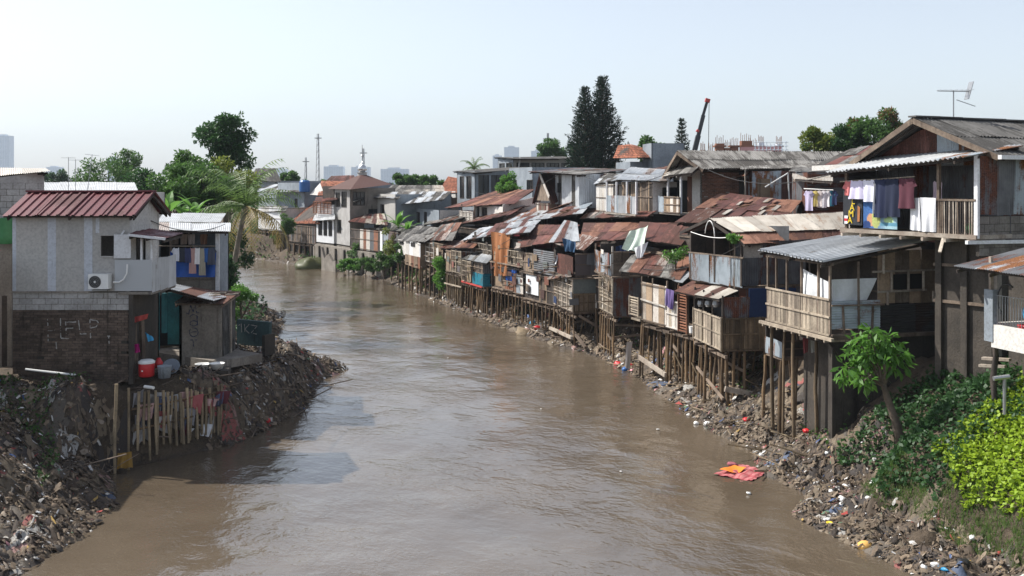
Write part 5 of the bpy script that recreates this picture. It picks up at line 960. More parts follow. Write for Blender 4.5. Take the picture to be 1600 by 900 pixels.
# balcony on the river side
BX = A_(239)
h.box('balcony_floor', (A_(186),-.08,2.64), (BX,2.2,2.73), M['concrete']); h.box('balcony_front', (A_(181),-.10,2.76), (BX,-.07,3.78), M['slate'])
h.wall((BX,-.08), (BX,2.2), 2.7, 3.78, 'zinc', M['slate']); h.roof(h.l(201,366,32.3), h.l(258,372,32.2), h.l(286,364,34.6), h.l(226,356,34.6), M['redroof'], 1., 1, .01, extra=0)
h.bar('fascia', h.l(200,367,32.25), h.l(258,373.5,32.15), .05, .08, M['white_p'])
for a in (222,238): h.bar('post', (A_(a),-.05,3.7), (A_(a),-.05,B_(371)), .06, .06, M['white_p'])
ao = h.o
ac = h.box('air_conditioner_body', (A_(145),-.36,B_(450)), (A_(176),-.06,B_(427)), M['whitepl'])
fc = V((A_(155.5),-.366,B_(438.8))); MB().tube([fc, fc+V((0,-.004,0))], .20, 20).build('fan_grille', M['black'], ac)
for k in range(4): MB().add([fc+V((math.cos(t)*r_,-.008-.001*k,math.sin(t)*r_)) for r_ in (.05+.045*k,.058+.045*k) for t in np.linspace(0,6.28,19)[:-1]], [(i, (i+1)%18, 18+(i+1)%18, 18+i) for i in range(18)]).build('grille_ring', M['steel'], ac)
MB().tube([fc+V((0,-.006,0)), fc+V((0,-.016,0))], .035, 10).build('fan_hub', M['whitepl'], ac); MB().bar((A_(150),-.2,B_(452)), (A_(173),-.2,B_(452)), .25, .03).build('bracket', M['steel'], ac)
h.mb('refrigerant_pipe', MB().tube([h.l(177,441,32.5), h.l(186,441,32.5), h.l(193,437,32.5), h.l(198,428,32.5), h.l(199,413,32.5)], .028, 8), M['whitepl'])
S = lambda *pts: [(A_(a), B_(b)) for a, b in pts]
strokes(h.o, 'chalk_writing', M['chalk'], [S((74.5,498),(75.5,512),(75.8,533)), S((95,497),(95.5,527)), S((76,517),(83,516),(95.5,514)), S((103,502),(104,523)), S((103,503),(119,503)), S((104,512.5),(118,512.5)), S((104,523),(110,523.5)), S((123,500),(126,522),(135,521)), S((141,499),(142,528)), S((141,499),(152,501),(154,504),(151,510),(142,513)), S((168,525),(172,525),(176,524)), S((170,525),(171,536)), S((88,530),(89,546)), S((85,529),(92,527)), S((96,528),(108,529))], V((0,0,0)), V((1,0,0)), V((0,0,1)), V((0,-1,0)), .035)
# weathered timber post and clutter at its corner
h2 = House('timber_lean_to', 'teal posted lean-to with patched sheet roof between the grey house and the shed', 'shed', (205,33.4), (365,38.6), 2.6, 3.0)
for (px, y0, y1, d, w_) in ((243,455,548,35.5,.26),(257,458,520,37,.16)): p = h2.l(px,y1,d); h2.bar('post', p, h2.l(px,y0,d), w_, .14, M['teal'])
p = h2.l(212,592,33.2); h2.bar('post', p, h2.l(207,488,33.2), .16, .14, M['wood']); h2.bar('post', h2.l(224,585,33.6), h2.l(221,500,33.6), .14, .12, M['wood']); h2.wall(h2.l(262,500,38.6).xy, h2.l(285,500,38.6).xy, .2, 2.2, 'solid', M['teal'], th=.06)
h2.roof(h2.l(258,450,36.8), h2.l(332,470,36.4), h2.l(366,461,39.6), h2.l(270,443,39.6), [M['rustl'],M['asb'],M['zinc']], .7, 1, .03); h2.roof(h2.l(205,478,33.6), h2.l(213,474,33.4), h2.l(262,447,36.8), h2.l(250,449,37), [M['rust'],M['rusto']], .3, 1, .02, purlin=False)
h2.wall(h2.l(225,500,39.5).xy, h2.l(300,500,39.5).xy, .0, 2.0, 'solid', M['dark'], th=.05, wname='back_wall')
# blue tarp house
h = House('blue_tarp_house', 'upper room hung with laundry and a blue tarpaulin under a white sheet roof', 'house', (235,40), (343,40), 2.6, 1.3); L = h.L; q = h.w
h.wall((0,0), (L,0), -.4, 2.55, 'solid', M['concrete']); h.wall((L,0), (L,1.3), -.4, 4.4, 'solid', M['bluegrey']); h.wall((L,1.3), (0,1.3), -.4, 4.5, 'solid', M['bluegrey'], wname='back_wall'); h.wall((0,1.3), (0,0), -.4, 4.4, 'solid', M['bluegrey'], wname='end_wall'); h.box('floor', (.05,.05,2.56), (L-.05,1.2,2.68), M['concrete'])
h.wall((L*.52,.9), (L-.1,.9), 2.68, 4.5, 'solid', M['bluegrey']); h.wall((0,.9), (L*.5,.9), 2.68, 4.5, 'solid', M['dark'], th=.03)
h.bar('post', (L-.06,-.06,-.3), (L-.06,-.06,4.5), .14, .12, M['white_p']); h.bar('post', (L*.3,-.03,2.6), (L*.3,-.03,4.5), .08, .08, M['wood']); h.bar('post', (0.05,-.03,2.6), (0.05,-.03,4.5), .08, .08, M['wood'])
h.roof(h.l(233,360,39.3), h.l(357,362,39.3), h.l(359,349,41.3), h.l(236,347,41.3), [M['white'],M['white'],M['rustl']], .85, 1, .01); h.roof(h.l(247,347,41.2), h.l(344,348,41.2), h.l(352,333.5,44.6), h.l(255,333.5,44.6), M['white'], .85, 1, .01)
cloth('tarpaulin', 'bright blue tarpaulin wall under the laundry rail', 'tarpaulin', P(266,393,39.75), P(338,392,39.75), P(268,433,39.7), P(336,433,39.7), M['bluetarp'], .05, 3, 30)
tag(pole('clothes_pole', None, P(232,384,39.55), P(336,384.5,39.55), .022, M['bamboo']), 'bamboo clothes pole in front of the blue tarpaulin', 'pole')
for k, (px, c_, lab, w_, hh_) in enumerate(((276,(.68,.70,.76),'white t-shirt hanging before the blue tarpaulin near the balcony',.30,.56),(284,(.03,.035,.05),'black shirt beside the white t-shirt on the blue tarpaulin rail',.3,.6),(294,(.04,.05,.12),'dark indigo shirt in the middle of the blue tarpaulin rail',.3,.62),(301,(.42,.26,.24),'long dusty pink dress before the blue tarpaulin',.26,1.05),(309,(.72,.72,.72),'white trousers hanging before the blue tarpaulin',.22,.68),(316,(.32,.30,.24),'long olive grey garment on the blue tarpaulin rail',.26,1.12),(322,(.03,.10,.30),'royal blue shirt by the white post',.28,.6),(330,(.06,.07,.1),'charcoal shirt at the white post end of the rail',.3,.7))):
    shirt(lab, P(px, 386, 39.5), V((1,0,0)), cmat('cloth_bt%d' % k, c_), w_*1.1, hh_, .14)
for k, (px, c_) in enumerate(((268,(.12,.09,.07)),(281,(.2,.15,.12)),(293,(.28,.24,.22)),(313,(.15,.08,.05)))): t = P(px, 366, 39.9); cloth('garment', ['brown','tan','grey','rust brown'][k]+' garment stuffed under the white sheet eave', 'garment', t, t+V((.3,0,0)), t+V((.02,0,-.42)), t+V((.28,0,-.4)), cmat('cloth_ev%d' % k, c_), .04, 2, 8, 5)
t = P(266,428,38.8); cloth('rag', 'white rag hanging off the balcony corner', 'rag', t, t+V((.18,0,0)), t+V((.1,0,-.45)), t+V((.26,0,-.4)), M['whitetarp'], .04, 2, 6, 5)
# concrete shed
h = House('concrete_shed', 'small bare concrete shed with purple graffiti on the platform', 'shed', (280,37.4), (347,37.4), 2.45, 1.7); L = h.L
h.wall((0,0), (L-.12,0), -.3, 2.08, 'solid', M['concrete'], th=.15); h.wall((L,.1), (L,1.7), -.3, 2.08, 'zinc', M['asbd']); h.wall((L,1.7), (0,1.7), -.3, 2.1, 'solid', M['concrete'], wname='back_wall'); h.wall((0,1.7), (0,.0), -.3, 2.1, 'solid', M['concrete'], wname='end_wall')
h.bar('post', (L-.06,-.03,-.2), (L-.06,-.03,2.05), .12, .1, M['concrete']); h.bar('post', (L+.03,1.0,-.2), (L+.03,1.0,2.05), .1, .1, M['wood_l'])
h.roof((-.12,-.25,2.12), (L+.12,-.25,2.10), (L+.2,1.9,2.32), (-.1,1.9,2.35), [M['asb'],M['rustl'],M['asb']], .6, 1, .03, pmat=M['wood'])
for k in range(6): p = V((R(.2,L), R(.3,1.6), 2.33)); stick_on_roof(h.w(p), h.w(p+V((R(.3,.7), R(-.2,.2), R(0,.05)))), 'loose board scrap lying on the concrete shed roof', .035, M['wood_l'])
C_ = lambda *pts: [((a-280)/F*37.4, Z(b,37.4)-2.45) for a, b in pts]
circ = lambda cx, cy, rx, ry, a0=0, a1=6.3: C_(*[(cx+rx*math.cos(t), cy+ry*math.sin(t)) for t in np.linspace(a0, a1, 14)])
strokes(h.o, 'ink_writing', M['inkblue'], [C_((291,489),(295,491),(298,477),(302,487),(305,477),(308,489),(311,488)), circ(303,496,6,4.5,3.2,6.6), C_((308,494),(309,508)), circ(303,505,6,4), circ(303,519,7,7), C_((298,519),(307,518)), C_((298,531),(308,531)), C_((302,532),(303,541))], V((0,0,0)), V((1,0,0)), V((0,0,1)), V((0,-1,0)), .03)
# platform and low wall
s_ = House('concrete_platform', 'concrete slab platform beside the shed on the heap of rubbish', 'platform', (340,36.4), (410,38.2), 2.2, 4.2); s_.mb('slab', MB().add([(0,0,-.0),(s_.L,0,-.0),(s_.L+.1,3.8,0),(0,4.2,0),(0,0,.32),(s_.L,0,.30),(s_.L+.1,3.8,.34),(0,4.2,.34)], [(0,3,2,1),(4,5,6,7),(0,1,5,4),(1,2,6,5),(2,3,7,6),(3,0,4,7)]), M['concrete']); s_.box('footing', (.25,.3,-1.5), (s_.L-.35,3.4,-.01), M['concrete_d'])
s_ = House('painted_low_wall', 'low dark green painted wall with pale chalk letters at the platform edge', 'wall', (370,41.6), (421,41.0), 2.5, .2); L = s_.L; s_.mb('wall_slab', MB().add([(0,0,-.2),(L,0,-.2),(L,0,.82),(0,0,.86),(0,.16,-.2),(L,.16,-.2),(L,.16,.82),(0,.16,.86)], [(0,3,7,4),(3,2,6,7),(0,1,2,3),(1,5,6,2),(5,4,7,6),(0,4,5,1)]), grimy('painted_wall_green', (.05,.09,.09), (.035,.06,.065), 1.5, .8, (.02,.025,.025), .56))
K_ = lambda *pts: [((a-370)/F*41.3, Z(b,41.3)-2.5) for a, b in pts]
strokes(s_.o, 'chalk_writing', M['chalk'], [K_((374,510),(379,506.5),(380,520)), K_((385,507),(386,522)), K_((394,507),(386,515),(394,521)), K_((397,508),(409,509),(398,520),(411,522))], V((0,0,0)), V((1,0,0)), V((0,0,1)), V((0,-1,0)), .035)
s_.box('wall_end', (L,-.5,-.5), (L+.14,.2,.35), M['concrete_d'])
# neighbours
h = House('block_house', 'grey block house with pale sheet roof at the edge of the bank', 'house', (-91,35.2), (69,36.6), 2.7, 5); L = h.L
h.blocks((0,0), (L,0), 3.2, 6.35, M['blockw'], .42, .22, M['blockd']); h.wall((0,0), (L,0), -.3, 3.18, 'solid', M['concrete']); h.wall((L,0), (L,5), -.3, 6.3, 'solid', M['blockw']); h.wall((L,5), (0,5), -.3, 6.8, 'solid', M['blockd'], wname='back_wall')
h.roof(h.l(-75,283,36.2), h.l(74,268,36.2), h.l(70,264,41.6), h.l(-75,262,41.6), M['silver'], .9, 1, .02); h.wall((0,-.0), (L,-.0), 6.3, 6.3, 'solid', M['blockw'], z1b=6.75); h.box('door', (.9,-.06,3.9), (1.75,-.02,6.1), M['wood']); h.wall((1.9,-.3), (2.2,-.3), -.2, 2.3, 'plank', [M['wood_d']], rail=False)
h = House('white_sheet_house', 'long low house with white sheet roof behind the maroon roof house', 'house', (62,47), (212,47), 3, 4); L = h.L
for p, q_ in (((0,0),(L,0)),((L,0),(L,4)),((L,4),(0,4)),((0,4),(0,0))): h.wall(p, q_, -.5, 5.6, 'solid', M['plaster'])
h.roof(h.l(62,301,46.6), h.l(212,301,46.6), h.l(208,285,51.4), h.l(68,285,51.4), M['white'], .9, 1, .01)
for (px, py, d, hh) in ((107,301,45,1.6),(118,301,45,1.5),(136,303,45,1.8)): aerial(P(px,py,d), hh, {107:'tallest thin aerial mast over the maroon ridge',118:'second thin aerial mast beside the tallest one',136:'leaning thin aerial mast over the white sheet roof'}[px], .55, yaw=.4); 
LASTA = [o for o in COL.objects if o.name.startswith('tv_aerial')][-1]; LASTA.rotation_euler = (0,.12,.4)
# barrels and household things
def lath(name, prof, mat, loc, label, cat, rot=None, n=18, group=None, smooth=True):
    o = MB().lathe(prof, n=n).build(name, mat, smooth=smooth); o.location = loc; tag(o, label, cat, group)
    if rot: o.rotation_euler = rot
    return o
o_ = lath('drink_cooler', [(0,0),(.22,0),(.25,.04),(.26,.42),(.25,.44),(0,.44)], M['red'], P(229,588,33.0), 'round red drinks cooler with white lid beside the timber post', 'cooler'); MB().lathe([(0,.441),(.27,.441),(.27,.5),(.2,.55),(0,.56)], n=18).build('lid', M['whitepl'], o_); MB().bar((-.05,-.26,.2), (-.05,-.26,.24), .05, .012).build('tap', M['whitepl'], o_)
o_ = lath('bucket', [(0,0),(.19,0),(.23,.38),(.24,.4),(.22,.39),(0,.36)], M['bluegrey'], P(257,590,33.1), 'faded blue bucket beside the red drinks cooler', 'bucket')
lath('washing_bowl', [(0,0),(.2,0),(.29,.14),(.3,.15),(.27,.14),(0,.05)], cmat('lidblue', (.2,.23,.27)), P(245,571,34.0)+V((.5,0,-.1)), 'grey blue bowl tipped against the bucket', 'bowl', (.9,.2,0))
lath('plastic_jug', [(0,0),(.12,0),(.14,.18),(.08,.26),(.06,.33),(0,.33)], M['red'], P(248,572,33.6)+V((.0,0,-.05)), 'small bright red jug behind the bucket', 'jug')
for k, px in enumerate((317,339)): lath('white_basin', [(0,0),(.20,0),(.27,.19),(.285,.2),(.25,.19),(.18,.03),(0,.03)], M['whitepl'], P(px, 577-k*1, 35.6), ['deep','shallow'][k]+' white basin on the ledge in front of the concrete shed', 'basin', sq if False else None)
s_ = House('stone_ledge', 'rough concrete ledge under the two white basins', 'ledge', (300,35.2), (356,35.4), 1.9, .9); s_.box('slab', (0,0,-.3), (s_.L,.9,.48), M['concrete_d'])
cloth('cloth', 'magenta cloth hung on the weathered timber post', 'cloth', P(209,538,33.0), P(218,537,33.0), P(210,552,33), P(219,550,33), cmat('cloth_magenta', (.45,.02,.2)), .05, 2, 8, 5); cloth('pennant', 'faded red pennant strip tied to the timber post top', 'pennant', P(207,496,33), P(232,490,33.2), P(211,504,33), P(230,498,33.2), cmat('cloth_pennant', (.42,.07,.06)), .06, 2, 10, 4)
cloth('plastic_bag', 'bright blue plastic bag tied on the timber post', 'bag', P(226,519,33.2), P(237,525,33.2), P(231,534,33.2), P(240,532,33.2), M['sky_blue'], .06, 2, 8, 5)
lath('barrel', [(0,0),(.3,0),(.31,.3),(.3,.9),(.31,.92),(0,.92)], M['green'], P(8,372,35.5)+V((0,0,-.2)), 'green plastic barrel up beside the block house', 'barrel'); h_ = House('tank_stand', 'concrete tank stand beside the block house', 'stand', (-14,35.8), (18,35.8), 2.6, 1); h_.box('pillar', (0,0,-.3), (h_.L,1,4.35), M['concrete'])
o_ = MB().tube([P(40,577,32.2), P(118,586,31.9)], .035, 7).build('plastic_pipe', M['whitepl']); tag(o_, 'long white plastic pipe lying along the house foot', 'pipe'); o_ = MB().tube([P(226,604,31.9), P(240,606,31.7)], .05, 8).build('plastic_pipe', M['whitepl']); tag(o_, 'short white pipe end poking from the bank under the cooler', 'pipe'); o_ = MB().tube([P(88,630,31.2), P(104,633,31)], .06, 8).build('plastic_pipe', M['whitepl']); tag(o_, 'broken white pipe end in the weeds below the chalk writing', 'pipe')
# neighbour standing just past the frame; its shade lies on the rubbish slope
h = House('neighbour_house', 'plain block house on the bank just beyond the rubbish slope', 'house', (-460,28.4), (-80,29.6), 2.6, 3.2)
for p, q_ in (((0,0),(h.L,0)),((h.L,0),(h.L,3.2)),((h.L,3.2),(0,3.2)),((0,3.2),(0,0))): h.wall(p, q_, -1.5, 3.7, 'solid', M['blockw'])
h.roof((-.3,-.4,3.75), (h.L+.3,-.4,3.75), (h.L+.3,3.6,4.2), (-.3,3.6,4.2), M['rust'], .9, 1, .02)
# bamboo fence
f_ = empty('bamboo_fence', (X(182,31.2),31.2,0), 'tall bamboo pole fence stuffed with rags at the water edge', 'fence'); Mi = Matrix.Translation(-f_.location)
top = [(182,600,738),(201,606,738),(217,612,700),(226,612,690),(232,610,715),(243,610,706),(246,620,700),(255,610,690),(262,612,688),(269,612,690),(274,618,692),(281,614,688),(285,628,690),(292,606,688),(299,608,684),(305,610,682),(309,612,680),(315,612,675),(321,618,676),(327,606,674),(333,614,672),(341,602,676),(346,600,672)]
for k, (px, t_, b_) in enumerate(top):
    d = lerp(31.1, 34.4, (px-182)/165); pole('fence_pole', f_, Mi@P(px, t_, d), Mi@P(px+R(-3,4), b_+4, d-.12), R(.04,.06), M['fencepole'])
for (a, ya, b, yb) in ((205,640,345,612),(210,672,345,640)): pole('fence_rail', f_, Mi@P(a,ya,31.65), Mi@P(b,yb,34.3), .035, M['stilt'])
pale = [(.45,.43,.42),(.3,.28,.26),(.12,.03,.04),(.05,.05,.07),(.5,.32,.3),(.16,.13,.1),(.25,.24,.25),(.35,.1,.1),(.1,.12,.2),(.6,.6,.62)]
for k in range(46):
    px = R(205,348); d = lerp(31.5, 34.4, (px-182)/165)+R(-.16,.06); py = R(612,672); t = P(px, py, d); w_ = R(.15,.45); c_ = random.choice(pale); cn = ['pale grey','stone grey','dark red','black','faded pink','brown','mid grey','brick red','dark blue','whitish'][pale.index(c_)]
    o_ = cloth('rag', cn+' dirty rag wedged among the bamboo fence poles', 'rag', t, t+V((w_,w_*.6,R(-.1,.1))), t+V((R(-.1,.1),0,-R(.2,.6))), t+V((w_*.8,w_*.5,-R(.2,.7))), cmat('rag_%d' % pale.index(c_), c_, .4), .07, 2, 8, 6, 'rags in the bamboo fence')
cloth('cloth', 'mustard cloth heaped at the foot of the bamboo fence', 'cloth', P(184,708,31.1), P(206,706,31.2), P(182,733,30.9), P(207,730,31), cmat('cloth_mustard', (.26,.15,.03)), .1, 2, 10, 7)
# ------------------------------------------------------------------ vegetation
def leaf_arrays(c, size, asp=.45, up=.5, out=None, fold=.15):
    n = len(c); a = RNG.normal(size=(n,3)); 
    if out is not None: a = a*.7+out*1.1
    a[:,2] -= .25; a /= np.linalg.norm(a, axis=1)[:,None]+1e-6; r = RNG.normal(size=(n,3)); r[:,2] += up*2
    b = np.cross(a, r); b /= np.linalg.norm(b, axis=1)[:,None]+1e-6; nn = np.cross(b, a)
    s = size*RNG.uniform(.65,1.3,(n,1)); v = np.stack([c, c+a*s*.5+b*s*asp*.5+nn*s*fold*.5, c+a*s, c+a*s*.5-b*s*asp*.5+nn*s*fold*.5], 1).reshape(-1,3)
    return v, np.arange(4*n).reshape(n,4)
def clump_points(n, clumps, shell=.45):
    w_ = np.array([c[1]**2 for c in clumps]); k = RNG.choice(len(clumps), n, p=w_/w_.sum()); cc = np.array([tuple(c[0]) for c in clumps])[k]; rr = np.array([c[1] for c in clumps])[k]
    d = RNG.normal(size=(n,3)); d /= np.linalg.norm(d, axis=1)[:,None]; d[:,2] *= .8; r = RNG.uniform(0,1,n)**shell
    return cc+d*(rr*r)[:,None], d
def make_clumps(center, rad, n, sub=.38, seed=None):
    out = []; c = V(center)
    for _ in range(n):
        d = V((random.gauss(0,1), random.gauss(0,1), random.gauss(0,1))).normalized(); k = R(.35,.95); out.append((c+V((d.x*rad[0]*k, d.y*rad[1]*k, d.z*rad[2]*k)), min(rad)*R(sub*.6, sub*1.3)))
    return out
def tree(name, label, base, crowns, n, size, mat, trunk=.2, cat='tree', group=None, asp=.5, bark=None, nclump=22, sub=.4, second=None):
    o = empty(name, base, label, cat, group); Mi = Matrix.Translation(-V(base)); cl = []
    for c, rad in crowns: cl += make_clumps(Mi@V(c), rad, nclump, sub)
    p, d = clump_points(n, cl); v, f = leaf_arrays(p, size, asp, out=d); link('crown', np_mesh('crown', v, f), mat, o)
    if second: p, d = clump_points(n//5, random.sample(cl, max(1, len(cl)//4))); v, f = leaf_arrays(p, size, asp, out=d); link('crown', np_mesh('crown', v, f), second, o)
    if trunk:
        b = V((0,0,-.3)); top = Mi@V(crowns[0][0]); m = MB(); mid = lerp(b, top, .5)+V((R(-.3,.3)*trunk*3, 0, 0)); m.tube([b, mid, top], [trunk, trunk*.75, trunk*.4], 8); m.build('trunk', bark or M['bark'], o, smooth=True)
        for c, r_ in random.sample(cl, min(10, len(cl))): MB().tube([lerp(mid, top, R(.0,.8)), lerp(mid, c, .6)+V((0,0,.1)), c], [trunk*.35, trunk*.22, trunk*.08], 5).build('limb', bark or M['bark'], o)
    return o
def G_(px, d, dz=0): x = X(px, d); return V((x, d, gz(x, d)+dz))
# big tree and thicket on the left bank
tree('big_tree', 'tallest broad tree with dark crown behind the palm', G_(352,78), [(P(352,215,78),(1.9,1.8,1.9)),(P(352,258,78),(2.1,1.9,1.5)),(P(330,200,78),(1.1,1,.6)),(P(372,186,78),(.9,.9,.5)),(P(362,240,78),(1.6,1.6,1.8))], 9000, .30, M['leafd'], .35, nclump=12, sub=.42)
th = [('dense mid green tree below the tallest tree', (318,285,68), (2.6,2,1.8), 'leaf'), ('yellowish green tree behind the coconut palm', (360,280,72), (2.4,2,1.6), 'leafy'), ('leafy tree between the palm and the white sheet roof', (268,292,62), (1.9,1.6,1.6), 'leaf'), ('dark rounded tree behind the maroon ridge', (236,298,75), (2.2,2,1.5), 'leafd'), ('spreading tree with ragged top above the white sheet house', (170,268,105), (3.2,2.5,2.2), 'leaf'), ('thin feathery tree beside the ragged tree', (198,262,108), (1.6,1.6,2.4), 'leaf'), ('low tree over the far end of the white roof', (140,290,110), (1.6,1.6,1.0), 'leaf'), ('narrow tree next to the dark rounded tree', (290,262,70), (1.5,1.4,1.6), 'leaf')]
for lab, (px, py, d), rad, mt in th: tree('bank_tree', lab, G_(px, d), [(P(px,py,d), rad), (P(px+8,py+22,d),(rad[0]*.8,rad[1]*.8,rad[2]*.9))], 5200, .27, M[mt], .18, group='trees behind the left bank houses', nclump=14)
for k, (px, py, d, rad, mt, lab) in enumerate(((398,372,126,(2.8,2,2.6),'leafd','dark shrub thicket under the palm by the water'),(412,350,128,(2.6,2,2.2),'leaf','green shrub at the river bend beside the white stilt hut'),(368,395,70,(1.3,1.2,1.8),'leafd','dark shrub at the foot of the palm trunk'),(376,470,46.5,(.72,.75,.85),'leafg','rounded glossy green bush beside the concrete shed'),(352,425,52,(.8,.8,1.2),'leafd','dark bush squeezed behind the blue tarp house'),(425,388,124,(2.0,1.5,1.2),'leafd','dark shrub on the mud at the far bend'),
   (545,412,99,(1.1,1,.7),'leafg','green shrub in front of the retaining wall'),(572,414,95,(1.2,1.1,.7),'leaf','grey green shrub heap on the river edge'),(600,410,90,(1.0,.9,.8),'leaf','shrub below the door shack'),(612,380,92,(1.0,1,1.5),'leafy','yellowish shrub beside the white boarded hut'),(690,425,76.5,(1.0,.9,1.5),'leafg','bright shrub beside the tall slat shack'),(628,395,85.5,(.6,.6,.9),'leaf','small shrub against the white boarded hut'),(560,392,101,(.9,.9,1),'leaf','small shrub on top of the broken wall'),(450,352,114,(1.0,1.0,1.5),'leaf','shrub climbing beside the white stilt hut'),(375,375,131,(3.0,2,2.4),'leaf','broad green shrub on the far bend behind the palm trunk'),(405,385,123,(2.2,1.2,1.3),'leafd','low dark shrub at the far waterline'),(440,372,121,(1.5,1,1.6),'leaf','green creeper clump on the far stone wall'),(798,288,88,(1.2,1,1.1),'leafg','bright bush in front of the blue wall house'),(1055,398,45.2,(.55,.5,.45),'leafg','grassy plant pot bush under the eave of the dark shack'),(1148,372,39.2,(.35,.3,.2),'leafg','potted plant in the zinc loft opening'))):
    x, y = X(px,d), d; g0 = V((x, y, min(gz(x,y), Z(py,d)-.5))); tree('shrub', lab, g0, [(P(px,py,d), rad)], 2600 if d > 50 else (3800 if k == 3 else 700), .20 if d > 50 else .11, M[mt], .06 if k != 19 else .02, 'shrub', nclump=14)
# trees over the right bank roofs
for px, py, d, rad, mt, sec, lab in ((1280,225,78,(2.4,2,1.3),'leafy','leaf','low yellow green tree above the asbestos ridge'),(1365,205,75,(2.2,2,1.5),'leaf','leafbrown','tree with a brown dry patch above the patched roof'),(1330,218,76,(1.4,1.4,1.1),'leafd','leaf','dark tree between the two mango like crowns'),(1400,214,77,(1.2,1.2,.9),'leafg',None,'bright tree touching the grey gable roof'),
   (1020,243,106,(1.9,1.7,2.0),'leaf',None,'open branched tree beside the grey cube house'),(1042,258,104,(1.7,1.5,1.5),'leafd',None,'small tree under the short pine'),(860,236,135,(2.0,1.6,1.4),'leaf',None,'small tree behind the terrace house roof'),(905,238,112,(1.2,1.2,1.4),'leafd',None,'tree in front of the twin pines'),(640,283,130,(2.4,2,1.0),'leaf',None,'rounded tree top above the grey ridge roof'),(670,284,130,(2.4,2,1.1),'leaf',None,'second rounded tree top above the grey ridge roof'),(455,283,150,(3,2,1.2),'leaf',None,'far tree between the dark ridge and the tile roofs'),(510,290,160,(2.6,2,1.2),'leaf',None,'far tree behind the orange tile roof'),(90,282,170,(3.5,2,1.5),'leafd',None,'far dark tree beyond the block house')):
    tree('roofline_tree', lab, G_(px, d), [(P(px,py,d), rad)], 4200, .26 if d < 100 else .34, M[mt], .16, nclump=18, group='trees above the right bank roofs', second=M[sec] if sec else None)
# fill of far tree tops, unreadable one by one
v_, f_ = [], []
cl = []
for k in range(150):
    d = R(190,420); px = R(-150,1750); cl.append((P(px, 0, d).xy.to_3d()+V((0,0,R(4.5,7.2))), R(2,4)))
p, dd = clump_points(26000, cl); v, f = leaf_arrays(p, 1.1, .6, out=dd); link('far_trees', np_mesh('far_trees', v, f), M['leaf'], kind='stuff'); tag(COL.objects['far_trees'], 'hazy belt of distant tree tops behind all the roofs', 'trees')
# pines
def pine(px, pyt, d, rmax, label, n=30):
    b = G_(px, d); top = P(px, pyt, d); o = empty('araucaria_pine', b, label, 'pine tree', 'pines behind the roofs'); H_ = top.z-b.z; MB().tube([(0,0,-.3),(0,0,H_*.5),(0,0,H_)], [.22,.15,.03], 7).build('trunk', M['bark'], o); pts = []; dirs = []; br = MB()
    for i in range(n):
        t = lerp(.12, .985, i/(n-1)); z = H_*t; ln = rmax*min(1, (1-t)*2.3+.10)*R(.85,1.1)
        for k in range(6):
            a = 6.28*k/6+i*.7+R(-.25,.25); l_ = ln*R(.75,1.1); pr = None
            for j in range(5):
                u = j/4; q = V((math.cos(a)*l_*u, math.sin(a)*l_*u, z+l_*(-.05*u+.55*u*u)))
                if pr is not None: br.tube([pr, q], [.05*(1.1-u)+.012]*2, 4, False)
                pr = q
            m_ = max(18, int(l_*42))
            for j in range(m_):
                u = R(.22,1.0); sp = .20; pts.append((math.cos(a)*l_*u+R(-sp,sp), math.sin(a)*l_*u+R(-sp,sp), z+l_*(-.05*u+.55*u*u)+R(-.08,.16))); dirs.append((math.cos(a)*.6, math.sin(a)*.6, .7))
    br.build('branches', M['bark'], o, 'stuff'); v, f = leaf_arrays(np.array(pts), .33, .28, out=np.array(dirs)*1.6); link('crown', np_mesh('crown', v, f), M['pine'], o)
pine(941,121,100,2.2,'taller of the twin dark pines rising above the roofs',46); pine(914,137,99,1.75,'shorter of the twin dark pines rising above the roofs',42); pine(1065,187,120,1.35,'small lone pine beside the crane boom',26)
# coconut palms
def palm(base, top, r, nf, fl, label, cat='palm', dry=.25, sc=1.):
    o = empty('coconut_palm', base, label, cat); b = V((0,0,-.3)); t = V(top)-V(base); pts = [lerp(b, t, u)+V((math.sin(u*3.1)*-.25*sc,0,0)) for u in (0,.2,.4,.6,.8,1)]; MB().tube(pts, [r*1.3,r,r*.92,r*.9,r*.85,r*1.1], 9).build('trunk', M['palmbark'], o, smooth=True)
    for k in range(nf):
        az = 6.28*k/nf*2.4+R(-.2,.2); el = lerp(1.35, -.55, k/nf)+R(-.1,.1); L_ = fl*R(.85,1.1); m = MB(); rach = []
        for j in range(11):
            u = j/10; e = el-u*u*1.25; rach.append((t if j == 0 else rach[-1])+V((math.cos(az)*math.cos(e), math.sin(az)*math.cos(e), math.sin(e)))*(L_/10 if j else 0))
        m.tube(rach, [.03*sc*(1.1-j/10) for j in range(11)], 4, False)
        for j in range(2, 11):
            for w_ in (0,.5):
                p = lerp(rach[j-1], rach[j], w_); d = (rach[j]-rach[j-1]).normalized(); s_ = d.cross(V((0,0,1))).normalized(); ll = L_*.24*(1-abs(j/10-.45)*.9)
                for sg in (-1,1):
                    tip = p+s_*sg*ll*.75+d*ll*.45+V((0,0,-ll*R(.3,.75))); wd = d*.035*sc; m.add([p-wd, p+wd, tip], [(0,1,2)])
        m.build('frond', M['palmy'] if k > nf*(1-dry) else M['palml'], o)
    return o
bx_ = X(360,58); palm(V((bx_,58,gz(bx_,58))), P(384,322,58), .17, 34, 3.9, 'coconut palm leaning over the water beside the white roofed house')
bx_ = X(741,116); palm(V((bx_,116,gz(bx_,116))), P(741,262,116), .15, 18, 1.9, 'small far palm behind the long window house', dry=.1)
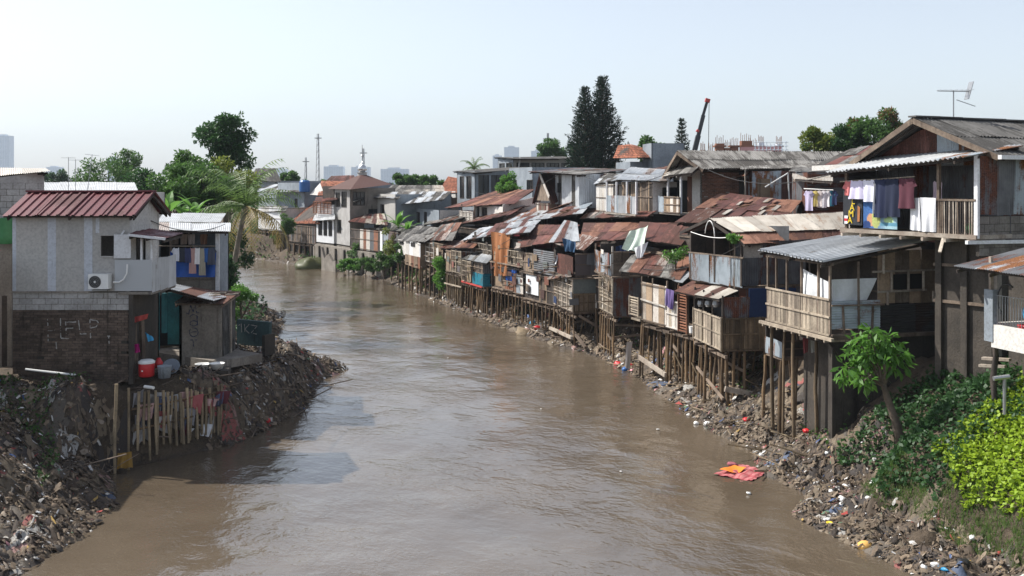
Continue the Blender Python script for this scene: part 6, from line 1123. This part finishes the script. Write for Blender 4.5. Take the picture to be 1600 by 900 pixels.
def banana(base, n, L_, label, group='banana plants'):
    o = empty('banana_plant', base, label, 'banana plant', group); MB().tube([(0,0,-.2),(0.05,0,L_*.5),(0,.0,L_*.9)], [.11,.09,.05], 7).build('stem', M['leafy'], o)
    for k in range(n):
        az = 6.28*k/n+R(-.4,.4); el = R(.5,1.35); m = MB(); c = V((0,0,L_*.85)); w_ = L_*.2; row = []; l_ = L_*R(.7,1.1)
        for j in range(9):
            u = j/8; e = el-u*u*R(.9,1.4); d = V((math.cos(az)*math.cos(e), math.sin(az)*math.cos(e), math.sin(e))); c = c+d*(l_/8 if j else 0); s_ = d.cross(V((0,0,1))).normalized(); ww = w_*.55*math.sin(min(1,u*1.15+.08)*3.05)*.9+.015; row += [c-s_*ww+V((0,0,.25*ww)), c, c+s_*ww+V((0,0,.25*ww))]
        m.add(row, [(j*3+i, j*3+i+1, j*3+i+4, j*3+i+3) for j in range(8) for i in range(2)]); m.build('leaf', M['banana'], o)
for px, d, zt, n, L_, lab in ((262,54,6.0,7,2.1,'banana plant with one upright leaf behind the maroon roof'),(285,55,5.9,7,2.0,'broad banana plant above the white sheet roof'),(305,56,6.0,6,1.9,'banana plant between the white sheet roof and the palm'),(622,93,3.6,8,2.3,'banana plant above the white boarded hut roof'),(637,91,3.6,7,1.8,'smaller banana plant beside the white boarded hut roof')): banana(V((X(px,d), d, zt-L_*.2)), n, L_, lab)
# broad leaved sapling on the near slope
bs = P(1412,668,28.0); bs.z = min(bs.z, gz(bs.x,bs.y))-.1; o = empty('sapling', bs, 'broad leaved sapling with a bare leaning trunk on the near slope', 'tree'); tp = P(1376,585,28.2)-bs
MB().tube([V((0,0,-.2)), tp*.35+V((.05,0,0)), tp*.7, tp], [.13,.12,.10,.07], 9).build('trunk', M['bark'], o, smooth=True); cl = []
for px, py, r_ in ((1365,545,.42),(1345,560,.35),(1325,575,.28),(1360,522,.30),(1390,550,.38),(1402,570,.30),(1350,595,.25),(1385,530,.30),(1320,590,.2),(1365,572,.35),(1340,535,.22),(1408,552,.2)):
    c = P(px,py,28.1+R(-.5,.5))-bs; cl.append((c,r_)); MB().tube([tp*.85, lerp(tp,c,.6)+V((0,0,.08)), c], [.05,.03,.015], 5).build('branch', M['bark'], o)
p, dd = clump_points(640, cl, .5); v, f = leaf_arrays(p, .30, .36, up=.5, out=dd-np.array([0,0,.5]), fold=.25); link('crown', np_mesh('crown', v, f), M['leafg'], o)

# ------------------------------------------------------------------ ground cover
def scatter(n, x0, x1, y0, y1, cond):
    x = RNG.uniform(x0,x1,n*3); y = RNG.uniform(y0,y1,n*3); k = cond(x,y); x, y = x[k][:n], y[k][:n]; return x, y, ground_z(x,y)
def cover(name, label, n, reg, cond, size, mat, hgt, asp=.7, up=1.2):
    x, y, z = scatter(n, *reg, cond); bump = fbm(x*1.3, y*1.3, 3)*hgt*1.5
    p = np.stack([x, y, z+np.abs(bump)+RNG.uniform(0,1,len(x))**.6*hgt], 1); v, f = leaf_arrays(p, size, asp, up=up); o = link(name, np_mesh(name, v, f), mat, kind='stuff'); return tag(o, label, 'ground cover')
er = lambda x, y: x-xr(y)
wob = lambda x, y: fbm(x*.9, y*.9, 3)*1.6
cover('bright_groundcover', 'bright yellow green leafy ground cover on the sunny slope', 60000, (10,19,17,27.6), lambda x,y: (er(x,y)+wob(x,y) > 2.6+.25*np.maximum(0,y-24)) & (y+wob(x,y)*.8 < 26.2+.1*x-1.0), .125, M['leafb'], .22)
cover('slope_vines', 'dark green vines covering the slope under the porch', 13000, (9.5,18,24.5,30.6), lambda x,y: (er(x,y)+wob(x,y) > 2.3) & (y+wob(x,y)*.8 > 25.4+.1*x-1.2), .15, M['leafd'], .25)  # vines take a darker leaf colour than the ground cover beside them
cover('bank_weeds', 'scattered weeds on the bank below the maroon roof house', 2600, (-19,-11,26,32), lambda x,y: (xl(y)-x > 1.6) & (fbm(x*.7+3,y*.7,3) > .03), .11, M['leaf'], .2)
cover('stilt_weeds', 'green weeds growing among the stilts of the shacks', 5200, (-8,12,30,75), lambda x,y: (er(x,y) > 1.6) & (er(x,y) < 5) & (fbm(x*.6+8,y*.6,3) > .06), .15, M['leaf'], .35)
cover('far_bank_weeds', 'low weeds along the far river bend', 5000, (-40,-2,75,125), lambda x,y: (er(x,y) > .8) & (er(x,y) < 5) & (fbm(x*.4+8,y*.4,3) > -.02), .3, M['leaf'], .5); cover('upstream_weeds', 'undergrowth along the bank upstream of the platform', 6000, (-40,-12,50,105), lambda x,y: (xl(y)-x > 1.2) & (xl(y)-x < 9), .3, M['leafd'], .8)
x, y, z = scatter(16000, 8.5, 13.5, 21, 28.5, lambda x,y: (er(x,y)+wob(x,y)*.7 > 1.75) & (er(x,y)+wob(x,y)*.7 < 3.4) & (fbm(x*1.1,y*1.1,3) > -.16)); n = len(x); a = RNG.uniform(0,6.28,n); hh = RNG.uniform(.08,.26,n); b = np.stack([x,y,z-.02],1); sd = np.stack([np.cos(a),np.sin(a),0*a],1)*.009; tp = b+np.stack([RNG.normal(0,.07,n),RNG.normal(0,.07,n),hh],1)
tag(link('grass', np_mesh('grass', np.stack([b-sd,b+sd,tp],1).reshape(-1,3), np.arange(3*n).reshape(n,3)), M['grass'], kind='stuff'), 'short green grass on the mud bank below the bright ground cover', 'grass')

# ------------------------------------------------------------------ rubbish
PAL = np.array([(.085,.06,.042),(.12,.088,.062),(.05,.038,.03),(.155,.115,.08),(.075,.062,.052),(.18,.135,.092),(.05,.043,.038),(.22,.17,.12),(.27,.22,.17),(.55,.53,.50),(.68,.67,.66),(.35,.06,.05),(.06,.10,.22),(.5,.25,.27),(.12,.2,.13),(.45,.3,.1)]); PW = np.array([14,15,9,14,7,10,5,6,4,1.6,.8,.35,.35,.25,.2,.25])
def debris(name, label, n, reg, cond, smin, smax, lift=.06, bright=1., dk=1.):
    x, y, z = scatter(n, *reg, cond); n = len(x); w_ = PW.copy(); w_[9:] *= bright; k = RNG.choice(len(PAL), n, p=w_/w_.sum()); col = PAL[k]*RNG.uniform(.75,1.3,(n,1))*dk
    s = RNG.uniform(0,1,(n,1))**3.2*(smax-smin)+smin; asp = RNG.uniform(.14,.6,(n,1)); a = RNG.uniform(0,6.28,n); h_ = .05
    sx = (ground_z(x+h_,y)-ground_z(x-h_,y))/(2*h_); sy = (ground_z(x,y+h_)-ground_z(x,y-h_))/(2*h_); sx, sy = np.clip(sx,-.8,.8), np.clip(sy,-.8,.8)
    ca, sa = np.cos(a), np.sin(a); ex = np.stack([ca,sa,sx*ca+sy*sa+RNG.normal(0,.12,n)],1)*s; ey = np.stack([-sa,ca,-sx*sa+sy*ca+RNG.normal(0,.12,n)],1)*s*asp
    c = np.stack([x,y,z+RNG.uniform(0,1,n)**1.5*lift*2.2],1); vs = []; K = 4; dome = RNG.uniform(.04,.30,n)*np.sqrt(asp[:,0])
    for jv in range(K):
        for iu in range(K):
            u, v = iu/(K-1)-.5, jv/(K-1)-.5; ed = max(abs(u),abs(v))*2; zz = dome*(1-ed)*1.3-.05+RNG.normal(0,.09,n)*np.sqrt(asp[:,0]); sh = 1-.25*(abs(u*v)*4)
            vs.append(c+ex*(u*sh+RNG.normal(0,.07,(n,1)))+ey*(v*sh+RNG.normal(0,.07,(n,1)))+np.stack([0*x,0*x,zz*s[:,0]],1))
    v = np.stack(vs,1).reshape(-1,3); q = np.array([(j*K+i,j*K+i+1,j*K+K+i+1,j*K+K+i) for j in range(K-1) for i in range(K-1)]); f = (np.arange(n)[:,None,None]*K*K+q[None]).reshape(-1,4)
    o = link(name, np_mesh(name, v, f, np.repeat(col,16,0)), M['debris'], kind='stuff', smooth=True); return tag(o, label, 'rubbish')
el = lambda x, y: xl(y)-x
debris('rubbish_heap', 'rubbish covered slope below the maroon roof house', 16000, (-18,-10.5,20,31.5), lambda x,y: (el(x,y) > -.1) & (el(x,y) < 5.5), .035, .3, .1, 1.6, .85)
debris('rubbish_heap', 'dark rubbish heap spilling from the platform into the water', 17000, (-13.5,-7.8,33.6,51), lambda x,y: (el(x,y) > -.15) & (el(x,y) < 3.6), .04, .32, .10, 1.6, .9)
debris('rubbish_heap', 'muddy rubbish bank at the foot of the nearest stilts', 19000, (6,13,21,40), lambda x,y: (er(x,y) > -.15) & (er(x,y) < 3.4) & (fbm(x,y,3)*3+2.4 > er(x,y)*.9) & ~((y < 29) & (er(x,y) > 2.1)), .03, .24, .07, 1.3, .85)
debris('rubbish_heap', 'rubbish strewn under the stacked shacks', 16000, (-8,10,39,78), lambda x,y: (er(x,y) > -.1) & (er(x,y) < 3.6), .08, .42, .08, 1.6)
debris('rubbish_heap', 'pale rubbish line on the far river bend', 3800, (-40,-4,76,122), lambda x,y: (er(x,y) > -.1) & (er(x,y) < 2.2), .12, .6, .05, 3.5); debris('rubbish_heap', 'rubbish mound on the bank beyond the green painted wall', 1800, (-18,-11,51,68), lambda x,y: (el(x,y) > -.1) & (el(x,y) < 3), .1, .5, .25)
# matted cloth and sacking lying over the banks
def matted(name, label, n, reg, cond, s0, s1, dk=1., pale=.08):
    x, y, z = scatter(n, *reg, cond); n = len(x); K = 9; V_ = []; C_o = []
    for i in range(n):
        a = R(0,6.28); s = R(s0,s1); asp = R(.3,.8); u, v = np.meshgrid(np.linspace(-.5,.5,K), np.linspace(-.5,.5,K)); rr = 1+.35*fbm(u*3+i*3.1, v*3+i, 2)*2
        lx = u*s*rr; ly = v*s*asp*rr; px = x[i]+lx*math.cos(a)-ly*math.sin(a); py = y[i]+lx*math.sin(a)+ly*math.cos(a); ed = np.maximum(np.abs(u),np.abs(v))*2; fa = R(0,3.1)
        fold = np.abs(fbm((u*math.cos(fa)+v*math.sin(fa))*7+i*7, (v*math.cos(fa)-u*math.sin(fa))*2.2+i, 3))*.62*s*(.35+.65*(1-ed))
        V_.append(np.stack([px, py, ground_z(px,py)*.5+ground_z(x[i]+0*px,y[i]+0*py)*.0+ground_z(px,py)*.5+fold+.03-.05*ed], -1).reshape(-1,3))
        c = np.array(random.choice([(.11,.082,.058),(.15,.115,.08),(.08,.06,.046),(.19,.15,.105),(.06,.05,.045),(.13,.11,.09)]) if random.random() > pale else random.choice([(.42,.40,.37),(.30,.10,.09),(.10,.13,.2),(.5,.48,.45),(.33,.2,.18)]))*R(.8,1.25)*dk; C_o.append(np.repeat(c[None],K*K,0))
    q = np.array([(j*K+i,j*K+i+1,j*K+K+i+1,j*K+K+i) for j in range(K-1) for i in range(K-1)]); f = (np.arange(n)[:,None,None]*K*K+q[None]).reshape(-1,4)
    return tag(link(name, np_mesh(name, np.concatenate(V_), f, np.concatenate(C_o)), M['debris'], kind='stuff', smooth=True), label, 'rubbish')
matted('matted_rubbish', 'matted cloth and sacking over the slope below the maroon roof house', 420, (-18,-10.5,20,31.5), lambda x,y: (el(x,y) > .0) & (el(x,y) < 5.2), .4, 1.3, .8, .14)
matted('matted_rubbish', 'matted dark cloth over the heap beside the platform', 260, (-13,-7.8,33.8,51), lambda x,y: (el(x,y) > .0) & (el(x,y) < 3.2), .4, 1.2, .75, .1)
matted('matted_rubbish', 'matted brown cloth and mud along the near bank', 620, (6,13,22,42), lambda x,y: (er(x,y) > .0) & (er(x,y) < 3.2) & ~((y < 29) & (er(x,y) > 2.0)), .35, 1.1, .72, .06)
matted('matted_rubbish', 'matted cloth caught under the stacked shacks', 320, (-8,9,42,76), lambda x,y: (er(x,y) > .0) & (er(x,y) < 3.2), .5, 1.5, .8, .12)
# sticks and sludge strands
def sticks(name, label, n, reg, cond, l0, l1, r, mat):
    x, y, z = scatter(n, *reg, cond); m = MB()
    for a, b, c in zip(x, y, z): t = R(0,6.28); L_ = R(l0,l1); m.tube([(a,b,c+.03), (a+math.cos(t)*L_, b+math.sin(t)*L_, c+.03+R(-.1,.35)*L_)], r*R(.6,1.3), 4)
    return tag(m.build(name, mat, kind='stuff'), label, 'sticks')
sticks('driftwood', 'broken sticks caught in the bank below the stilts', 150, (5,10,30,52), lambda x,y: (er(x,y) > .1) & (er(x,y) < 3), .4, 1.5, .025, M['fencepole']); sticks('driftwood', 'broken sticks in the rubbish under the upper shacks', 130, (-8,6,50,78), lambda x,y: (er(x,y) > .1) & (er(x,y) < 3), .6, 2.0, .035, M['wood']); sticks('driftwood', 'dark sticks lying at the foot of the bamboo fence', 90, (-13,-8,28,48), lambda x,y: (el(x,y) > -.2) & (el(x,y) < 1.4), .4, 1.6, .02, M['wood'])
# single pieces one can point at
def lump(name, label, p, s, mat, cat, flat=.6, group=None, seed=0):
    m = MB(); n, k = 14, 9; vs = []; of = R(0,50)
    for i in range(k+1):
        th_ = math.pi*i/k
        for j in range(n): ph = 2*math.pi*j/n; r_ = s*(1+.9*float(fbm(np.array([2.2*math.cos(ph)+of+i*.35]), np.array([2.2*math.sin(ph)+i*.55]), 3)[0])) if 0 < i < k else s; vs.append((r_*math.sin(th_)*math.cos(ph), r_*math.sin(th_)*math.sin(ph)*.8, r_*math.cos(th_)*flat))
    fs = [(i*n+j, (i+1)*n+j, (i+1)*n+(j+1)%n, i*n+(j+1)%n) for i in range(k) for j in range(n)]; o = m.add(vs, fs).build(name, mat, smooth=True); o.location = p; o.rotation_euler = (R(-.3,.3),R(-.3,.3),R(0,6)); return tag(o, label, cat, group)
def on(px, py, dz=.04):   # where the sight line through this photo pixel meets the bank
    lo, hi = 15., 130.
    for d in np.arange(20, 130, .08):
        p = P(px, py, d)
        if p.z <= max(0, gz(p.x, p.y))+.01: return V((p.x, p.y, max(0, gz(p.x, p.y))+dz))
    return P(px, py, 60)
for px, py, s in ((1300,770,.10),(1309,768,.09),(1322,765,.13),(1315,782,.12),(1316,790,.09),(1292,713,.08),(1366,760,.14),(1291,815,.11),(1357,783,.09),(1088,663,.10),(1105,664,.16),(1190,713,.11)): lump('foam_lump', 'dirty white foam lump washed up on the mud by the near bank', on(px,py), s, M['whitepl'], 'foam', .6, 'foam lumps on the mud')
for px, py, s, mt, lab in ((966,571,.26,'red','largest red plastic bag at the water edge under the shacks'),(984,574,.24,'red','red and orange plastic bag beside the largest red one'),(978,578,.22,'blue','blue plastic bag among the red bags at the water edge'),(1166,658,.16,'red','crumpled red cloth on the muddy bank'),(1240,634,.12,'red','small scarlet scrap high on the muddy bank'),(1257,647,.10,'red','scarlet wrapper beside the grey strap on the bank'),(840,515,.28,'red','red bundle at the foot of the dark sheet shack'),(832,506,.25,'sky_blue','turquoise bag caught in the poles of the dark sheet shack'),(418,662,.14,'red','red ball lying on the rubbish heap edge'),(478,552,.16,'sky_blue','bright blue bag on the rubbish spit'),(1262,676,.15,'red','pink plastic tub half buried in the bank'),(1519,848,.10,'whitepl','white wrapper on the mud below the grass'),(1460,888,.12,'whitepl','pale plastic cup at the water edge by the mud lump'),(1445,889,.09,'whitepl','white foam plate scrap beside the pale cup')): lump('plastic_bag', lab, on(px,py), s, M[mt], 'plastic', .6)
lump('mud_boulder', 'big dark clod of mud and roots at the near water edge', on(1445,850,-.05), .42, M['ground'], 'boulder', .75); lump('mossy_mound', 'mossy green mound in the water below the retaining wall', V((X(487,107),107,.1)), 2.0, leafmat('moss', (.045,.05,.018), (.08,.085,.025), .05), 'mound', .5)
lump('pale_rock', 'pale sandy rock at the waterline under the dark sheet shack', on(818,522,.05), .6, M['fencepole'], 'rock', .35)
o = lath('gourd', [(0,-.16),(.09,-.14),(.14,-.05),(.15,.05),(.11,.16),(.04,.21),(0,.22)], cmat('gourd_skin', (.62,.36,.10)), V((X(1350,24.6),24.6,.05)), 'orange gourd floating in the shallow water', 'gourd', (1.5,.1,1.3))
o = lath('yellow_bottle', [(0,0),(.05,0),(.05,.14),(.02,.18),(.02,.22),(0,.22)], M['gold'], on(1293,820,.05), 'small yellow bottle lying by the white foam', 'bottle', (1.4,0,.5)); o = lath('plastic_bottle', [(0,0),(.045,0),(.045,.2),(.018,.26),(.018,.3),(0,.3)], M['sky_blue'], on(1467,891,.06), 'pale blue plastic bottle on the mud near the cup', 'bottle', (1.4,0,.3)); lump('rubbish_bag', 'black rubbish bag on the mud beside the bottle', on(1505,885,.05), .2, M['black'], 'bag', .5)
for px, py, s in ((970,738,.045),(1028,672,.06),(845,640,.04),(700,560,.05),(1170,772,.08),(640,520,.06)): lump('floating_scrap', 'small pale scrap drifting on the open river', V((X(px,CH*F/(py-HY)),CH*F/(py-HY),.03)), s, M['whitepl'], 'scrap', .35, 'scraps drifting on the river')
# blanket in the shallows
nu, nv = 26, 14; vs = []; cs = []; b0, b1, b2, b3 = V((X(1114,30.9),30.9,.0)), V((X(1160,31.9),31.9,.05)), V((X(1197,30.9),30.9,.06)), V((X(1175,30.2),30.2,-.01))
for j in range(nv+1):
    for i in range(nu+1):
        u, v = i/nu, j/nv; p = lerp(lerp(b0,b3,u), lerp(b1,b2,u), v); k = (math.sin(u*21+v*3)*.5+math.sin(v*17+u*7)*.5)*.035+.05*math.sin(u*3.1)*math.sin(v*3.1); vs.append(tuple(p+V((R(-.02,.02),R(-.02,.02),k+R(0,.015)))))
        s_ = (int(u*26) % 4 == 0) or (int(v*14) % 5 == 0); cs.append((.30,.05,.06) if s_ else (.42,.15,.15))
tag(link('blanket', np_mesh('blanket', np.array(vs), np.array([(j*(nu+1)+i, j*(nu+1)+i+1, (j+1)*(nu+1)+i+1, (j+1)*(nu+1)+i) for j in range(nv) for i in range(nu)]), np.array(cs)), M['print'], smooth=True), 'pink checked blanket lying half in the shallow water', 'blanket')
t = V((X(1124,31.05),31.05,.10)); cloth('cloth', 'folded orange cloth on top of the pink checked blanket', 'cloth', t, t+V((.55,.35,.05)), t+V((.35,-.3,-.02)), t+V((.85,.0,.03)), cmat('cloth_orange', (.75,.2,.02)), .04, 1, 12, 8)
t = V((X(1150,31.6),31.6,.05)); lump('pillow', 'rolled pink checked bolster on the blanket', t+V((-.1,0,.05)), .17, cmat('cloth_bolster', (.30,.09,.11)), 'bolster', .5)
for px, py, d, lab in ((1095,600,41.5,'grey pipe slanting out of the rubbish under the bamboo stilt hut'),(1068,585,43.5,'pale plank slanting under the board hut stilts')): tag(MB().bar(P(px-14,py-34,d), P(px+12,py+20,d-.4), .12, .05).build('plank', M['fencepole']), lab, 'plank')
# slanting loose props beneath the front stilts
for k in range(16): px = R(1010,1240); d = lerp(46.5,36.5,(px-1010)/230)+R(.2,1.4); b = V((X(px,d),d,gz(X(px,d),d)-.1)); tag(pole('prop', None, b, b+V((R(-.7,.7),R(-.5,.5),R(1.3,2.3))), .04, M['stilt']), 'thin bamboo prop leaning under the stilt huts', 'pole', 'loose props under the stilt huts')
for k in range(26):
    px = R(700,985); d = float(np.interp(px,[690,760,830,900,960,1000],[76,69,62,56,52,47.5]))+R(.2,1.5); b = V((X(px,d),d,gz(X(px,d),d)-.1)); tag(pole('prop', None, b, b+V((R(-.5,.5),R(-.4,.4),R(1.2,2.4))), .05, random.choice([M['stilt'],M['bamboo_d']])), 'bamboo prop standing under the stacked shacks', 'pole', 'loose props under the stacked shacks')

# sagging cables
for k, (a, b, lab) in enumerate(((P(1400,232,33),P(1100,262,53),'long black cable sagging from the balcony house to the brick house'),(P(1062,262,53),P(905,272,68),'black cable sagging from the brick house to the grey zinc house'),(P(880,268,69),P(742,300,84),'thin black cable over the white walled rust roof house'),(P(1165,378,39),P(1004,420,47),'black cable drooping from the zinc loft to the board hut'),(P(236,345,34.6),P(352,350,41),'thin cable from the maroon ridge to the white sheet roof'),(P(800,372,63),P(700,385,75),'thin cable along the fronts of the stacked shacks'))):
    tag(MB().tube([lerp(a,b,t)+V((0,0,-(a-b).length*.05*4*t*(1-t))) for t in np.linspace(0,1,13)], .016, 5).build('cable', M['wire']), lab, 'cable')
# ------------------------------------------------------------------ skyline
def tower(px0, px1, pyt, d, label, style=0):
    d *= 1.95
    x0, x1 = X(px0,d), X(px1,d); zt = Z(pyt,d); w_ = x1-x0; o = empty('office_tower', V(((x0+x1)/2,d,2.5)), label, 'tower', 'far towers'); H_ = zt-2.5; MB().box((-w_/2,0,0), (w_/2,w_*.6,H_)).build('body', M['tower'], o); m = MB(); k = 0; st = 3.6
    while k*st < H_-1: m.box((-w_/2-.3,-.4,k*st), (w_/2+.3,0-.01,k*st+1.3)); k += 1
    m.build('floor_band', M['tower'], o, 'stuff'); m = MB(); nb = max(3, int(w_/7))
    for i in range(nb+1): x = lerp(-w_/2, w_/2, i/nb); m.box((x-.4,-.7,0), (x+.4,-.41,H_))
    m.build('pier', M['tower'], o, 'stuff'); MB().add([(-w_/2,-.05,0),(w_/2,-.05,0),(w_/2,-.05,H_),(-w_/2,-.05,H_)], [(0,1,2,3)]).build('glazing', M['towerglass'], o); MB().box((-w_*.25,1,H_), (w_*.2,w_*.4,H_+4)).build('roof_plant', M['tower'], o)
for a in ((-8,15,212,1500,'tall slim pale tower at the edge of the skyline'),(72,94,261,1800,'small stepped far tower beyond the block house'),(168,184,247,1700,'far tower behind the ragged tree'),(430,448,264,1900,'far low tower behind the dark ridge roof'),(506,536,260,1500,'wide far office block beside the radio mast'),(549,577,261,1500,'far office block behind the dome finial'),(595,637,264,1400,'widest plain far office block'),(788,811,230,1500,'paired far tower above the terrace house'),(830,852,236,1500,'second paired far tower behind the small tree'),(866,886,236,1600,'far tower between the small tree and the pines'),(770,784,243,1500,'low far tower at the terrace house edge')): tower(*a)
def mast(px, pyt, d, label, w_=1.2):
    b = V((X(px,d),d,2.5)); H_ = Z(pyt,d)-2.5; o = empty('radio_mast', b, label, 'mast'); 
    for sx, sy in ((-1,-1),(1,-1),(0,1)): MB().tube([(sx*w_*.5,sy*w_*.4,0),(sx*w_*.15,sy*w_*.12,H_)], .07, 4).build('leg', M['steel'], o)
    m = MB(); k = 0
    while k < H_/1.5-1: z0, z1 = k*1.5, (k+1)*1.5; f0, f1 = lerp(.5,.15,z0/H_)*w_, lerp(.5,.15,z1/H_)*w_; m.bar((-f0,-f0*.8,z0), (f1,-f1*.8,z1), .05, .05); m.bar((f0,-f0*.8,z0), (0,f1*.8,z1), .05, .05); k += 1
    m.build('bracing', M['steel'], o, 'stuff'); MB().bar((-.8,0,H_-1), (.8,0,H_-1), .2, .2).build('antenna', M['steel'], o)
mast(497,209,230,'tall thin lattice radio mast above the tile roofs'); mast(478,246,240,'shorter thin mast beside the tall radio mast',.9); mast(568,232,220,'thin mast behind the dome finial',.9); mast(856,208,170,'slim mast above the small tree behind the terrace house',.7)
b = P(1086,236,160); o = empty('mobile_crane', V((b.x,b.y,2.6)), 'telescopic crane boom with red tip above the roofs', 'crane'); q_ = lambda px, py: P(px,py,160)-V((b.x,b.y,2.6))
MB().bar(q_(1062,330), q_(1091,212), .75, .75).build('boom_base', M['cranegrey'], o); MB().bar(q_(1090,216), q_(1099,180), .58, .58).build('boom_section', M['cranegrey'], o); MB().bar(q_(1098,182), q_(1105,158), .42, .42).build('boom_section', M['cranegrey'], o); MB().bar(q_(1102,156), q_(1109,158), .6, .6).build('boom_head', M['cranered'], o); MB().bar(q_(1089,206), q_(1091,203), .85, .4).build('collar', M['cranered'], o); MB().tube([q_(1108,160), q_(1107,232)], .05, 4).build('hoist_rope', M['wire'], o); MB().box(tuple(q_(1040,330)-V((0,2,8))), tuple(q_(1075,330)+V((0,2,0)))).build('carrier', M['cranered'], o)
for k, (px, pt, w_, mt) in enumerate(((1124,214,1.2,'rebar'),(1136,221,.9,'rebar'),(1147,217,1.1,'rebar'),(1165,210,1.5,'rebar'),(1176,218,1.2,'rebar'),(1189,213,.8,'tower'),(1217,215,.8,'tower'),(1110,226,.7,'rebar'),(1098,224,.7,'rebar'))):
    d = 150; b = V((X(px,d),d,2.6)); H_ = Z(pt,d)-2.6; o = empty('column_under_construction', b, ['rust red formwork column','short rust red column','rust red column with bare rebar','tallest rust red formwork column','stout rust red column','plain grey column by the scaffold','far plain grey column at the scaffold end','low rust column near the crane','thin low column beside the crane rope'][k]+' on the building site', 'column', 'building site columns'); MB().box((-w_/2,-w_/2,0), (w_/2,w_/2,H_-1)).build('shaft', M['rebar' if mt == 'rebar' else 'tower'], o); m = MB()
    for sx in (-.4,0,.4):
        for sy in (-.4,.4): m.bar((sx*w_,sy*w_,H_-1), (sx*w_+R(-.05,.05),sy*w_,H_+R(-.2,.3)), .06, .06)
    m.build('rebar', M['rebar'], o, 'stuff')
    for j in range(int(H_/2.2)): MB().box((-w_*.7,-w_*.7,j*2.2+1), (w_*.7,w_*.7,j*2.2+1.25)).build('formwork_clamp', M['rebar'], o)
o = empty('scaffold', V((X(1185,148),148,2.6)), 'pale tube scaffold frame on the building site', 'scaffold'); 
for k in range(9): x = X(1180+k*6,148)-X(1185,148); MB().tube([(x,0,0),(x,0,Z(222+R(-2,4),148)-2.6)], .06, 4).build('standard', M['tower'], o)
for k in range(4): zz = Z(240-k*6,148)-2.6; MB().tube([(X(1178,148)-X(1185,148),0,zz),(X(1232,148)-X(1185,148),0,zz)], .05, 4).build('ledger', M['tower'], o)
m = MB().box((X(1160,149)-X(1185,149),1,Z(238,149)-2.6), (X(1225,149)-X(1185,149),1.2,Z(229,149)-2.6)); m.build('safety_net', cmat('cloth_net', (.55,.3,.3)), o)
# ------------------------------------------------------------------ hazy air
g = bpy.data.materials.new('hazy_air'); g.use_nodes = True; t_ = g.node_tree; t_.nodes.remove(t_.nodes['Principled BSDF']); pv = t_.nodes.new('ShaderNodeVolumePrincipled'); pv.inputs['Color'].default_value = (.78,.88,1,1); pv.inputs['Density'].default_value = .00018; pv.inputs['Anisotropy'].default_value = 0
t_.links.new(pv.outputs[0], t_.nodes['Material Output'].inputs['Volume'])
hz = MB().box((-2950,-290,-4), (2950,3980,190)).build('haze', g, kind='stuff'); tag(hz, 'pale humid haze filling the air over the river', 'haze')
